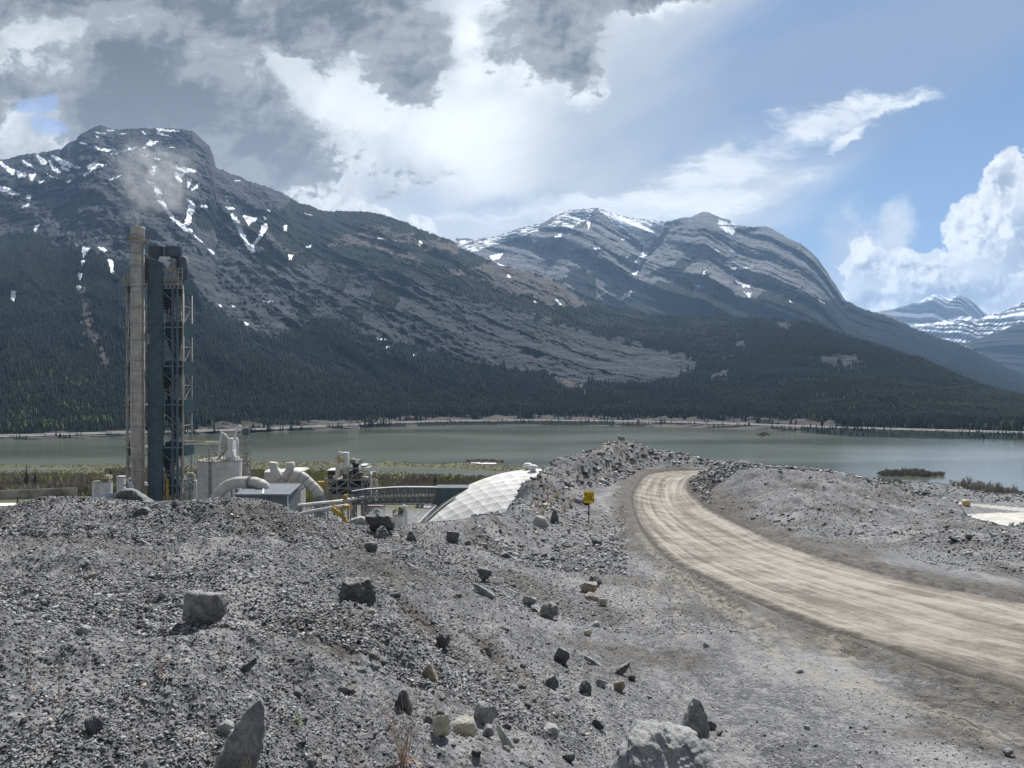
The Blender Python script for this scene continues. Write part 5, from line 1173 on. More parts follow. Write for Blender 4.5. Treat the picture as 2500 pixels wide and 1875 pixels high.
    ins.build('vessels_and_backing', MT['dark'], T, True)
    eq = MB()
    r3 = random.Random(5)
    for i in range(26):
        x = r3.uniform(xat(400, Y0), xat(440, Y0)); z = r3.choice(lz[1:]) + r3.uniform(.2, 2); w = r3.uniform(.4, 1.4); eq.box(x, x + w, 323.5, 325, z, z + r3.uniform(.6, 2.6))
    for i in range(14): x = r3.uniform(xat(400, Y0), xat(438, Y0)); z = r3.uniform(G0, 35); eq.beam((x, 324, z), (x + r3.uniform(-1, 1), 324.5, z + r3.uniform(4, 9)), .28)
    eq.build('floor_machinery', MT['asph'], T)
    # head of the tower
    for a, b, zt_, zb_, YY in ((361.5, 400.5, 602, 629, 328), (404, 444, 603, 627, 328)):
        c = (xat((a + b) / 2, YY), YY, 0); r = (b - a) / 2 / F * YY
        MB().lathe(c, [(r * .2, zat(zb_ + 14, YY)), (r * .98, zat(zb_, YY)), (r, zat(zt_, YY)), (r * .9, zat(zt_, YY) + .05)], 36).build('cyclone_drum', MT['drum'], T)
    c = (xat(447, 327), 327, 0); r = 13 / F * 327
    MB().lathe(c, [(r * .5, zat(722, 327)), (r * .85, zat(690, 327)), (r, zat(665, 327)), (r, zat(629, 327)), (r * .3, zat(625, 327))], 32).build('side_cyclone', MT['drum'], T, True)
    c = (xat(356, 330), 330, 0); MB().lathe(c, [(1.4, zat(690, 330)), (1.6, zat(622, 330)), (.4, zat(620, 330))], 24).build('side_duct', MT['drum'], T, True)
    MB().beam((xat(392, 323), 323, zat(630, 323)), (xat(412, 323), 323.5, zat(648, 323)), 1.7, 2.4).beam((xat(390, 323), 322.8, zat(630, 323)), (xat(416, 323), 322.8, zat(630, 323)), .5, 1.2).build('bright_duct', MT['shiny'], T)
    MB().box(xat(413, 323), xat(425, 323), 323, 327, zat(655, 323), zat(630, 323)).build('transfer_chute', MT['mid'], T)
    wk = MB(); xa, xb = xat(396, 320), xat(445, 320)
    for py in (655, 664, 684, 703): wk.beam((xa, 320, zat(py, 320)), (xb, 320, zat(py, 320)), .35)
    for k in range(6):
        x = xa + (xb - xa) * k / 5; wk.beam((x, 320, zat(655, 320)), (x, 320, zat(703, 320)), .28)
        if k < 5: x2 = xa + (xb - xa) * (k + 1) / 5; m = (x + x2) / 2; wk.beam((x, 320, zat(703, 320)), (m, 320, zat(685, 320)), .3); wk.beam((m, 320, zat(685, 320)), (x2, 320, zat(703, 320)), .3)
    w = wk.build('head_walkway', MT['mid'], T)
    MB().rail([(xa, 319.8, zat(684, 320)), (xb, 319.8, zat(684, 320))], 1.3, .16).rail([(xa, 319.8, zat(664, 320)), (xb - 3, 319.8, zat(664, 320))], 1.2, .14).build('railing', MT['yel'], w)
    MB().rail([(X0 - .4, Y0 - 2.5, zat(694, Y0)), (sx0, Y0 - 2.5, zat(694, Y0))], 1.4, .16).rail([(X0, Y0 - 1, zat(680, Y0)), (X0 + 3.6, Y0 - 1, zat(680, Y0))], 1.2, .14).build('railing', MT['yel'], T)
    MB().box(X0 - .6, sx0, Y0 - 2.7, Y0 - 1.6, zat(699, Y0), zat(695, Y0)).box(X0 + .6, X0 + 2.4, Y0 - 1, Y0 + 1, zat(694, Y0), zat(680, Y0)).build('stack_walkway', MT['mid'], T)
    MB().lathe((xat(408, 319), 319.3, 0), [(.55, G0), (.55, zat(1168, 319))], 12).build('yellow_pipe', MT['yel2'], T, True)
    return T
stack_and_tower()

def simple_silo(name, px0, px1, pyt, Y, label, mat='silo', ribs=True, cone=1.0, gz_=G0, rail_=True):
    c = (xat((px0 + px1) / 2, Y), Y, 0); r = (px1 - px0) / 2 / F * Y; zt = zat(pyt, Y)
    t = thing(name, (c[0], Y, gz_), label, 'silo')
    MB().lathe(c, [(r, gz_), (r, zt)], 48, False).build('shell', MT[mat], t, True)
    MB().lathe((c[0], Y, zt), [(r * 1.02, -.35), (r * 1.02, .15), (r * .3, cone), (.05, cone + .1)], 48).build('roof', MT['asph'], t)
    if rail_:
        rg = [(c[0] + r * .97 * math.cos(k * math.pi / 12), Y + r * .97 * math.sin(k * math.pi / 12), zt + .15) for k in range(24)]
        MB().rail(rg, 1.2, .13, True, 3).build('railing', MT['yel'], t)
    return t, c, r, zt
t, c, r, zt = simple_silo('storage_silo', 485, 588, 1122, 300, 'big round pale concrete silo with pipework on its roof')
MB().beam((c[0] - r * .1, 300 - r - .2, G0), (c[0] - r * .1, 300 - r - .2, zt + 5), .5).beam((c[0] - r * .02, 300 - r - .2, G0), (c[0] - r * .02, 300 - r - .2, zt), .3).build('ladder', MT['mid'], t)
hd = MB(); Yh = 298
hd.box(xat(560, Yh), xat(572, Yh), 296, 300, zat(1100, Yh), zat(1069, Yh)); hd.add([(xat(555, Yh), 295, zat(1122, Yh)), (xat(580, Yh), 295, zat(1122, Yh)), (xat(580, Yh), 301, zat(1122, Yh)), (xat(555, Yh), 301, zat(1122, Yh)), (xat(558, Yh), 296, zat(1099, Yh)), (xat(574, Yh), 296, zat(1099, Yh)), (xat(574, Yh), 300, zat(1099, Yh)), (xat(558, Yh), 300, zat(1099, Yh))], [(0, 1, 5, 4), (1, 2, 6, 5), (2, 3, 7, 6), (3, 0, 4, 7), (4, 5, 6, 7)])
hd.build('hopper', MT['white'], t)
MB().tube([(xat(537, Yh), 297, zat(1118, Yh)), (xat(540, Yh), 297, zat(1080, Yh)), (xat(544, Yh), 297, zat(1054, Yh)), (xat(551, Yh), 297, zat(1060, Yh)), (xat(560, Yh), 297, zat(1070, Yh))], .45).build('feed_pipe', MT['pipe'], t, True)
MB().tube([(xat(574, Yh), 297, zat(1072, Yh)), (xat(579, Yh), 297, zat(1069, Yh)), (xat(582, Yh), 297, zat(1075, Yh)), (xat(582, Yh), 297, zat(1112, Yh))], .5).build('feed_pipe', MT['pipe'], t, True)
MB().tube([(xat(575, Yh), 297, zat(1068, Yh)), (xat(578, Yh), 297, zat(1055, Yh)), (xat(588, Yh), 297, zat(1038, Yh)), (xat(592, Yh), 297, zat(1044, Yh))], .4).build('feed_pipe', MT['pipe'], t, True)
fr = MB(); r3 = random.Random(2)
for px in (515, 527, 541, 549, 557): fr.beam((xat(px, Yh), 297, zat(1121, Yh)), (xat(px, Yh), 297, zat(1122 - r3.uniform(14, 42), Yh)), .3)
for a, b, c1, c2 in ((515, 1101, 529, 1101), (537, 1095, 560, 1089), (537, 1108, 556, 1102), (541, 1115, 556, 1090), (538, 1092, 550, 1112)): fr.beam((xat(a, Yh), 297, zat(b, Yh)), (xat(c1, Yh), 297, zat(c2, Yh)), .28)
fr.box(xat(514, Yh), xat(530, Yh), 296, 298, zat(1103, Yh), zat(1101, Yh)); fr.build('roof_frame', MT['mid'], t)
def lattice(mb, x0, x1, y0, y1, zb_, zt_, w=.3, step=4.0, x_only=False):
    for x in (x0, x1):
        for y in (y0, y1): mb.beam((x, y, zb_), (x, y, zt_), w)
    n = max(1, int(round((zt_ - zb_) / step)))
    for k in range(n):
        a = zb_ + (zt_ - zb_) * k / n; b = zb_ + (zt_ - zb_) * (k + 1) / n
        for y in (y0, y1): mb.beam((x0, y, b), (x1, y, b), w * .8); mb.beam((x0, y, a), (x1, y, b), w * .7) if k % 2 else mb.beam((x1, y, a), (x0, y, b), w * .7)
        for x in (x0, x1): mb.beam((x, y0, b), (x, y1, b), w * .8); mb.beam((x, y0, a), (x, y1, b), w * .7)
    return mb
Yl = 309
L = thing('bucket_elevator_tower', (xat(600, Yl), Yl, G0), 'slim lattice steel tower with a drum on top behind the big silo', 'industrial tower')
lattice(MB(), xat(596, Yl), xat(607, Yl), 308, 311, G0, zat(1072, Yl), .32, 3.2).build('lattice_frame', MT['mid'], L)
up = MB()
for px in (590, 608): up.beam((xat(px, Yl), 309, zat(1110, Yl)), (xat(px, Yl), 309, zat(1030, Yl)), .22)
for py in (1029, 1045, 1071): up.beam((xat(588, Yl), 309, zat(py, Yl)), (xat(611, Yl), 309, zat(py, Yl)), .4)
up.beam((xat(611, Yl), 309, zat(1071, Yl)), (xat(589, Yl), 309, zat(1100, Yl)), .4); up.beam((xat(611, Yl), 309, zat(1124, Yl)), (xat(589, Yl), 309, zat(1145, Yl)), .35); up.beam((xat(588, Yl), 309, zat(1124, Yl)), (xat(612, Yl), 309, zat(1124, Yl)), .35); up.beam((xat(600, Yl), 309, zat(1030, Yl)), (xat(600, Yl), 309, zat(1024, Yl)), .25)
up.build('head_frame', MT['mid'], L)
MB().lathe((xat(599, Yl), 310, 0), [(1.4, zat(1062, Yl)), (1.5, zat(1050, Yl)), (1.1, zat(1045, Yl)), (.2, zat(1043, Yl))], 20).build('head_drum', MT['drum'], L, True)
W = thing('conveyor_bridge', (xat(494, 306), 306, zat(1086, 306)), 'raised walkway and pipe bridge running from the tower towards the big silo', 'walkway')
MB().box(xat(452, 306), xat(532, 306), 305, 307, zat(1086, 306), zat(1083.5, 306)).beam((xat(530, 306), 306, zat(1086, 306)), (xat(530, 306), 306, zat(1120, 306)), .35).beam((xat(515, 306), 306, zat(1088, 306)), (xat(529, 306), 306, zat(1098, 306)), .25).build('deck', MT['mid'], W)
MB().tube([(xat(452, 305), 305.4, zat(1078, 305)), (xat(490, 305), 305.4, zat(1079, 305)), (xat(534, 305), 305.4, zat(1081, 305))], .5).build('pipe', MT['silo'], W, True)
MB().rail([(xat(452, 305), 305, zat(1083, 306)), (xat(532, 305), 305, zat(1083, 306))], 1.2, .14).rail([(xat(475, 305), 305, zat(1076, 306)), (xat(502, 305), 305, zat(1076, 306))], .9, .14).build('railing', MT['yel'], W)
# pipe racks at the foot of the tower
R_ = thing('pipe_rack', (xat(468, 312), 312, G0), 'tangle of pipe racks and ladders at the right foot of the tower', 'pipe rack')
m = MB(); r3 = random.Random(8)
lattice(m, xat(452, 312), xat(482, 312), 309, 314, G0, zat(1170, 312), .3, 5)
for i in range(14): x = r3.uniform(xat(450, 312), xat(480, 312)); m.beam((x, 308.5, r3.uniform(G0, zat(1185, 312))), (x + r3.uniform(-2, 2), 309, zat(r3.uniform(1160, 1200), 312)), .25)
m.build('steel_frame', MT['mid'], R_)
MB().tube([(xat(452, 309), 309, zat(1160, 309)), (xat(458, 309), 309, zat(1155, 309)), (xat(470, 309), 309, zat(1155, 309)), (xat(475, 309), 309, zat(1160, 309)), (xat(475, 309), 309, zat(1172, 309))], .4).tube([(xat(478, 308), 308, zat(1172, 308)), (xat(476, 308), 308, zat(1200, 308)), (xat(476, 308), 308, G0)], .7).build('pipe', MT['silo'], R_, True)
Q_ = thing('inclined_conveyor_legs', (xat(322, 310), 310, G0), 'pair of pale steel struts leaning against the chimney foot', 'struts')
MB().beam((xat(312, 310), 310, zat(1168, 310)), (xat(336, 310), 306, zat(1214, 310)), .5).beam((xat(325, 310), 308, zat(1173, 310)), (xat(350, 310), 305, zat(1214, 310)), .5).beam((xat(308, 310), 310, zat(1172, 310)), (xat(318, 310), 310, zat(1167, 310)), .6).beam((xat(336, 310), 306, zat(1214, 310)), (xat(346, 310), 304, G0), .5).beam((xat(350, 310), 305, zat(1214, 310)), (xat(360, 310), 303, G0), .5).build('strut', MT['pipe'], Q_)
# small tanks left of the tower
for px0, px1, lab, YY in ((226, 248, 'left of the pair of small white tanks beyond the gravel crest', 352), (248, 273, 'right of the pair of small white tanks beyond the gravel crest, with yellow rails', 350)):
    t, c, r, zt = simple_silo('small_tank', px0, px1, 1175, YY, lab, 'white', cone=.6)
    if px0 == 248:
        MB().box(xat(256, YY), xat(269, YY), YY - 1, YY + 2, zt, zat(1160, YY)).build('filter_box', MT['silo'], t)
        MB().rail([(xat(252, YY), YY - 2, zat(1163, YY)), (xat(275, YY), YY - 2, zat(1163, YY))], 1.3, .18).rail([(xat(255, YY), YY - 2, zat(1172, YY)), (xat(276, YY), YY - 2, zat(1172, YY))], 1.3, .18).build('upper_railing', MT['yel'], t)
t = thing('square_bin', (xat(296, 345), 345, G0), 'narrow square pale bin standing just left of the chimney', 'bin')
MB().box(xat(287, 345), xat(305, 345), 344, 347.3, G0, zat(1165, 345)).build('bin_body', MT['white'], t); MB().box(xat(286.4, 345), xat(305.6, 345), 343.8, 347.5, zat(1165, 345), zat(1162, 345)).build('bin_lid', MT['silo'], t)
t = thing('conveyor_tube', (xat(240, 300), 300, G0), 'long pale tubular conveyor sloping behind the left gravel crest', 'conveyor')
MB().tube([(xat(185, 262), 262, zat(1232, 262)), (xat(230, 290), 290, zat(1220, 290)), (xat(290, 318), 318, zat(1211, 318))], 1.7, 20).build('tube', MT['silo'], t, True)
MB().beam((xat(200, 270), 270, G0), (xat(200, 270), 270, zat(1229, 270)), .6).beam((xat(265, 300), 300, G0), (xat(265, 300), 300, zat(1216, 300)), .6).build('support_leg', MT['mid'], t)

# big curved duct
t = thing('curved_duct', (xat(530, 250), 250, G0), 'fat pale duct bending over in front of the big silo', 'duct')
path = [(520, 1262), (521, 1240), (525, 1222), (533, 1206), (545, 1193), (560, 1183), (577, 1177.5), (600, 1176.5), (622, 1178), (640, 1184)]
MB().tube([at(px, py, 250 - i * .9) for i, (px, py) in enumerate(path)], 13.5 / F * 250, 28).build('duct_body', MT['duct'], t, True)
MB().tube([at(609, 1176.8, 242.6), at(612, 1176.9, 242.4)], 14.6 / F * 250, 28).build('flange', MT['mid'], t)
MB().tube([at(636, 1182, 241.2), at(648, 1188, 240.6), at(655, 1200, 240.2)], [13.5 / F * 250, 11 / F * 250, 4 / F * 250], 28).build('inlet_hood', MT['duct'], t, True)
MB().beam(at(578, 1192, 247), (at(578, 1192, 247).x, 247, G0), .6).beam(at(566, 1195, 247), (at(566, 1195, 247).x, 247, G0), .5).build('support_leg', MT['mid'], t)
# dark roofed building
t = thing('fan_house', (xat(640, 236), 236, G0), 'low slate grey building with a sloping metal roof below the curved duct', 'building')
xa, xb = xat(577, 232), xat(701, 232)
MB().box(xa, xb, 232.3, 247, G0, zat(1209, 232.3)).build('wall', MT['wall'], t)
za, zb2 = zat(1206, 231.6), zat(1181, 247)
MB().add([(xa - .5, 231.6, za), (xb + .9, 231.6, za), (xb - .1, 248, zb2), (xa - .2, 248, zb2), (xa - .5, 231.6, za - .5), (xb + .9, 231.6, za - .5), (xb - .1, 248, zb2 - .5), (xa - .2, 248, zb2 - .5)], [(0, 1, 2, 3), (7, 6, 5, 4), (0, 4, 5, 1), (1, 5, 6, 2), (2, 6, 7, 3), (3, 7, 4, 0)]).build('roof', MT['roof'], t)
MB().beam((xat(642, 232), 231.7, za + .1), (xat(644, 240), 240, (za + zb2) / 2 + .15), .5, .25).build('roof_hatch', MT['pipe'], t); MB().beam((xb + .15, 232.2, za - .5), (xb + .15, 232.2, G0), .3).build('downpipe', MT['pipe'], t)
# baghouse with the crossing ducts
t = thing('dust_filter_house', (xat(688, 262), 262, G0), 'pale dust filter housing with two slanting ducts meeting in a V', 'filter house')
MB().box(xat(645, 262), xat(727, 262), 262, 272, G0, zat(1152, 262)).build('filter_body', MT['duct'], t)
rf = MB()
for a, b in ((643, 660), (681, 700), (700, 734)): rf.add([(xat(a, 261), 261.4, zat(1152, 262)), (xat(b, 261), 261.4, zat(1152, 262)), (xat(b, 261), 272.5, zat(1152, 262)), (xat(a, 261), 272.5, zat(1152, 262)), (xat(a + 3, 261), 263, zat(1147.5, 262)), (xat(b - 3, 261), 263, zat(1147.5, 262)), (xat(b - 3, 261), 271, zat(1147.5, 262)), (xat(a + 3, 261), 271, zat(1147.5, 262))], [(0, 1, 5, 4), (1, 2, 6, 5), (2, 3, 7, 6), (3, 0, 4, 7), (4, 5, 6, 7)])
rf.build('filter_roof', MT['white'], t)
rr = 10 / F * 258
for pts in ([(668, 1128), (667, 1136), (670, 1148), (680, 1162), (689, 1175)], [(708, 1128), (709, 1137), (707, 1148), (699, 1161), (691, 1175)]):
    d = MB().tube([at(px, py, 258) for px, py in pts], rr, 20).build('outlet_duct', MT['duct'], t, True)
    MB().tube([at(*pts[-2], 258).lerp(at(*pts[-1], 258), .5), at(*pts[-2], 258).lerp(at(*pts[-1], 258), .62)], rr * 1.06, 20).build('flange', MT['mid'], d)
MB().lathe((xat(690, 258), 258, 0), [(2.6, G0), (2.6, zat(1200, 258)), (1.9, zat(1180, 258)), (1.2, zat(1172, 258))], 24).build('junction_bin', MT['duct'], t, True)
t = thing('elbow_duct', (xat(770, 256), 256, G0), 'thick ribbed duct elbow running down to the right of the filter house', 'duct')
MB().tube([at(px, py, 256) for px, py in ((718, 1160), (730, 1160), (743, 1168), (757, 1182), (769, 1193), (776, 1201), (781, 1215))], 13 / F * 256, 24).build('duct_body', MT['duct'], t, True)
fl = MB()
for (ax, ay), (bx, by) in (((732, 1160.5), (733.5, 1161.2)), ((746, 1170.5), (747.4, 1172)), ((757.5, 1182.5), (759, 1184)), ((768, 1192.4), (769.5, 1193.8))): fl.tube([at(ax, ay, 256), at(bx, by, 256)], 13.8 / F * 256, 24)
fl.build('flange', MT['mid'], t)
MB().lathe((xat(781, 256), 256, 0), [(1.9, G0), (1.9, zat(1208, 256))], 18).beam((xat(728, 256), 254.5, zat(1202, 256)), (xat(748, 256), 254.5, zat(1186, 256)), .4).beam((xat(728, 256), 254.5, zat(1202, 256)), (xat(726, 256), 254.5, G0), .5).build('support_frame', MT['mid'], t)
# process frame
Yp = 265
t = thing('process_frame', (xat(843, Yp), Yp, G0), 'open steel process frame with a tall white filter box and machinery on top', 'process frame')
f1 = MB(); x0, x1 = xat(797, Yp), xat(890, Yp)
lvz = [zat(p, Yp) for p in (1208, 1191, 1171, 1144)]
for px in (800, 823, 850, 884): f1.beam((xat(px, Yp), Yp, G0), (xat(px, Yp), Yp, zat(1172, Yp)), .5); f1.beam((xat(px, Yp), Yp + 9, G0), (xat(px, Yp), Yp + 9, zat(1172, Yp)), .5)
for z in lvz[:3]: f1.beam((x0, Yp - .2, z), (x1, Yp - .2, z), .5); f1.beam((x0, Yp + 9, z), (x1, Yp + 9, z), .45)
f1.beam((xat(850, Yp), Yp - .3, zat(1172, Yp)), (xat(850, Yp), Yp - .3, zat(1140, Yp)), .6); f1.beam((xat(885, Yp), Yp, zat(1172, Yp)), (xat(886, Yp), Yp, zat(1142, Yp)), .35); f1.box(xat(850, Yp), xat(899, Yp), Yp, Yp + 8, zat(1144.5, Yp), zat(1142.5, Yp)); f1.box(x0 - .8, x1 + .3, Yp + .3, Yp + 9, zat(1171.5, Yp), zat(1169.5, Yp))
for a, b, c_, d in ((802, 1206, 820, 1192), (824, 1206, 848, 1193), (852, 1192, 880, 1206), (803, 1189, 820, 1175), (826, 1189, 847, 1174), (852, 1174, 880, 1188), (860, 1164, 882, 1147), (886, 1188, 895, 1168)): f1.beam((xat(a, Yp), Yp - .3, zat(b, Yp)), (xat(c_, Yp), Yp - .3, zat(d, Yp)), .36)
f1.build('steel_frame', MT['mid'], t)
MB().box(xat(834, Yp), xat(848, Yp), Yp + .5, Yp + 3.5, zat(1142, Yp), zat(1105, Yp)).add([(xat(834, Yp), Yp + .5, zat(1142, Yp)), (xat(848, Yp), Yp + .5, zat(1142, Yp)), (xat(848, Yp), Yp + 3.5, zat(1142, Yp)), (xat(834, Yp), Yp + 3.5, zat(1142, Yp)), (xat(841, Yp), Yp + 2, zat(1158, Yp))], [(0, 1, 4), (1, 2, 4), (2, 3, 4), (3, 0, 4)]).build('filter_box', MT['white'], t)
MB().tube([at(px, py, Yp) for px, py in ((834, 1106), (828, 1107), (825, 1112), (824.5, 1130), (824.5, 1155), (822, 1163), (815, 1166))], .75, 14).build('duct', MT['silo'], t, True)
MB().lathe((xat(831, Yp), Yp - .2, zat(1121, Yp)), [(.9, -.9), (1.0, 0), (.9, .9)], 16).build('fan_casing', MT['yel'], t, True)
MB().box(xat(797, Yp), xat(815, Yp), Yp + 1, Yp + 8, zat(1150, Yp), zat(1148, Yp)).box(xat(876, Yp), xat(890, Yp), Yp + 2, Yp + 8, zat(1139.5, Yp), zat(1137, Yp)).build('roof_sheet', MT['pipe'], t)
mc = MB(); r3 = random.Random(12)
mc.box(xat(798, Yp), xat(816, Yp), Yp + 1.4, Yp + 7.5, zat(1169, Yp), zat(1150.5, Yp))
for i in range(30): x = r3.uniform(xat(800, Yp), xat(878, Yp)); z = r3.choice([zat(1208, Yp), zat(1191, Yp), zat(1169, Yp)]); mc.box(x, x + r3.uniform(.5, 2.4), Yp + r3.uniform(1, 3), Yp + 7, z, z + r3.uniform(.8, 2.3))
mc.lathe((xat(864, Yp), Yp + 3, 0), [(1.0, zat(1169, Yp)), (1.1, zat(1135, Yp)), (2.0, zat(1132, Yp)), (2.0, zat(1124, Yp)), (.6, zat(1121, Yp))], 18)
mc.build('machinery', MT['dark'], t)
MB().box(xat(857, Yp), xat(864, Yp), Yp + 1, Yp + 2, zat(1124, Yp), zat(1119, Yp)).box(xat(866, Yp), xat(873, Yp), Yp + 1, Yp + 2.4, zat(1132, Yp), zat(1123, Yp)).rail([(xat(852, Yp), Yp + .6, zat(1133, Yp)), (xat(878, Yp), Yp + .6, zat(1133, Yp))], 1.4, .16).build('motor', MT['white'], t)
MB().rail([(x0 - .8, Yp + .1, zat(1169, Yp)), (x1 + .3, Yp + .1, zat(1169, Yp))], 1.2, .15).rail([(xat(775, Yp), Yp, zat(1182, Yp)), (xat(797, Yp), Yp, zat(1182, Yp))], 1.2, .15).build('railing', MT['yel'], t)
MB().box(xat(774, Yp), xat(798, Yp), Yp, Yp + 3, zat(1187, Yp), zat(1176, Yp)).build('side_landing', MT['yel2'], t)
t = thing('yellow_rail_tower', (xat(912, 272), 272, G0), 'small service tower with yellow railings right of the process frame', 'service tower')
lattice(MB(), xat(906, 272), xat(918, 272), 271, 274, G0, zat(1172, 272), .3, 4).build('steel_frame', MT['silo'], t)
MB().rail([(xat(905, 272), 271, zat(1172, 272)), (xat(920, 272), 271, zat(1172, 272))], 1.4, .2).rail([(xat(905, 272), 271, zat(1164, 272)), (xat(920, 272), 271, zat(1164, 272))], .6, .2).rail([(xat(920, 272), 271, zat(1192, 272)), (xat(930, 272), 271, zat(1192, 272))], 1.4, .22).build('railing', MT['yel'], t)
MB().box(xat(907, 272), xat(919, 272), 272, 274, zat(1163, 272), zat(1151, 272)).build('cab', MT['mid'], t)
MB().tube([at(906, 1152, 271), at(903, 1162, 270), at(905, 1180, 270), at(901, 1192, 270)], .5).tube([at(918, 1152, 272), at(921, 1146, 272), at(925, 1144, 272)], .2).build('chute_pipe', MT['silo'], t, True)

# tubular conveyor and truss gallery running to the dome
t = thing('long_pipe_conveyor', (xat(880, 250), 250, G0), 'long white pipe crossing the works on trestles towards the dome', 'pipe conveyor')
P1 = [(640, 1249), (690, 1238), (760, 1230), (830, 1223), (856, 1218), (890, 1214), (960, 1210.5), (1020, 1209), (1070, 1209.5)]
P1 = [at(px, py, (240, 242, 246, 251, 256, 258.5, 258.5, 258.5, 258.5)[i]) for i, (px, py) in enumerate(P1)]
MB().tube(P1, .52, 14).build('pipe', MT['pipe'], t, True)
P2 = [at(px, py, 240) for px, py in ((700, 1265), (733, 1254), (770, 1246), (815, 1238), (850, 1233))]
MB().tube(P2, .5, 14).build('lower_pipe', MT['pipe'], t, True)
tr = MB()
for PP, n in ((P1[:5], 26), (P2, 18)):
    dn = [p + Vector((0, 0, -2.0)) for p in PP]
    for q in (PP, dn):
        for a, b in zip(q[:-1], q[1:]): tr.beam(a + Vector((0, -.8, -.6)), b + Vector((0, -.8, -.6)), .22)
    tot = len(PP) - 1
    for k in range(n):
        s0 = tot * k / n; s1 = tot * (k + 1) / n; pt = lambda s_, off: PP[min(int(s_), tot - 1)].lerp(PP[min(int(s_), tot - 1) + 1], s_ - min(int(s_), tot - 1)) + Vector((0, -.8, off))
        tr.beam(pt(s0, -.6), pt(s1, -2.6), .16); tr.beam(pt(s1, -2.6), pt(s1, -.6), .18)
for px, py, YY in ((735, 1236, 247), (790, 1229, 248), (856, 1220, 249), (770, 1250, 240), (820, 1240, 240)): tr.beam((xat(px, YY), YY, zat(py, YY)), (xat(px, YY), YY, G0), .45)
tr.build('trestle', MT['mid'], t)
t = thing('conveyor_gallery', (xat(960, 244), 244, G0), 'open truss conveyor gallery bridging from the transfer point to the teal box at the dome', 'conveyor gallery')
g1 = MB(); N = 13; Yg = 257
top = lambda px: np.interp(px, [856, 890, 960, 1000, 1066], [1201, 1196, 1191, 1190.5, 1191]); bot = lambda px: np.interp(px, [856, 910, 960, 1000, 1066], [1231, 1227, 1226, 1225.5, 1226])
pxs = np.linspace(858, 1064, N)
for side in (0, 3.2):
    for k in range(N - 1):
        a, b = pxs[k], pxs[k + 1]; A = lambda px, fn_: Vector((xat(px, Yg), Yg + side, zat(float(fn_(px)), Yg)))
        g1.beam(A(a, top), A(b, top), .5); g1.beam(A(a, bot), A(b, bot), .45); g1.beam(A(b, bot), A(b, top), .28); g1.beam(A(a, top), A(b, bot), .25)
for k in range(N): g1.beam(Vector((xat(pxs[k], Yg), Yg, zat(float(top(pxs[k])), Yg))), Vector((xat(pxs[k], Yg), Yg + 3.2, zat(float(top(pxs[k])), Yg))), .4)
g1.build('truss', MT['slate'], t)
g2 = MB()
for k in range(N - 1):
    a, b = pxs[k], pxs[k + 1]; g2.beam(Vector((xat(a, Yg), Yg + 1.6, zat(float(top(a)) - 1.0, Yg))), Vector((xat(b, Yg), Yg + 1.6, zat(float(top(b)) - 1.0, Yg))), 1.3, .15)
    x_, y_ = (xat(a, Yg), Yg - .1), None
g2.build('cover_sheet', MT['pipe'], t)
g3 = MB()
for k in range(N - 1): a, b = pxs[k], pxs[k + 1]; g3.rail([Vector((xat(a, Yg), Yg + .6, zat(float(bot(a)), Yg) + .2)), Vector((xat(b, Yg), Yg + .6, zat(float(bot(b)), Yg) + .2))], 1.2, .12, False, 1.5)
g3.build('railing', MT['yel'], t)
MB().box(xat(858, Yg), xat(1064, Yg), Yg + .3, Yg + 2.9, zat(1232, Yg), zat(1230, Yg)).build('walk_deck', MT['dark'], t)
for px in (862, 885): lattice(MB(), xat(px - 3, Yg), xat(px + 4, Yg), Yg, Yg + 3, G0, zat(1230, Yg), .3, 4).build('support_tower', MT['mid'], t)
t = thing('yellow_stair_tower', (xat(842, 238), 238, G0), 'yellow painted stairs and landings at the transfer point', 'stairs')
ys = MB(); ys.beam(at(812, 1241, 238), at(838, 1262, 238), .9, 1.1); ys.beam(at(838, 1262, 238), at(846, 1275, 238), 1.2); ys.box(xat(838, 238), xat(854, 238), 237, 239, zat(1240, 238), zat(1233, 238)); ys.beam(at(838, 1222, 240), at(846, 1206, 240), .5); ys.box(xat(840, 240), xat(848, 240), 239, 240.5, zat(1220, 240), zat(1207, 240))
ys.rail([at(834, 1248, 237), at(856, 1248, 237)], 1.2, .2).rail([at(812, 1238, 237), at(838, 1258, 237)], 1.1, .2); ys.beam(at(845, 1275, 238), Vector((at(845, 1275, 238).x, 238, G0)), .8); ys.build('stair_flight', MT['yel2'], t)
for px0, px1, py, YY, lab in ((896, 943, 1233, 262, 'squat grey tank under the conveyor gallery'),):
    simple_silo('ribbed_tank', px0, px1, py, YY, lab, 'white', cone=.3)
t, c, r, zt = simple_silo('round_bin', 959, 991, 1254, 228, 'round grey bin with yellow rails and a looped pipe in front of the dome', 'white', cone=.3)
MB().box(xat(975, 228), xat(985, 228), 227, 229, zt, zat(1236, 228)).build('filter_box', MT['teal'], t)
MB().tube([at(px, py, 226) for px, py in ((982, 1240), (983, 1236), (986, 1235), (990, 1236), (991.5, 1242), (991.5, 1290), (991.5, 1330))], .45).build('looped_pipe', MT['pipe'], t, True)
t = thing('low_ribbed_roof', (xat(1004, 245), 245, G0), 'low ribbed white roof between the bin and the dome', 'shed')
MB().box(xat(990, 240), xat(1030, 240), 240, 262, G0, G0 + 14).build('shed_wall', MT['white'], t); MB().box(xat(989, 240), xat(1031, 240), 239.5, 262.5, G0 + 14, G0 + 14.5).build('roof', MT['pipe'], t)

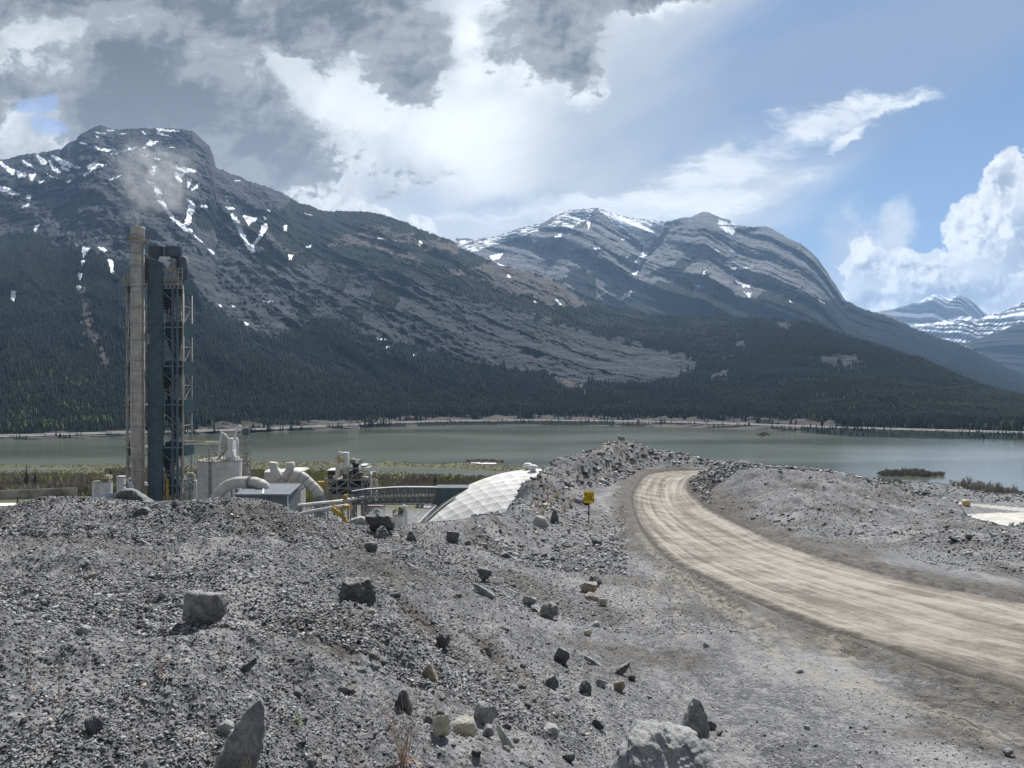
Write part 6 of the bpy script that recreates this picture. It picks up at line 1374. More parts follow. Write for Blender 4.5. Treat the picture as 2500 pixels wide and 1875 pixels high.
# dome
def dome():
    Yd = 262.0; px_c = 1322; R = 422 / F * Yd; cx = xat(px_c, Yd); zc = zat(1146, Yd) - R
    base_r = math.sqrt(R * R - (G0 - zc) ** 2); th1 = math.acos((G0 + 3 - zc) / R)
    t = thing('storage_dome', (cx, Yd, G0), 'huge white panelled storage dome below the bank', 'dome')
    def fn(nt, P, setp, bump):
        n = nt.noise(P, .12, 6, .65); n2 = nt.noise(P, .9, 5, .65); a = nt.attr('panel'); s_ = nt.attr('seam')
        c = nt.mix(nt.sm(n * .6 + n2 * .4, .36, .62), (.50, .49, .455), (.72, .715, .68)); c = nt.mix(nt.sm(a, .1, .6) * .42, c, (.44, .435, .415)); c = nt.mix((s_ * 1.6).clamp(), c, (.20, .21, .215))
        c = nt.mix(nt.sm(nt.noise(P, .05, 3, .5), .55, .68) * .4, c, (.74, .71, .58))
        setp(col=c, rough=.8)
    rg = np.random.RandomState(4); V, Fc, pa, se = [], [], [], []
    def tri(a, b, c_, tone):
        # each facet is a slightly sunken triangle inside a raised seam
        a, b, c_ = map(Vector, (a, b, c_)); g = (a + b + c_) / 3; n = (g - Vector((cx, Yd, zc))).normalized(); k = len(V)
        out = [a, b, c_]; inn = [p.lerp(g, .05) - n * .03 for p in out]; mid = g - n * rg.uniform(.0, .14)
        V.extend([tuple(p) for p in out + inn + [mid]])
        for q in range(3): Fc.append((k + q, k + (q + 1) % 3, k + 3 + (q + 1) % 3)); Fc.append((k + q, k + 3 + (q + 1) % 3, k + 3 + q)); Fc.append((k + 3 + q, k + 3 + (q + 1) % 3, k + 6))
        pa.extend([tone] * 7); se.extend([.5] * 3 + [.0] * 4)
    iv, fi = ico(5); iv = np.asarray(Matrix.Rotation(.35, 3, 'X') @ Matrix.Rotation(.5, 3, 'Z')) @ iv.T; iv = iv.T
    for f_ in fi:
        p_ = iv[f_]
        if p_[:, 2].max() < math.cos(th1) - .01: continue
        p_ = p_ * R + np.array([cx, Yd, zc]); p_[:, 2] = np.maximum(p_[:, 2], G0 + 2)
        tone = rg.rand() * .6 if rg.rand() > .006 else 2.5
        tri(p_[0], p_[1], p_[2], tone)
    o = mesh_np('shell', V, Fc, material('white_dome_panels', fn), False, {'panel': pa, 'seam': se}); o.parent = t; o.matrix_parent_inverse = Matrix.Translation(t.location).inverted()
    MB().lathe((cx, Yd, 0), [(base_r + .9, G0), (base_r + .9, G0 + 3.2), (base_r - .4, G0 + 3.2)], 96, False).build('ring_wall', MT['silo'], t, True)
    for dx_, dy_ in ((-4.6, 3), (-3.0, -3.5), (6.5, 4), (8.3, -2)):
        z = zc + math.sqrt(R * R - dx_ ** 2 - dy_ ** 2)
        MB().lathe((cx + dx_, Yd + dy_, z), [(1.0, -.3), (1.0, .9), (1.6, 1.0), (1.7, 1.7), (.9, 2.2), (.1, 2.3)], 18).build('roof_vent', MT['white'], t, True)
    t2 = thing('dome_portal', (xat(1094, 258), 258, zat(1240, 258)), 'dark teal box gallery entering the side of the dome', 'transfer house')
    x0, x1 = xat(1065, 257), xat(1128, 257)
    MB().box(x0, x1 + 2, 257, 264, zat(1233, 257), zat(1193.5, 257)).build('box_wall', MT['teal'], t2)
    MB().box(x0 - .4, x1 + 2, 256.6, 264.4, zat(1193.5, 257), zat(1190, 257)).build('box_roof', MT['roof'] if False else MT['drum'], t2)
    mk = MB()
    for th0 in (0,):
        pts = []
        for k in range(14):
            f = k / 13; ang = math.pi + .32; rr_ = base_r * (1 - f) + 2 * f; h = math.sqrt(max(R * R - rr_ ** 2, 0)); pts.append((cx + rr_ * math.cos(ang), Yd + rr_ * math.sin(ang), zc + h + .4))
        for a, b in zip(pts[:6], pts[1:7]): mk.beam(a, b, 1.2, .3)
    mk.build('dome_stairs', MT['asph'], t)
dome()

# parked cars in the yard
def car(px, Y, col, lab, first={}):
    if 'o' not in first:
        root = thing('parked_car', (0, 0, 0), lab, 'car', 'cars parked at the far side of the works yard')
        V = [(-.9, -2.2, .35), (.9, -2.2, .35), (.9, 2.2, .35), (-.9, 2.2, .35), (-.92, -2.2, .8), (.92, -2.2, .8), (.92, 2.2, .95), (-.92, 2.2, .95), (-.85, -.9, 1.0), (.85, -.9, 1.0), (.85, 2.1, 1.0), (-.85, 2.1, 1.0)]
        b = MB().add(V, [(0, 3, 2, 1), (0, 1, 5, 4), (1, 2, 6, 5), (2, 3, 7, 6), (3, 0, 4, 7), (4, 5, 9, 8), (5, 6, 10, 9), (6, 7, 11, 10), (7, 4, 8, 11), (8, 9, 10, 11)]); b.build('body', col, root)
        MB().add([(-.82, -.85, 1.0), (.82, -.85, 1.0), (.82, 1.9, 1.0), (-.82, 1.9, 1.0), (-.66, -.1, 1.5), (.66, -.1, 1.5), (.66, 1.3, 1.5), (-.66, 1.3, 1.5)], [(0, 1, 5, 4), (1, 2, 6, 5), (2, 3, 7, 6), (3, 0, 4, 7)]).build('window', MT['glass'], root)
        MB().box(-.67, .67, -.1, 1.3, 1.5, 1.56).build('roof', col, root)
        for sx in (-.85, .85):
            for sy in (-1.4, 1.35): MB().tube([(sx - .1, sy, .34), (sx + .1, sy, .34)], .34, 12).build('wheel', MT['tyre'], root)
        first['o'] = root; o = root
    else:
        o = first['o'].copy(); sc.collection.objects.link(o)
        for ch in list(first['o'].children):
            c2 = ch.copy(); sc.collection.objects.link(c2); c2.parent = o
            if ch.name.split('.')[0] in ('body', 'roof'): c2.data = ch.data.copy(); c2.data.materials[0] = col
        o['label'] = lab
    x = xat(px, Y); o.location = (x, Y, gz(x, Y) + .02); return o
cw, ck, cg, cr = (plain('white_car_paint', (.75, .75, .75), .3, .05), plain('black_car_paint', (.02, .02, .025), .3, .05), plain('grey_car_paint', (.2, .21, .22), .3, .05), plain('red_car_paint', (.35, .05, .03), .35, .05))
for i, (px, c_, l) in enumerate(((1019, ck, 'black car at the left end of the parked row beyond the gallery'), (1030, ck, 'second black car in the parked row beyond the gallery'), (1039, cw, 'white car in the middle of the parked row'), (1048, cw, 'white car right of the middle of the parked row'), (1057, cg, 'grey car at the right end of the parked row by the dome'))): car(px, 424 - i * .6, c_, l)
car(952, 372, cr, 'red vehicle on the clay track behind the round bin'); car(944, 374, cw, 'white vehicle beside the red one on the clay track')

# sign by the haul road
def sign():
    px, py = 1437.5, 1278; Y = ground_hit(px, py); x = xat(px, Y); z = gz(x, Y)
    t = thing('road_sign', (x, Y, z), 'yellow SINGLE LANE TRAFFIC sign on a dark post beside the haul road', 'sign')
    w = 25.5 / F * Y; zt, zb_ = zat(1199, Y), zat(1227.5, Y)
    MB().box(x - .035, x + .035, Y - .02, Y + .03, z - .3, zt - .03).build('post', plain('dark_post', (.02, .02, .02), .7, .2), t)
    import bmesh
    h = zt - zb_; cr_ = .05; V = []
    for sx, sz, a0 in ((1, 1, 0), (-1, 1, 90), (-1, -1, 180), (1, -1, 270)):
        for k in range(5): a = math.radians(a0 + k * 22.5); V.append((x + sx * (w / 2 - cr_) + cr_ * math.cos(a), (zt + zb_) / 2 + sz * (h / 2 - cr_) + cr_ * math.sin(a)))
    n = len(V); m = MB(); m.add([(p[0], Y - .05, p[1]) for p in V] + [(p[0], Y - .025, p[1]) for p in V], [tuple(range(n)), tuple(range(2 * n - 1, n - 1, -1))] + [(i, (i + 1) % n, n + (i + 1) % n, n + i) for i in range(n)])
    pn = m.build('sign_panel', plain('yellow_sign_face', (.92, .62, .03), .5, .08, 3.0), t)
    bd = MB()
    cx_, cz_ = x, (zt + zb_) / 2
    for i in range(n):
        a, b = V[i], V[(i + 1) % n]; k = .955
        bd.beam((cx_ + (a[0] - cx_) * k, Y - .054, cz_ + (a[1] - cz_) * k), (cx_ + (b[0] - cx_) * k, Y - .054, cz_ + (b[1] - cz_) * k), .012, .006)
    bd.build('border_line', plain('black_line', (.02, .018, .015), .6, .1), t)
    for i, (s, py_) in enumerate((('SINGLE', 1206.6), ('LANE', 1212.9), ('TRAFFIC', 1219.2))):
        cu = bpy.data.curves.new('lettering', 'FONT'); cu.body = s; cu.align_x = 'CENTER'; cu.align_y = 'CENTER'; cu.size = 6.3 / F * Y; cu.offset = .005; cu.extrude = .002; cu.space_character = 1.05
        ob = bpy.data.objects.new('lettering', cu); sc.collection.objects.link(ob); dg = bpy.context.evaluated_depsgraph_get(); me = bpy.data.meshes.new_from_object(ob.evaluated_get(dg)); bpy.data.objects.remove(ob)
        o = bpy.data.objects.new('lettering', me); sc.collection.objects.link(o); me.materials.clear(); me.materials.append(plain('black_letters', (.015, .012, .01), .6, .1))
        o.parent = t; o.matrix_parent_inverse = Matrix.Translation(t.location).inverted(); o.location = (x, Y - .056, zat(py_, Y)); o.rotation_euler = (math.radians(90), 0, 0); o.scale = (1.0, 1.12, 1)
sign()
def small_things():
    Y = ground_hit(1718, 1197); x = xat(1718, Y); z = gz(x, Y)
    m = MB().beam((x - .28, Y, z), (x, Y, z + .25), .12, .04).beam((x, Y, z + .25), (x + .3, Y, z), .12, .04); tag(m.build('bent_white_strip', MT['pipe']), 'small bent white strip lying at the inner edge of the bend', 'marker')
    Yb = 226; x = xat(2358.5, Yb); z = gz(x, Yb)
    t = thing('sand_box', (x, Yb, z), 'small tan bin with a cream lid beside the track on the far bench', 'bin')
    MB().box(x - .85, x + .85, Yb - .7, Yb + .7, z, z + 1.3).build('bin_body', plain('tan_plastic', (.55, .40, .16), .5, .1), t); MB().add([(x - .95, Yb - .8, z + 1.3), (x + .95, Yb - .8, z + 1.3), (x + .95, Yb + .8, z + 1.3), (x - .95, Yb + .8, z + 1.3), (x - .6, Yb - .5, z + 1.62), (x + .6, Yb - .5, z + 1.62), (x + .6, Yb + .5, z + 1.62), (x - .6, Yb + .5, z + 1.62)], [(0, 1, 5, 4), (1, 2, 6, 5), (2, 3, 7, 6), (3, 0, 4, 7), (4, 5, 6, 7), (3, 2, 1, 0)]).build('bin_lid', plain('cream_plastic', (.7, .62, .45), .5, .1), t)
    # long wall and pale service road at the far left
    t = thing('long_concrete_wall', (xat(80, 478), 478, -70), 'long low concrete wall behind the pale service road at the far left', 'wall')
    n = 30; pts = [(xat(px, 478 + px * .06), 478 + px * .06) for px in np.linspace(-150, 186, n)]
    m = MB(); prev = None
    for i, (x, y) in enumerate(pts):
        zt_ = zat(np.interp(i, [0, n - 1], [1203, 1190]), y)
        if prev: m.add([(prev[0], prev[1], -72), (x, y, -72), (x, y, zt_), (prev[0], prev[1], prev[2]), (prev[0], prev[1] + .8, -72), (x, y + .8, -72), (x, y + .8, zt_), (prev[0], prev[1] + .8, prev[2])], [(0, 1, 2, 3), (7, 6, 5, 4), (3, 2, 6, 7), (0, 4, 5, 1), (0, 3, 7, 4), (1, 5, 6, 2)])
        prev = (x, y, zt_)
    m.build('wall_body', plain('stained_concrete', (.30, .28, .24), .9, .35, .12), t)
    px = np.linspace(-400, 262, 160); A_y = np.interp(px, [-400, 0, 260], [425, 433, 446]); B_y = A_y + np.interp(px, [-400, 0, 130, 260], [24, 24, 20, 12])
    rows = [A_y + (B_y - A_y) * t_ for t_ in (0, .33, .66, 1)]; co = []
    for r_ in rows:
        x = (px - CX) / F * r_; co.append(np.stack([x, r_, ground_z(x, r_)[0] + .35], -1))
    o = mesh_np('service_road', np.concatenate(co), grid_faces(4, 160), plain('pale_gravel_road', (.62, .60, .56), .9, .12, .2), True); tag(o, kind='structure')
small_things()
# ------------------------------------------------------------ vegetation
def leafmat(name, lo, hi, scale=.02):
    def fn(nt, P, setp, bump):
        v = nt.attr('tone'); n = nt.noise(P, scale, 4, .6); setp(col=nt.mix((v * .7 + n * .5 - .1).clamp(), lo, hi), rough=.9, spec=.15)
    return material(name, fn)
def conifer_cloud(name, P, H, label, mat, seed=1, tiers=3, sides=5, wide=.17):
    """many small conifers as one mass: stacked ragged cones"""
    rg = np.random.RandomState(seed); n = len(P); V, C, F_ = [], [], []; off = 0; tone = rg.rand(n)
    for t in range(tiers):
        z0_ = .08 + .28 * t * 3 / tiers; z1 = min(1.0, z0_ + .52 - .05 * t); r = wide * (1 - .26 * t * 3 / tiers)
        a = rg.uniform(0, 6.28, n)[:, None] + np.arange(sides)[None] * 2 * math.pi / sides; rr = r * H[:, None] * rg.uniform(.6, 1.25, (n, sides))
        ring = np.stack([P[:, 0:1] + rr * np.cos(a), P[:, 1:2] + rr * np.sin(a), P[:, 2:3] + H[:, None] * (z0_ + rg.uniform(-.05, .05, (n, sides)))], -1)
        apex = np.stack([P[:, 0] + rg.normal(0, .01, n) * H, P[:, 1], P[:, 2] + H * (z1 if t < tiers - 1 else 1.0)], -1)[:, None]
        V.append(np.concatenate([ring, apex], 1).reshape(-1, 3)); b = np.arange(n)[:, None] * (sides + 1) + off; k = np.arange(sides)
        F_.append(np.stack([b + k, b + (k + 1) % sides, b + sides + 0 * k], -1).reshape(-1, 3)); off += n * (sides + 1); C.append(np.repeat(np.clip(tone + t * .08, 0, 1), sides + 1))
    o = mesh_np(name, np.concatenate(V), np.concatenate(F_), mat, False, {'tone': np.concatenate(C)}); return tag(o, label, None, kind='stuff')
def sample_surface(G, n, cond, seed):
    px, X_, Y_, Z_, M = G; rg = np.random.RandomState(seed); nr, nc = X_.shape
    out = []
    for _ in range(6):
        r = rg.rand(n) * (nr - 6); c = rg.rand(n) * (nc - 2); i, j = r.astype(int), c.astype(int); a, b = r - i, c - j
        g = lambda A: A[i, j] * (1 - a) * (1 - b) + A[i + 1, j] * a * (1 - b) + A[i, j + 1] * (1 - a) * b + A[i + 1, j + 1] * a * b
        x, y, z, f, s = g(X_), g(Y_), g(Z_), g(M[..., 0]), g(M[..., 1]); ok = cond(x, y, z, f, s, rg)
        out.append(np.stack([x, y, z], -1)[ok])
        if sum(map(len, out)) > n * .6: break
    return np.concatenate(out)
M_con = leafmat('dark_conifer', (.008, .014, .011), (.017, .026, .017)); M_asp = leafmat('fresh_aspen', (.045, .06, .02), (.11, .125, .04)); M_brush = leafmat('bare_willow_brush', (.15, .125, .095), (.36, .315, .24), .012); M_green = leafmat('budding_brush', (.15, .16, .065), (.38, .375, .16), .012)
def woods():
    rg = np.random.RandomState(3)
    P = sample_surface(GA, 260000, lambda x, y, z, f, s, r: (f > .45) & (s < .3) & (r.rand(len(x)) < np.interp(y, [1100, 2000, 3500, 4800], [1, 1, .55, .45])) & (y > far_shore(CX + x / y * F) + 12) & (np.abs(y - hw(CX + x / y * F)[0]) > 22), 5)
    H = rg.uniform(7, 19, len(P)) * np.interp(P[:, 1], [1000, 1600, 2600, 4600], [.72, .95, .9, .75]) * (1 + .45 * fbm(P[:, 0] / 160., P[:, 1] / 220., 3, seed=531))
    H = np.where(P[:, 1] < hw(CX + P[:, 0] / P[:, 1] * F)[0], H * .5, H)
    conifer_cloud('mountain_forest', P - np.array([0, 0, 1.0]), H, 'dark conifer forest covering the mountain foot', M_con, 1)
    P2 = sample_surface(GB, 60000, lambda x, y, z, f, s, r: (f > .5) & (s < .3), 6)
    conifer_cloud('far_forest', P2 - np.array([0, 0, 1.0]), rg.uniform(10, 18, len(P2)), 'dark conifer forest on the middle mountain', M_con, 2, 2, 4)
    # aspens coming into leaf near the far shore
    def lime(x, y, z, f, s, r):
        px = CX + x / y * F; d = (fbm(x / 90., y / 120., 3, seed=501) > .18)
        return (z < 60) & (f > .3) & d & (y > hw(px)[0] + 30) & ((px < 520) | (px > 1900)) & (r.rand(len(x)) < np.interp(z, [-60, 60], [1, .15]))
    P3 = sample_surface(GA, 40000, lime, 7); P3 = P3[:3600]
    conifer_cloud('aspen_grove', P3, rg.uniform(7, 12, len(P3)), 'light green aspens scattered along the far shore', M_asp, 3, 3, 6, .30)
woods()
def brush(name, P, H, mat, label, seed, blades=9):
    rg = np.random.RandomState(seed); n = len(P); m = n * blades
    a = rg.uniform(0, 6.28, m); sp = rg.uniform(.05, .5, m); h = np.repeat(H, blades) * rg.uniform(.55, 1.05, m); w = np.repeat(H, blades) * rg.uniform(.03, .085, m)
    b = np.repeat(P, blades, 0) + np.stack([rg.normal(0, .12, m) * h, rg.normal(0, .12, m) * h, 0 * h], -1); a2 = rg.uniform(0, 6.28, m)
    mid = b + np.stack([np.cos(a) * sp * h * .5, np.sin(a) * sp * h * .5, h * rg.uniform(.45, .7, m)], -1); tip = b + np.stack([np.cos(a) * sp * h, np.sin(a) * sp * h, h], -1); d = np.stack([np.cos(a2) * w, np.sin(a2) * w, 0 * w], -1)
    V = np.stack([b, mid - d, tip, mid + d], 1).reshape(-1, 3); F_ = (np.arange(m)[:, None] * 4 + np.array([[0, 1, 2, 3]]))
    tone = np.repeat(np.clip(np.repeat(rg.rand(n), blades) * .6 + rg.rand(m) * .5, 0, 1), 4)
    return tag(mesh_np(name, V, F_, mat, False, {'tone': tone}), label, None, kind='stuff')
def flats():
    rg = np.random.RandomState(13); n = 26000
    u = rg.uniform(-.78, .80, n); y = rg.uniform(448, 740, n); x = u * y; px = CX + u * F; z = ground_z(x, y)[0]
    ok = (z > LAKE + .3) & (y < near_shore(px) - 3); ok &= ~((px < 300) & (y < 486)); ok &= ~((px > 800) & (px < 1240) & (y < 455))
    # gaps round the far bank of the stream are low and reddish
    x, y, z, px = x[ok], y[ok], z[ok], px[ok]; H = rg.uniform(2.5, 7.5, len(x)) * np.where(y > 640, .45, 1.0) * np.where(px > 1900, .8, 1) * (1 + .3 * fbm(x / 40., y / 40., 3, seed=511))
    H = np.where((px > 840) & (px < 1320) & (y > 560), np.minimum(H, 2.0), H); H = np.where((px < 260) & (y > 560), np.minimum(H, 3.0), H); H = np.where(y > 620, np.minimum(H, .8 + .7 * rg.rand(len(x))), H); H = np.where(px > 1900, np.minimum(H, 1.6 + 1.2 * rg.rand(len(x))), H)
    g = fbm(x / 38., y / 60., 3, seed=521) + .35 * ((px > 600) & (px < 830)) - .1
    P = np.stack([x, y, z], -1)
    brush('willow_brush', P[g < .12], np.clip(H[g < .12], .7, 9), M_brush, 'brown leafless willow brush on the river flat', 21, 20)
    brush('budding_trees', P[g >= .12], np.clip(H[g >= .12], .8, 10), M_green, 'yellow green budding brush on the river flat', 22, 22)
flats()
def island(name, poly, H, label, n):
    rg = np.random.RandomState(len(label)); W_ = world_poly(poly, LAKE + .4); co = []; xs = [p[0] for p in W_]; ys = [p[1] for p in W_]
    k = len(W_); V = [(p[0], p[1], LAKE - .5) for p in W_] + [(np.mean(xs) + (p[0] - np.mean(xs)) * .9, np.mean(ys) + (p[1] - np.mean(ys)) * .8, LAKE + .6) for p in W_]
    m = MB().add(V, [(i, (i + 1) % k, k + (i + 1) % k, k + i) for i in range(k)] + [tuple(range(k, 2 * k))]); o = m.build(name, plain('island_mud', (.12, .10, .075), .9, .3, .3)); tag(o, kind='structure')
    P = []
    while len(P) < n:
        x, y = rg.uniform(min(xs), max(xs)), rg.uniform(min(ys), max(ys))
        if inpoly(np.array([x]), np.array([y]), W_)[0]: P.append((x, y, LAKE + .3))
    P = np.array(P); u_ = (P[:, 0] - min(xs)) / (max(xs) - min(xs)); H = H * (.35 + .65 * np.sqrt(np.clip(4 * u_ * (1 - u_), 0, 1))) * np.clip(1 + fbm(P[:, 0] / 9., P[:, 1] / 9., 3, seed=541) * .7, .3, 1.6)
    brush('island_brush', P, rg.uniform(.4, 1.1, n) * H, M_brush, label, 31, 16)
island('island', [(2140, 1158), (2200, 1156), (2270, 1156), (2308, 1159), (2300, 1161), (2240, 1162), (2170, 1160.5)], 4.6, 'brown brush on the long islet at the right', 420)
island('island', [(1133, 1126), (1180, 1124.5), (1232, 1127), (1225, 1130), (1180, 1131), (1140, 1129)], 3.0, 'brown brush on the islet in the middle of the lake', 260)
island('island', [(1843, 1062), (1865, 1061), (1882, 1062.5), (1870, 1064), (1850, 1064)], 5.0, 'brush on the tiny islet by the far shore', 90)
def bar():
    W_ = world_poly([(1150, 1125.5), (1175, 1126.5), (1212, 1128.6), (1213, 1130.2), (1180, 1130.4), (1152, 1128.4)], LAKE + .1); k = len(W_)
    m = MB().add([(p[0], p[1] - 12, LAKE - .3) for p in W_] + [(p[0], p[1] - 12, LAKE + .9) for p in W_], [(i, (i + 1) % k, k + (i + 1) % k, k + i) for i in range(k)] + [tuple(range(k, 2 * k))]); tag(m.build('ice_sheet', plain('white_ice', (.85, .86, .88), .5, .04)), kind='structure')
bar()
# single trees
def make_conifer(name='conifer', seed=1, n=900):
    rg = np.random.RandomState(seed); root = thing(name, (0, 0, 0), 'x', 'tree'); MB().lathe((0, 0, 0), [(.022, -.02), (.014, .5), (.003, .98)], 7).build('trunk', plain('conifer_bark', (.10, .075, .055), .9, .2), root)
    z = rg.uniform(.10, 1.0, n) ** .85; r = (1 - z) * .17 * rg.uniform(.25, 1.15, n) + .008; a = rg.uniform(0, 6.28, n); L = .05 * (1.25 - z) * rg.uniform(.7, 1.3, n)
    c = np.stack([r * np.cos(a), r * np.sin(a), z - r * .35], -1); o = np.stack([np.cos(a), np.sin(a), 0 * a - .35], -1) * L[:, None]; s = np.stack([-np.sin(a), np.cos(a), 0 * a], -1) * L[:, None] * .45
    V = np.stack([c - o * .6, c + s, c + o, c - s], 1).reshape(-1, 3); F_ = np.arange(n)[:, None] * 4 + np.array([[0, 1, 2, 3]]); ob = mesh_np('crown', V, F_, M_con, False, {'tone': np.repeat(rg.rand(n), 4)}); ob.parent = root; return root
def make_bare(name='bare_tree', seed=1):
    rg = random.Random(seed); root = thing(name, (0, 0, 0), 'x', 'tree'); V, Fc = [], []; V2, F2 = [], []
    def grow(p, d, L, r, lev):
        q = (p[0] + d[0] * L, p[1] + d[1] * L, p[2] + d[2] * L); m = tuple((p[i] + q[i]) / 2 + rg.uniform(-.05, .05) * L for i in range(3)); tube_strip([p, m, q], r, r * .6, V if lev < 2 else V2, Fc if lev < 2 else F2)
        if lev >= 5: return
        for k in range(3 if lev < 4 else 4):
            nd = Vector(d) + Vector((rg.uniform(-.55, .55), rg.uniform(-.55, .55), rg.uniform(.0, .35))); nd.normalize(); grow(q if k else m, nd[:], L * rg.uniform(.55, .8), max(r * .6, .0052), lev + 1)
    for i in range(3): grow((rg.uniform(-.03, .03), rg.uniform(-.03, .03), -.02), Vector((rg.uniform(-.25, .25), rg.uniform(-.2, .2), 1)).normalized()[:], .30, .016, 0)
    for nm, v, f, mt in (('trunk', V, Fc, plain('grey_bark', (.16, .14, .12), .9, .2)), ('crown', V2, F2, plain('grey_brown_twigs', (.34, .30, .25), .9, .2))):
        o = mesh_np(nm, v, f, mt); o.parent = root
    return root
def copy_tree(o):
    c = o.copy(); sc.collection.objects.link(c)
    for ch in list(o.children): d = ch.copy(); sc.collection.objects.link(d); d.parent = c
    return c
con = [make_conifer(seed=1), make_conifer(seed=2, n=600)]; bare = [make_bare(seed=3), make_bare(seed=5)]; used = set()
def plant_tree(protos, i, px, Y, h, label, group=None, z=None, sx=1.0):
    p = protos[i % len(protos)]; o = p if p.name not in used else copy_tree(p); used.add(p.name)
    x = xat(px, Y); o.location = (x, Y, gz(x, Y) - .1 if z is None else z); o.scale = (h * sx, h * sx, h); o.rotation_euler = (0, 0, i * 1.7); o['label'] = label
    if group: o['group'] = group
    elif 'group' in o: del o['group']
for i, (px, Y, h, lab, s) in enumerate([(65, 520, 17, 'tall lone conifer at the far left of the river flat', .8), (86, 530, 15, 'second conifer right of the tall one at the far left', .8), (270, 505, 16, 'dark conifer standing just left of the tower', 1.1), (1063, 520, 12, 'slim dark conifer on the river flat behind the gallery', 1.2),
        (43, 436, 5.5, 'small conifer, first of the row along the pale service road', 1.3), (93, 439, 6, 'small conifer, second of the row along the pale service road', 1.3), (140, 441, 7, 'bushy conifer, third of the row along the pale service road', 1.5), (162, 440, 7, 'bushy conifer, fourth of the row along the pale service road', 1.5), (182, 438, 5, 'small conifer at the right end of the row along the pale service road', 1.3),
        (2455, 455, 9, 'small dark conifer among the bare trees at the right', 1.3), (2310, 452, 3.2, 'low dark conifer left of the bare trees at the right', 2.8)]):
    plant_tree(con, i, px, Y, h, lab, sx=s)
for i, (px, h) in enumerate([(2290, 13), (2342, 16.5), (2356, 17.5), (2372, 16), (2386, 14), (2402, 15.5), (2416, 14), (2430, 14.5), (2446, 12), (2464, 12.5), (2474, 12)]):
    plant_tree(bare, i, px, 462 + (i % 3) * 5, h, ['leafless tree standing alone left of the bare row at the right', 'tallest broad leafless tree of the bare row'][i] if i < 2 else '%s leafless tree from the left in the bare row by the lake at the right' % ['', '', 'second', 'third', 'fourth', 'fifth', 'sixth', 'seventh', 'eighth', 'ninth', 'tenth'][i], 'leafless trees by the lake', sx=1.0)
rg = random.Random(4)
for i in range(46):      # conifers between highway and lake
    px = rg.choice([rg.uniform(884, 952), rg.uniform(884, 952), rg.uniform(610, 720), rg.uniform(1550, 1650)]); ys_, hy = float(far_shore(px)), float(hw(np.array([px]))[0][0]); Y = ys_ + 8 + rg.random() * (hy - 24 - ys_ - 8)
    plant_tree(con, i, px, Y, rg.uniform(8, 15), 'dark conifer on the strip between highway and lake', 'conifers between highway and lake', z=LAKE + .8, sx=1.1)

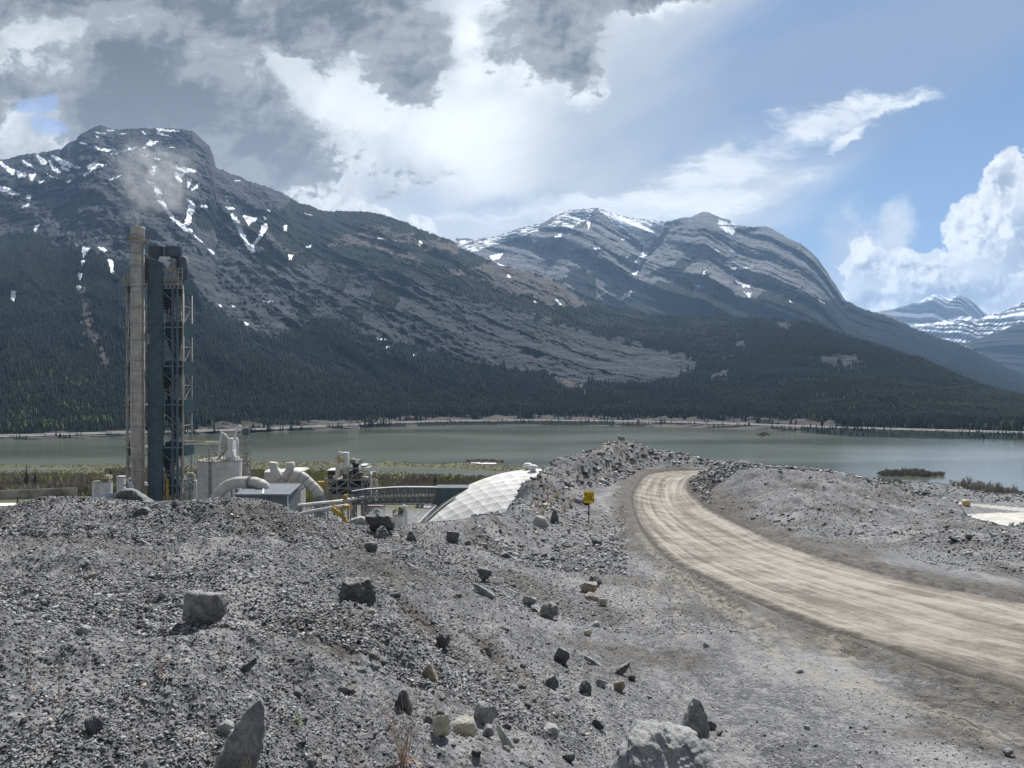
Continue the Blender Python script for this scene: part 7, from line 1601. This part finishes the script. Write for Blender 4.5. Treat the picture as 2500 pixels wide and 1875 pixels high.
# far roadside things
def far_bits():
    Yt = 1296; x = xat(865, Yt); z = float(hw(np.array([865.]))[1][0])
    t = thing('transport_truck', (x, Yt - 10, z), 'long white transport truck on the far highway', 'truck')
    MB().box(x - 8, x + 6, Yt - 12.5, Yt - 10, z + 1.2, z + 4.2).build('trailer', plain('white_trailer', (.8, .8, .8), .5, .05), t); MB().box(x + 6.6, x + 9.5, Yt - 12.5, Yt - 10, z + .8, z + 3.4).build('cab', plain('white_cab', (.7, .7, .7), .4, .05), t)
    for dx in (-7, -5.6, 5, 7.4, 8.8): MB().tube([(x + dx, Yt - 12.7, z + .6), (x + dx, Yt - 9.8, z + .6)], .55, 10).build('wheel', MT['tyre'], t)
    for px, c_, l in ((1068, cw, 'white vehicle on the far highway above the middle of the lake'), (1101, ck, 'black vehicle on the far highway right of the white one'), (1227, ck, 'dark vehicle on the far highway near the rock cut'), (1365, cw, 'white vehicle on the far highway towards the right'), (270, cw, 'white vehicle on the far highway left of the chimney')):
        Y = float(hw(np.array([float(px)]))[0][0]); o = car(px, Y, c_, l); o['group'] = 'vehicles on the far highway'; o.location = (xat(px, Y), Y - 10, float(hw(np.array([float(px)]))[1][0]) + .2); o.rotation_euler = (0, 0, math.radians(90)); o.scale = (1.3, 1.3, 1.3)
    wood = plain('grey_pole_wood', (.30, .28, .24), .9, .1)
    poles = []
    for px, pt_, pb, Y, lab in ((152, 1006, 1019, 1500, 'utility pole on the wooded far shore left of the tower'), (882, 981, 1000, 1600, 'utility pole on the knoll above the highway'), (1537, 979, 992, 1700, 'utility pole in the forest above the far highway')):
        x = xat(px, Y); t = thing('utility_pole', (x, Y, zat(pb, Y)), lab, 'utility pole', 'utility poles on the far shore')
        MB().lathe((x, Y, 0), [(.4, zat(pb, Y) - 8), (.3, zat(pt_, Y))], 8).build('pole', wood, t); MB().box(x - 4, x + 4, Y - .2, Y + .2, zat(pt_, Y) - 1.2, zat(pt_, Y) - .7).build('crossarm', wood, t); poles.append((px, pt_, Y))
    ends = [(-300, 1000, 1500)] + poles[:1] + [(640, 1012, 1560)] + poles[1:2] + [(1330, 1009, 1640)] + poles[2:] + [(2060, 965, 1700), (2600, 905, 1700)]
    for a, b, sg in ((0, 1, 6), (1, 2, 2), (2, 3, 8), (3, 4, 14), (4, 5, 8), (5, 6, 25), (6, 7, 8)):
        A, B_ = at(*ends[a]), at(*ends[b]); pts = [A.lerp(B_, k / 24) - Vector((0, 0, sg * 4 * (k / 24) * (1 - k / 24))) for k in range(25)]
        tag(MB().tube(pts, .12, 4).build('power_line', wood), 'thin power line, span %s' % ['left of the first pole', 'behind the tower', 'rising to the knoll pole', 'right of the knoll pole', 'left of the forest pole', 'right of the forest pole', 'leaving at the far right'][a], 'power line', 'power lines on the far shore')
far_bits()
# steam drifting from the chimney
def plume():
    m = bpy.data.materials.new('stack_steam'); m.use_nodes = True; nt = NT(m.node_tree); nt.n.clear(); geo = nt.node('ShaderNodeNewGeometry'); P = X(nt, geo.outputs['Position'])
    Y = 318; x, y, z = nt.sep(P); px = x * (F / Y); up = z * (F / Y)       # both in units of the old readings, at the stack's distance
    def lump(cx, cy, rx, ry, k=1.0):
        a = (x - xat(cx, Y)) * (F / Y / rx); b = (z - zat(cy, Y)) * (F / Y / ry); c = (y - Y - 2) * (1 / (rx / F * Y * .8)); return nt.sm(nt.math('SQRT', a * a + b * b + c * c), 1.15, .1) * k
    d = lump(320, 478, 42, 75) + lump(400, 470, 75, 58, .75) + lump(350, 400, 95, 70, .55) + lump(430, 400, 60, 60, .35) + lump(333, 545, 16, 30, .25)
    n = nt.noise(P, .16, 5, .62); n2 = nt.noise(P, .05, 4, .6)
    den = (d.min(1.1) * nt.sm(n * .6 + n2 * .4, .40, .66) * .16).max(0.0)
    v = nt.node('ShaderNodeVolumePrincipled'); v.inputs['Color'].default_value = (.95, .98, 1, 1); v.inputs['Anisotropy'].default_value = .5; nt.put(v.inputs['Density'], den)
    out = nt.node('ShaderNodeOutputMaterial'); nt.l.new(v.outputs[0], out.inputs['Volume'])
    import bmesh
    me = bpy.data.meshes.new('steam_plume'); bm = bmesh.new(); bmesh.ops.create_icosphere(bm, subdivisions=3, radius=1.0)
    for v_ in bm.verts: v_.co = Vector((v_.co.x * 26, v_.co.y * 14, v_.co.z * 23)) + Vector((xat(372, Y), Y + 2, zat(438, Y)))
    bm.to_mesh(me); bm.free(); me.materials.append(m); m.cycles.volume_step_rate = 1.0
    o = bpy.data.objects.new('steam_plume', me); sc.collection.objects.link(o); tag(o, 'thin white steam drifting above the chimney', None, kind='stuff')
plume()
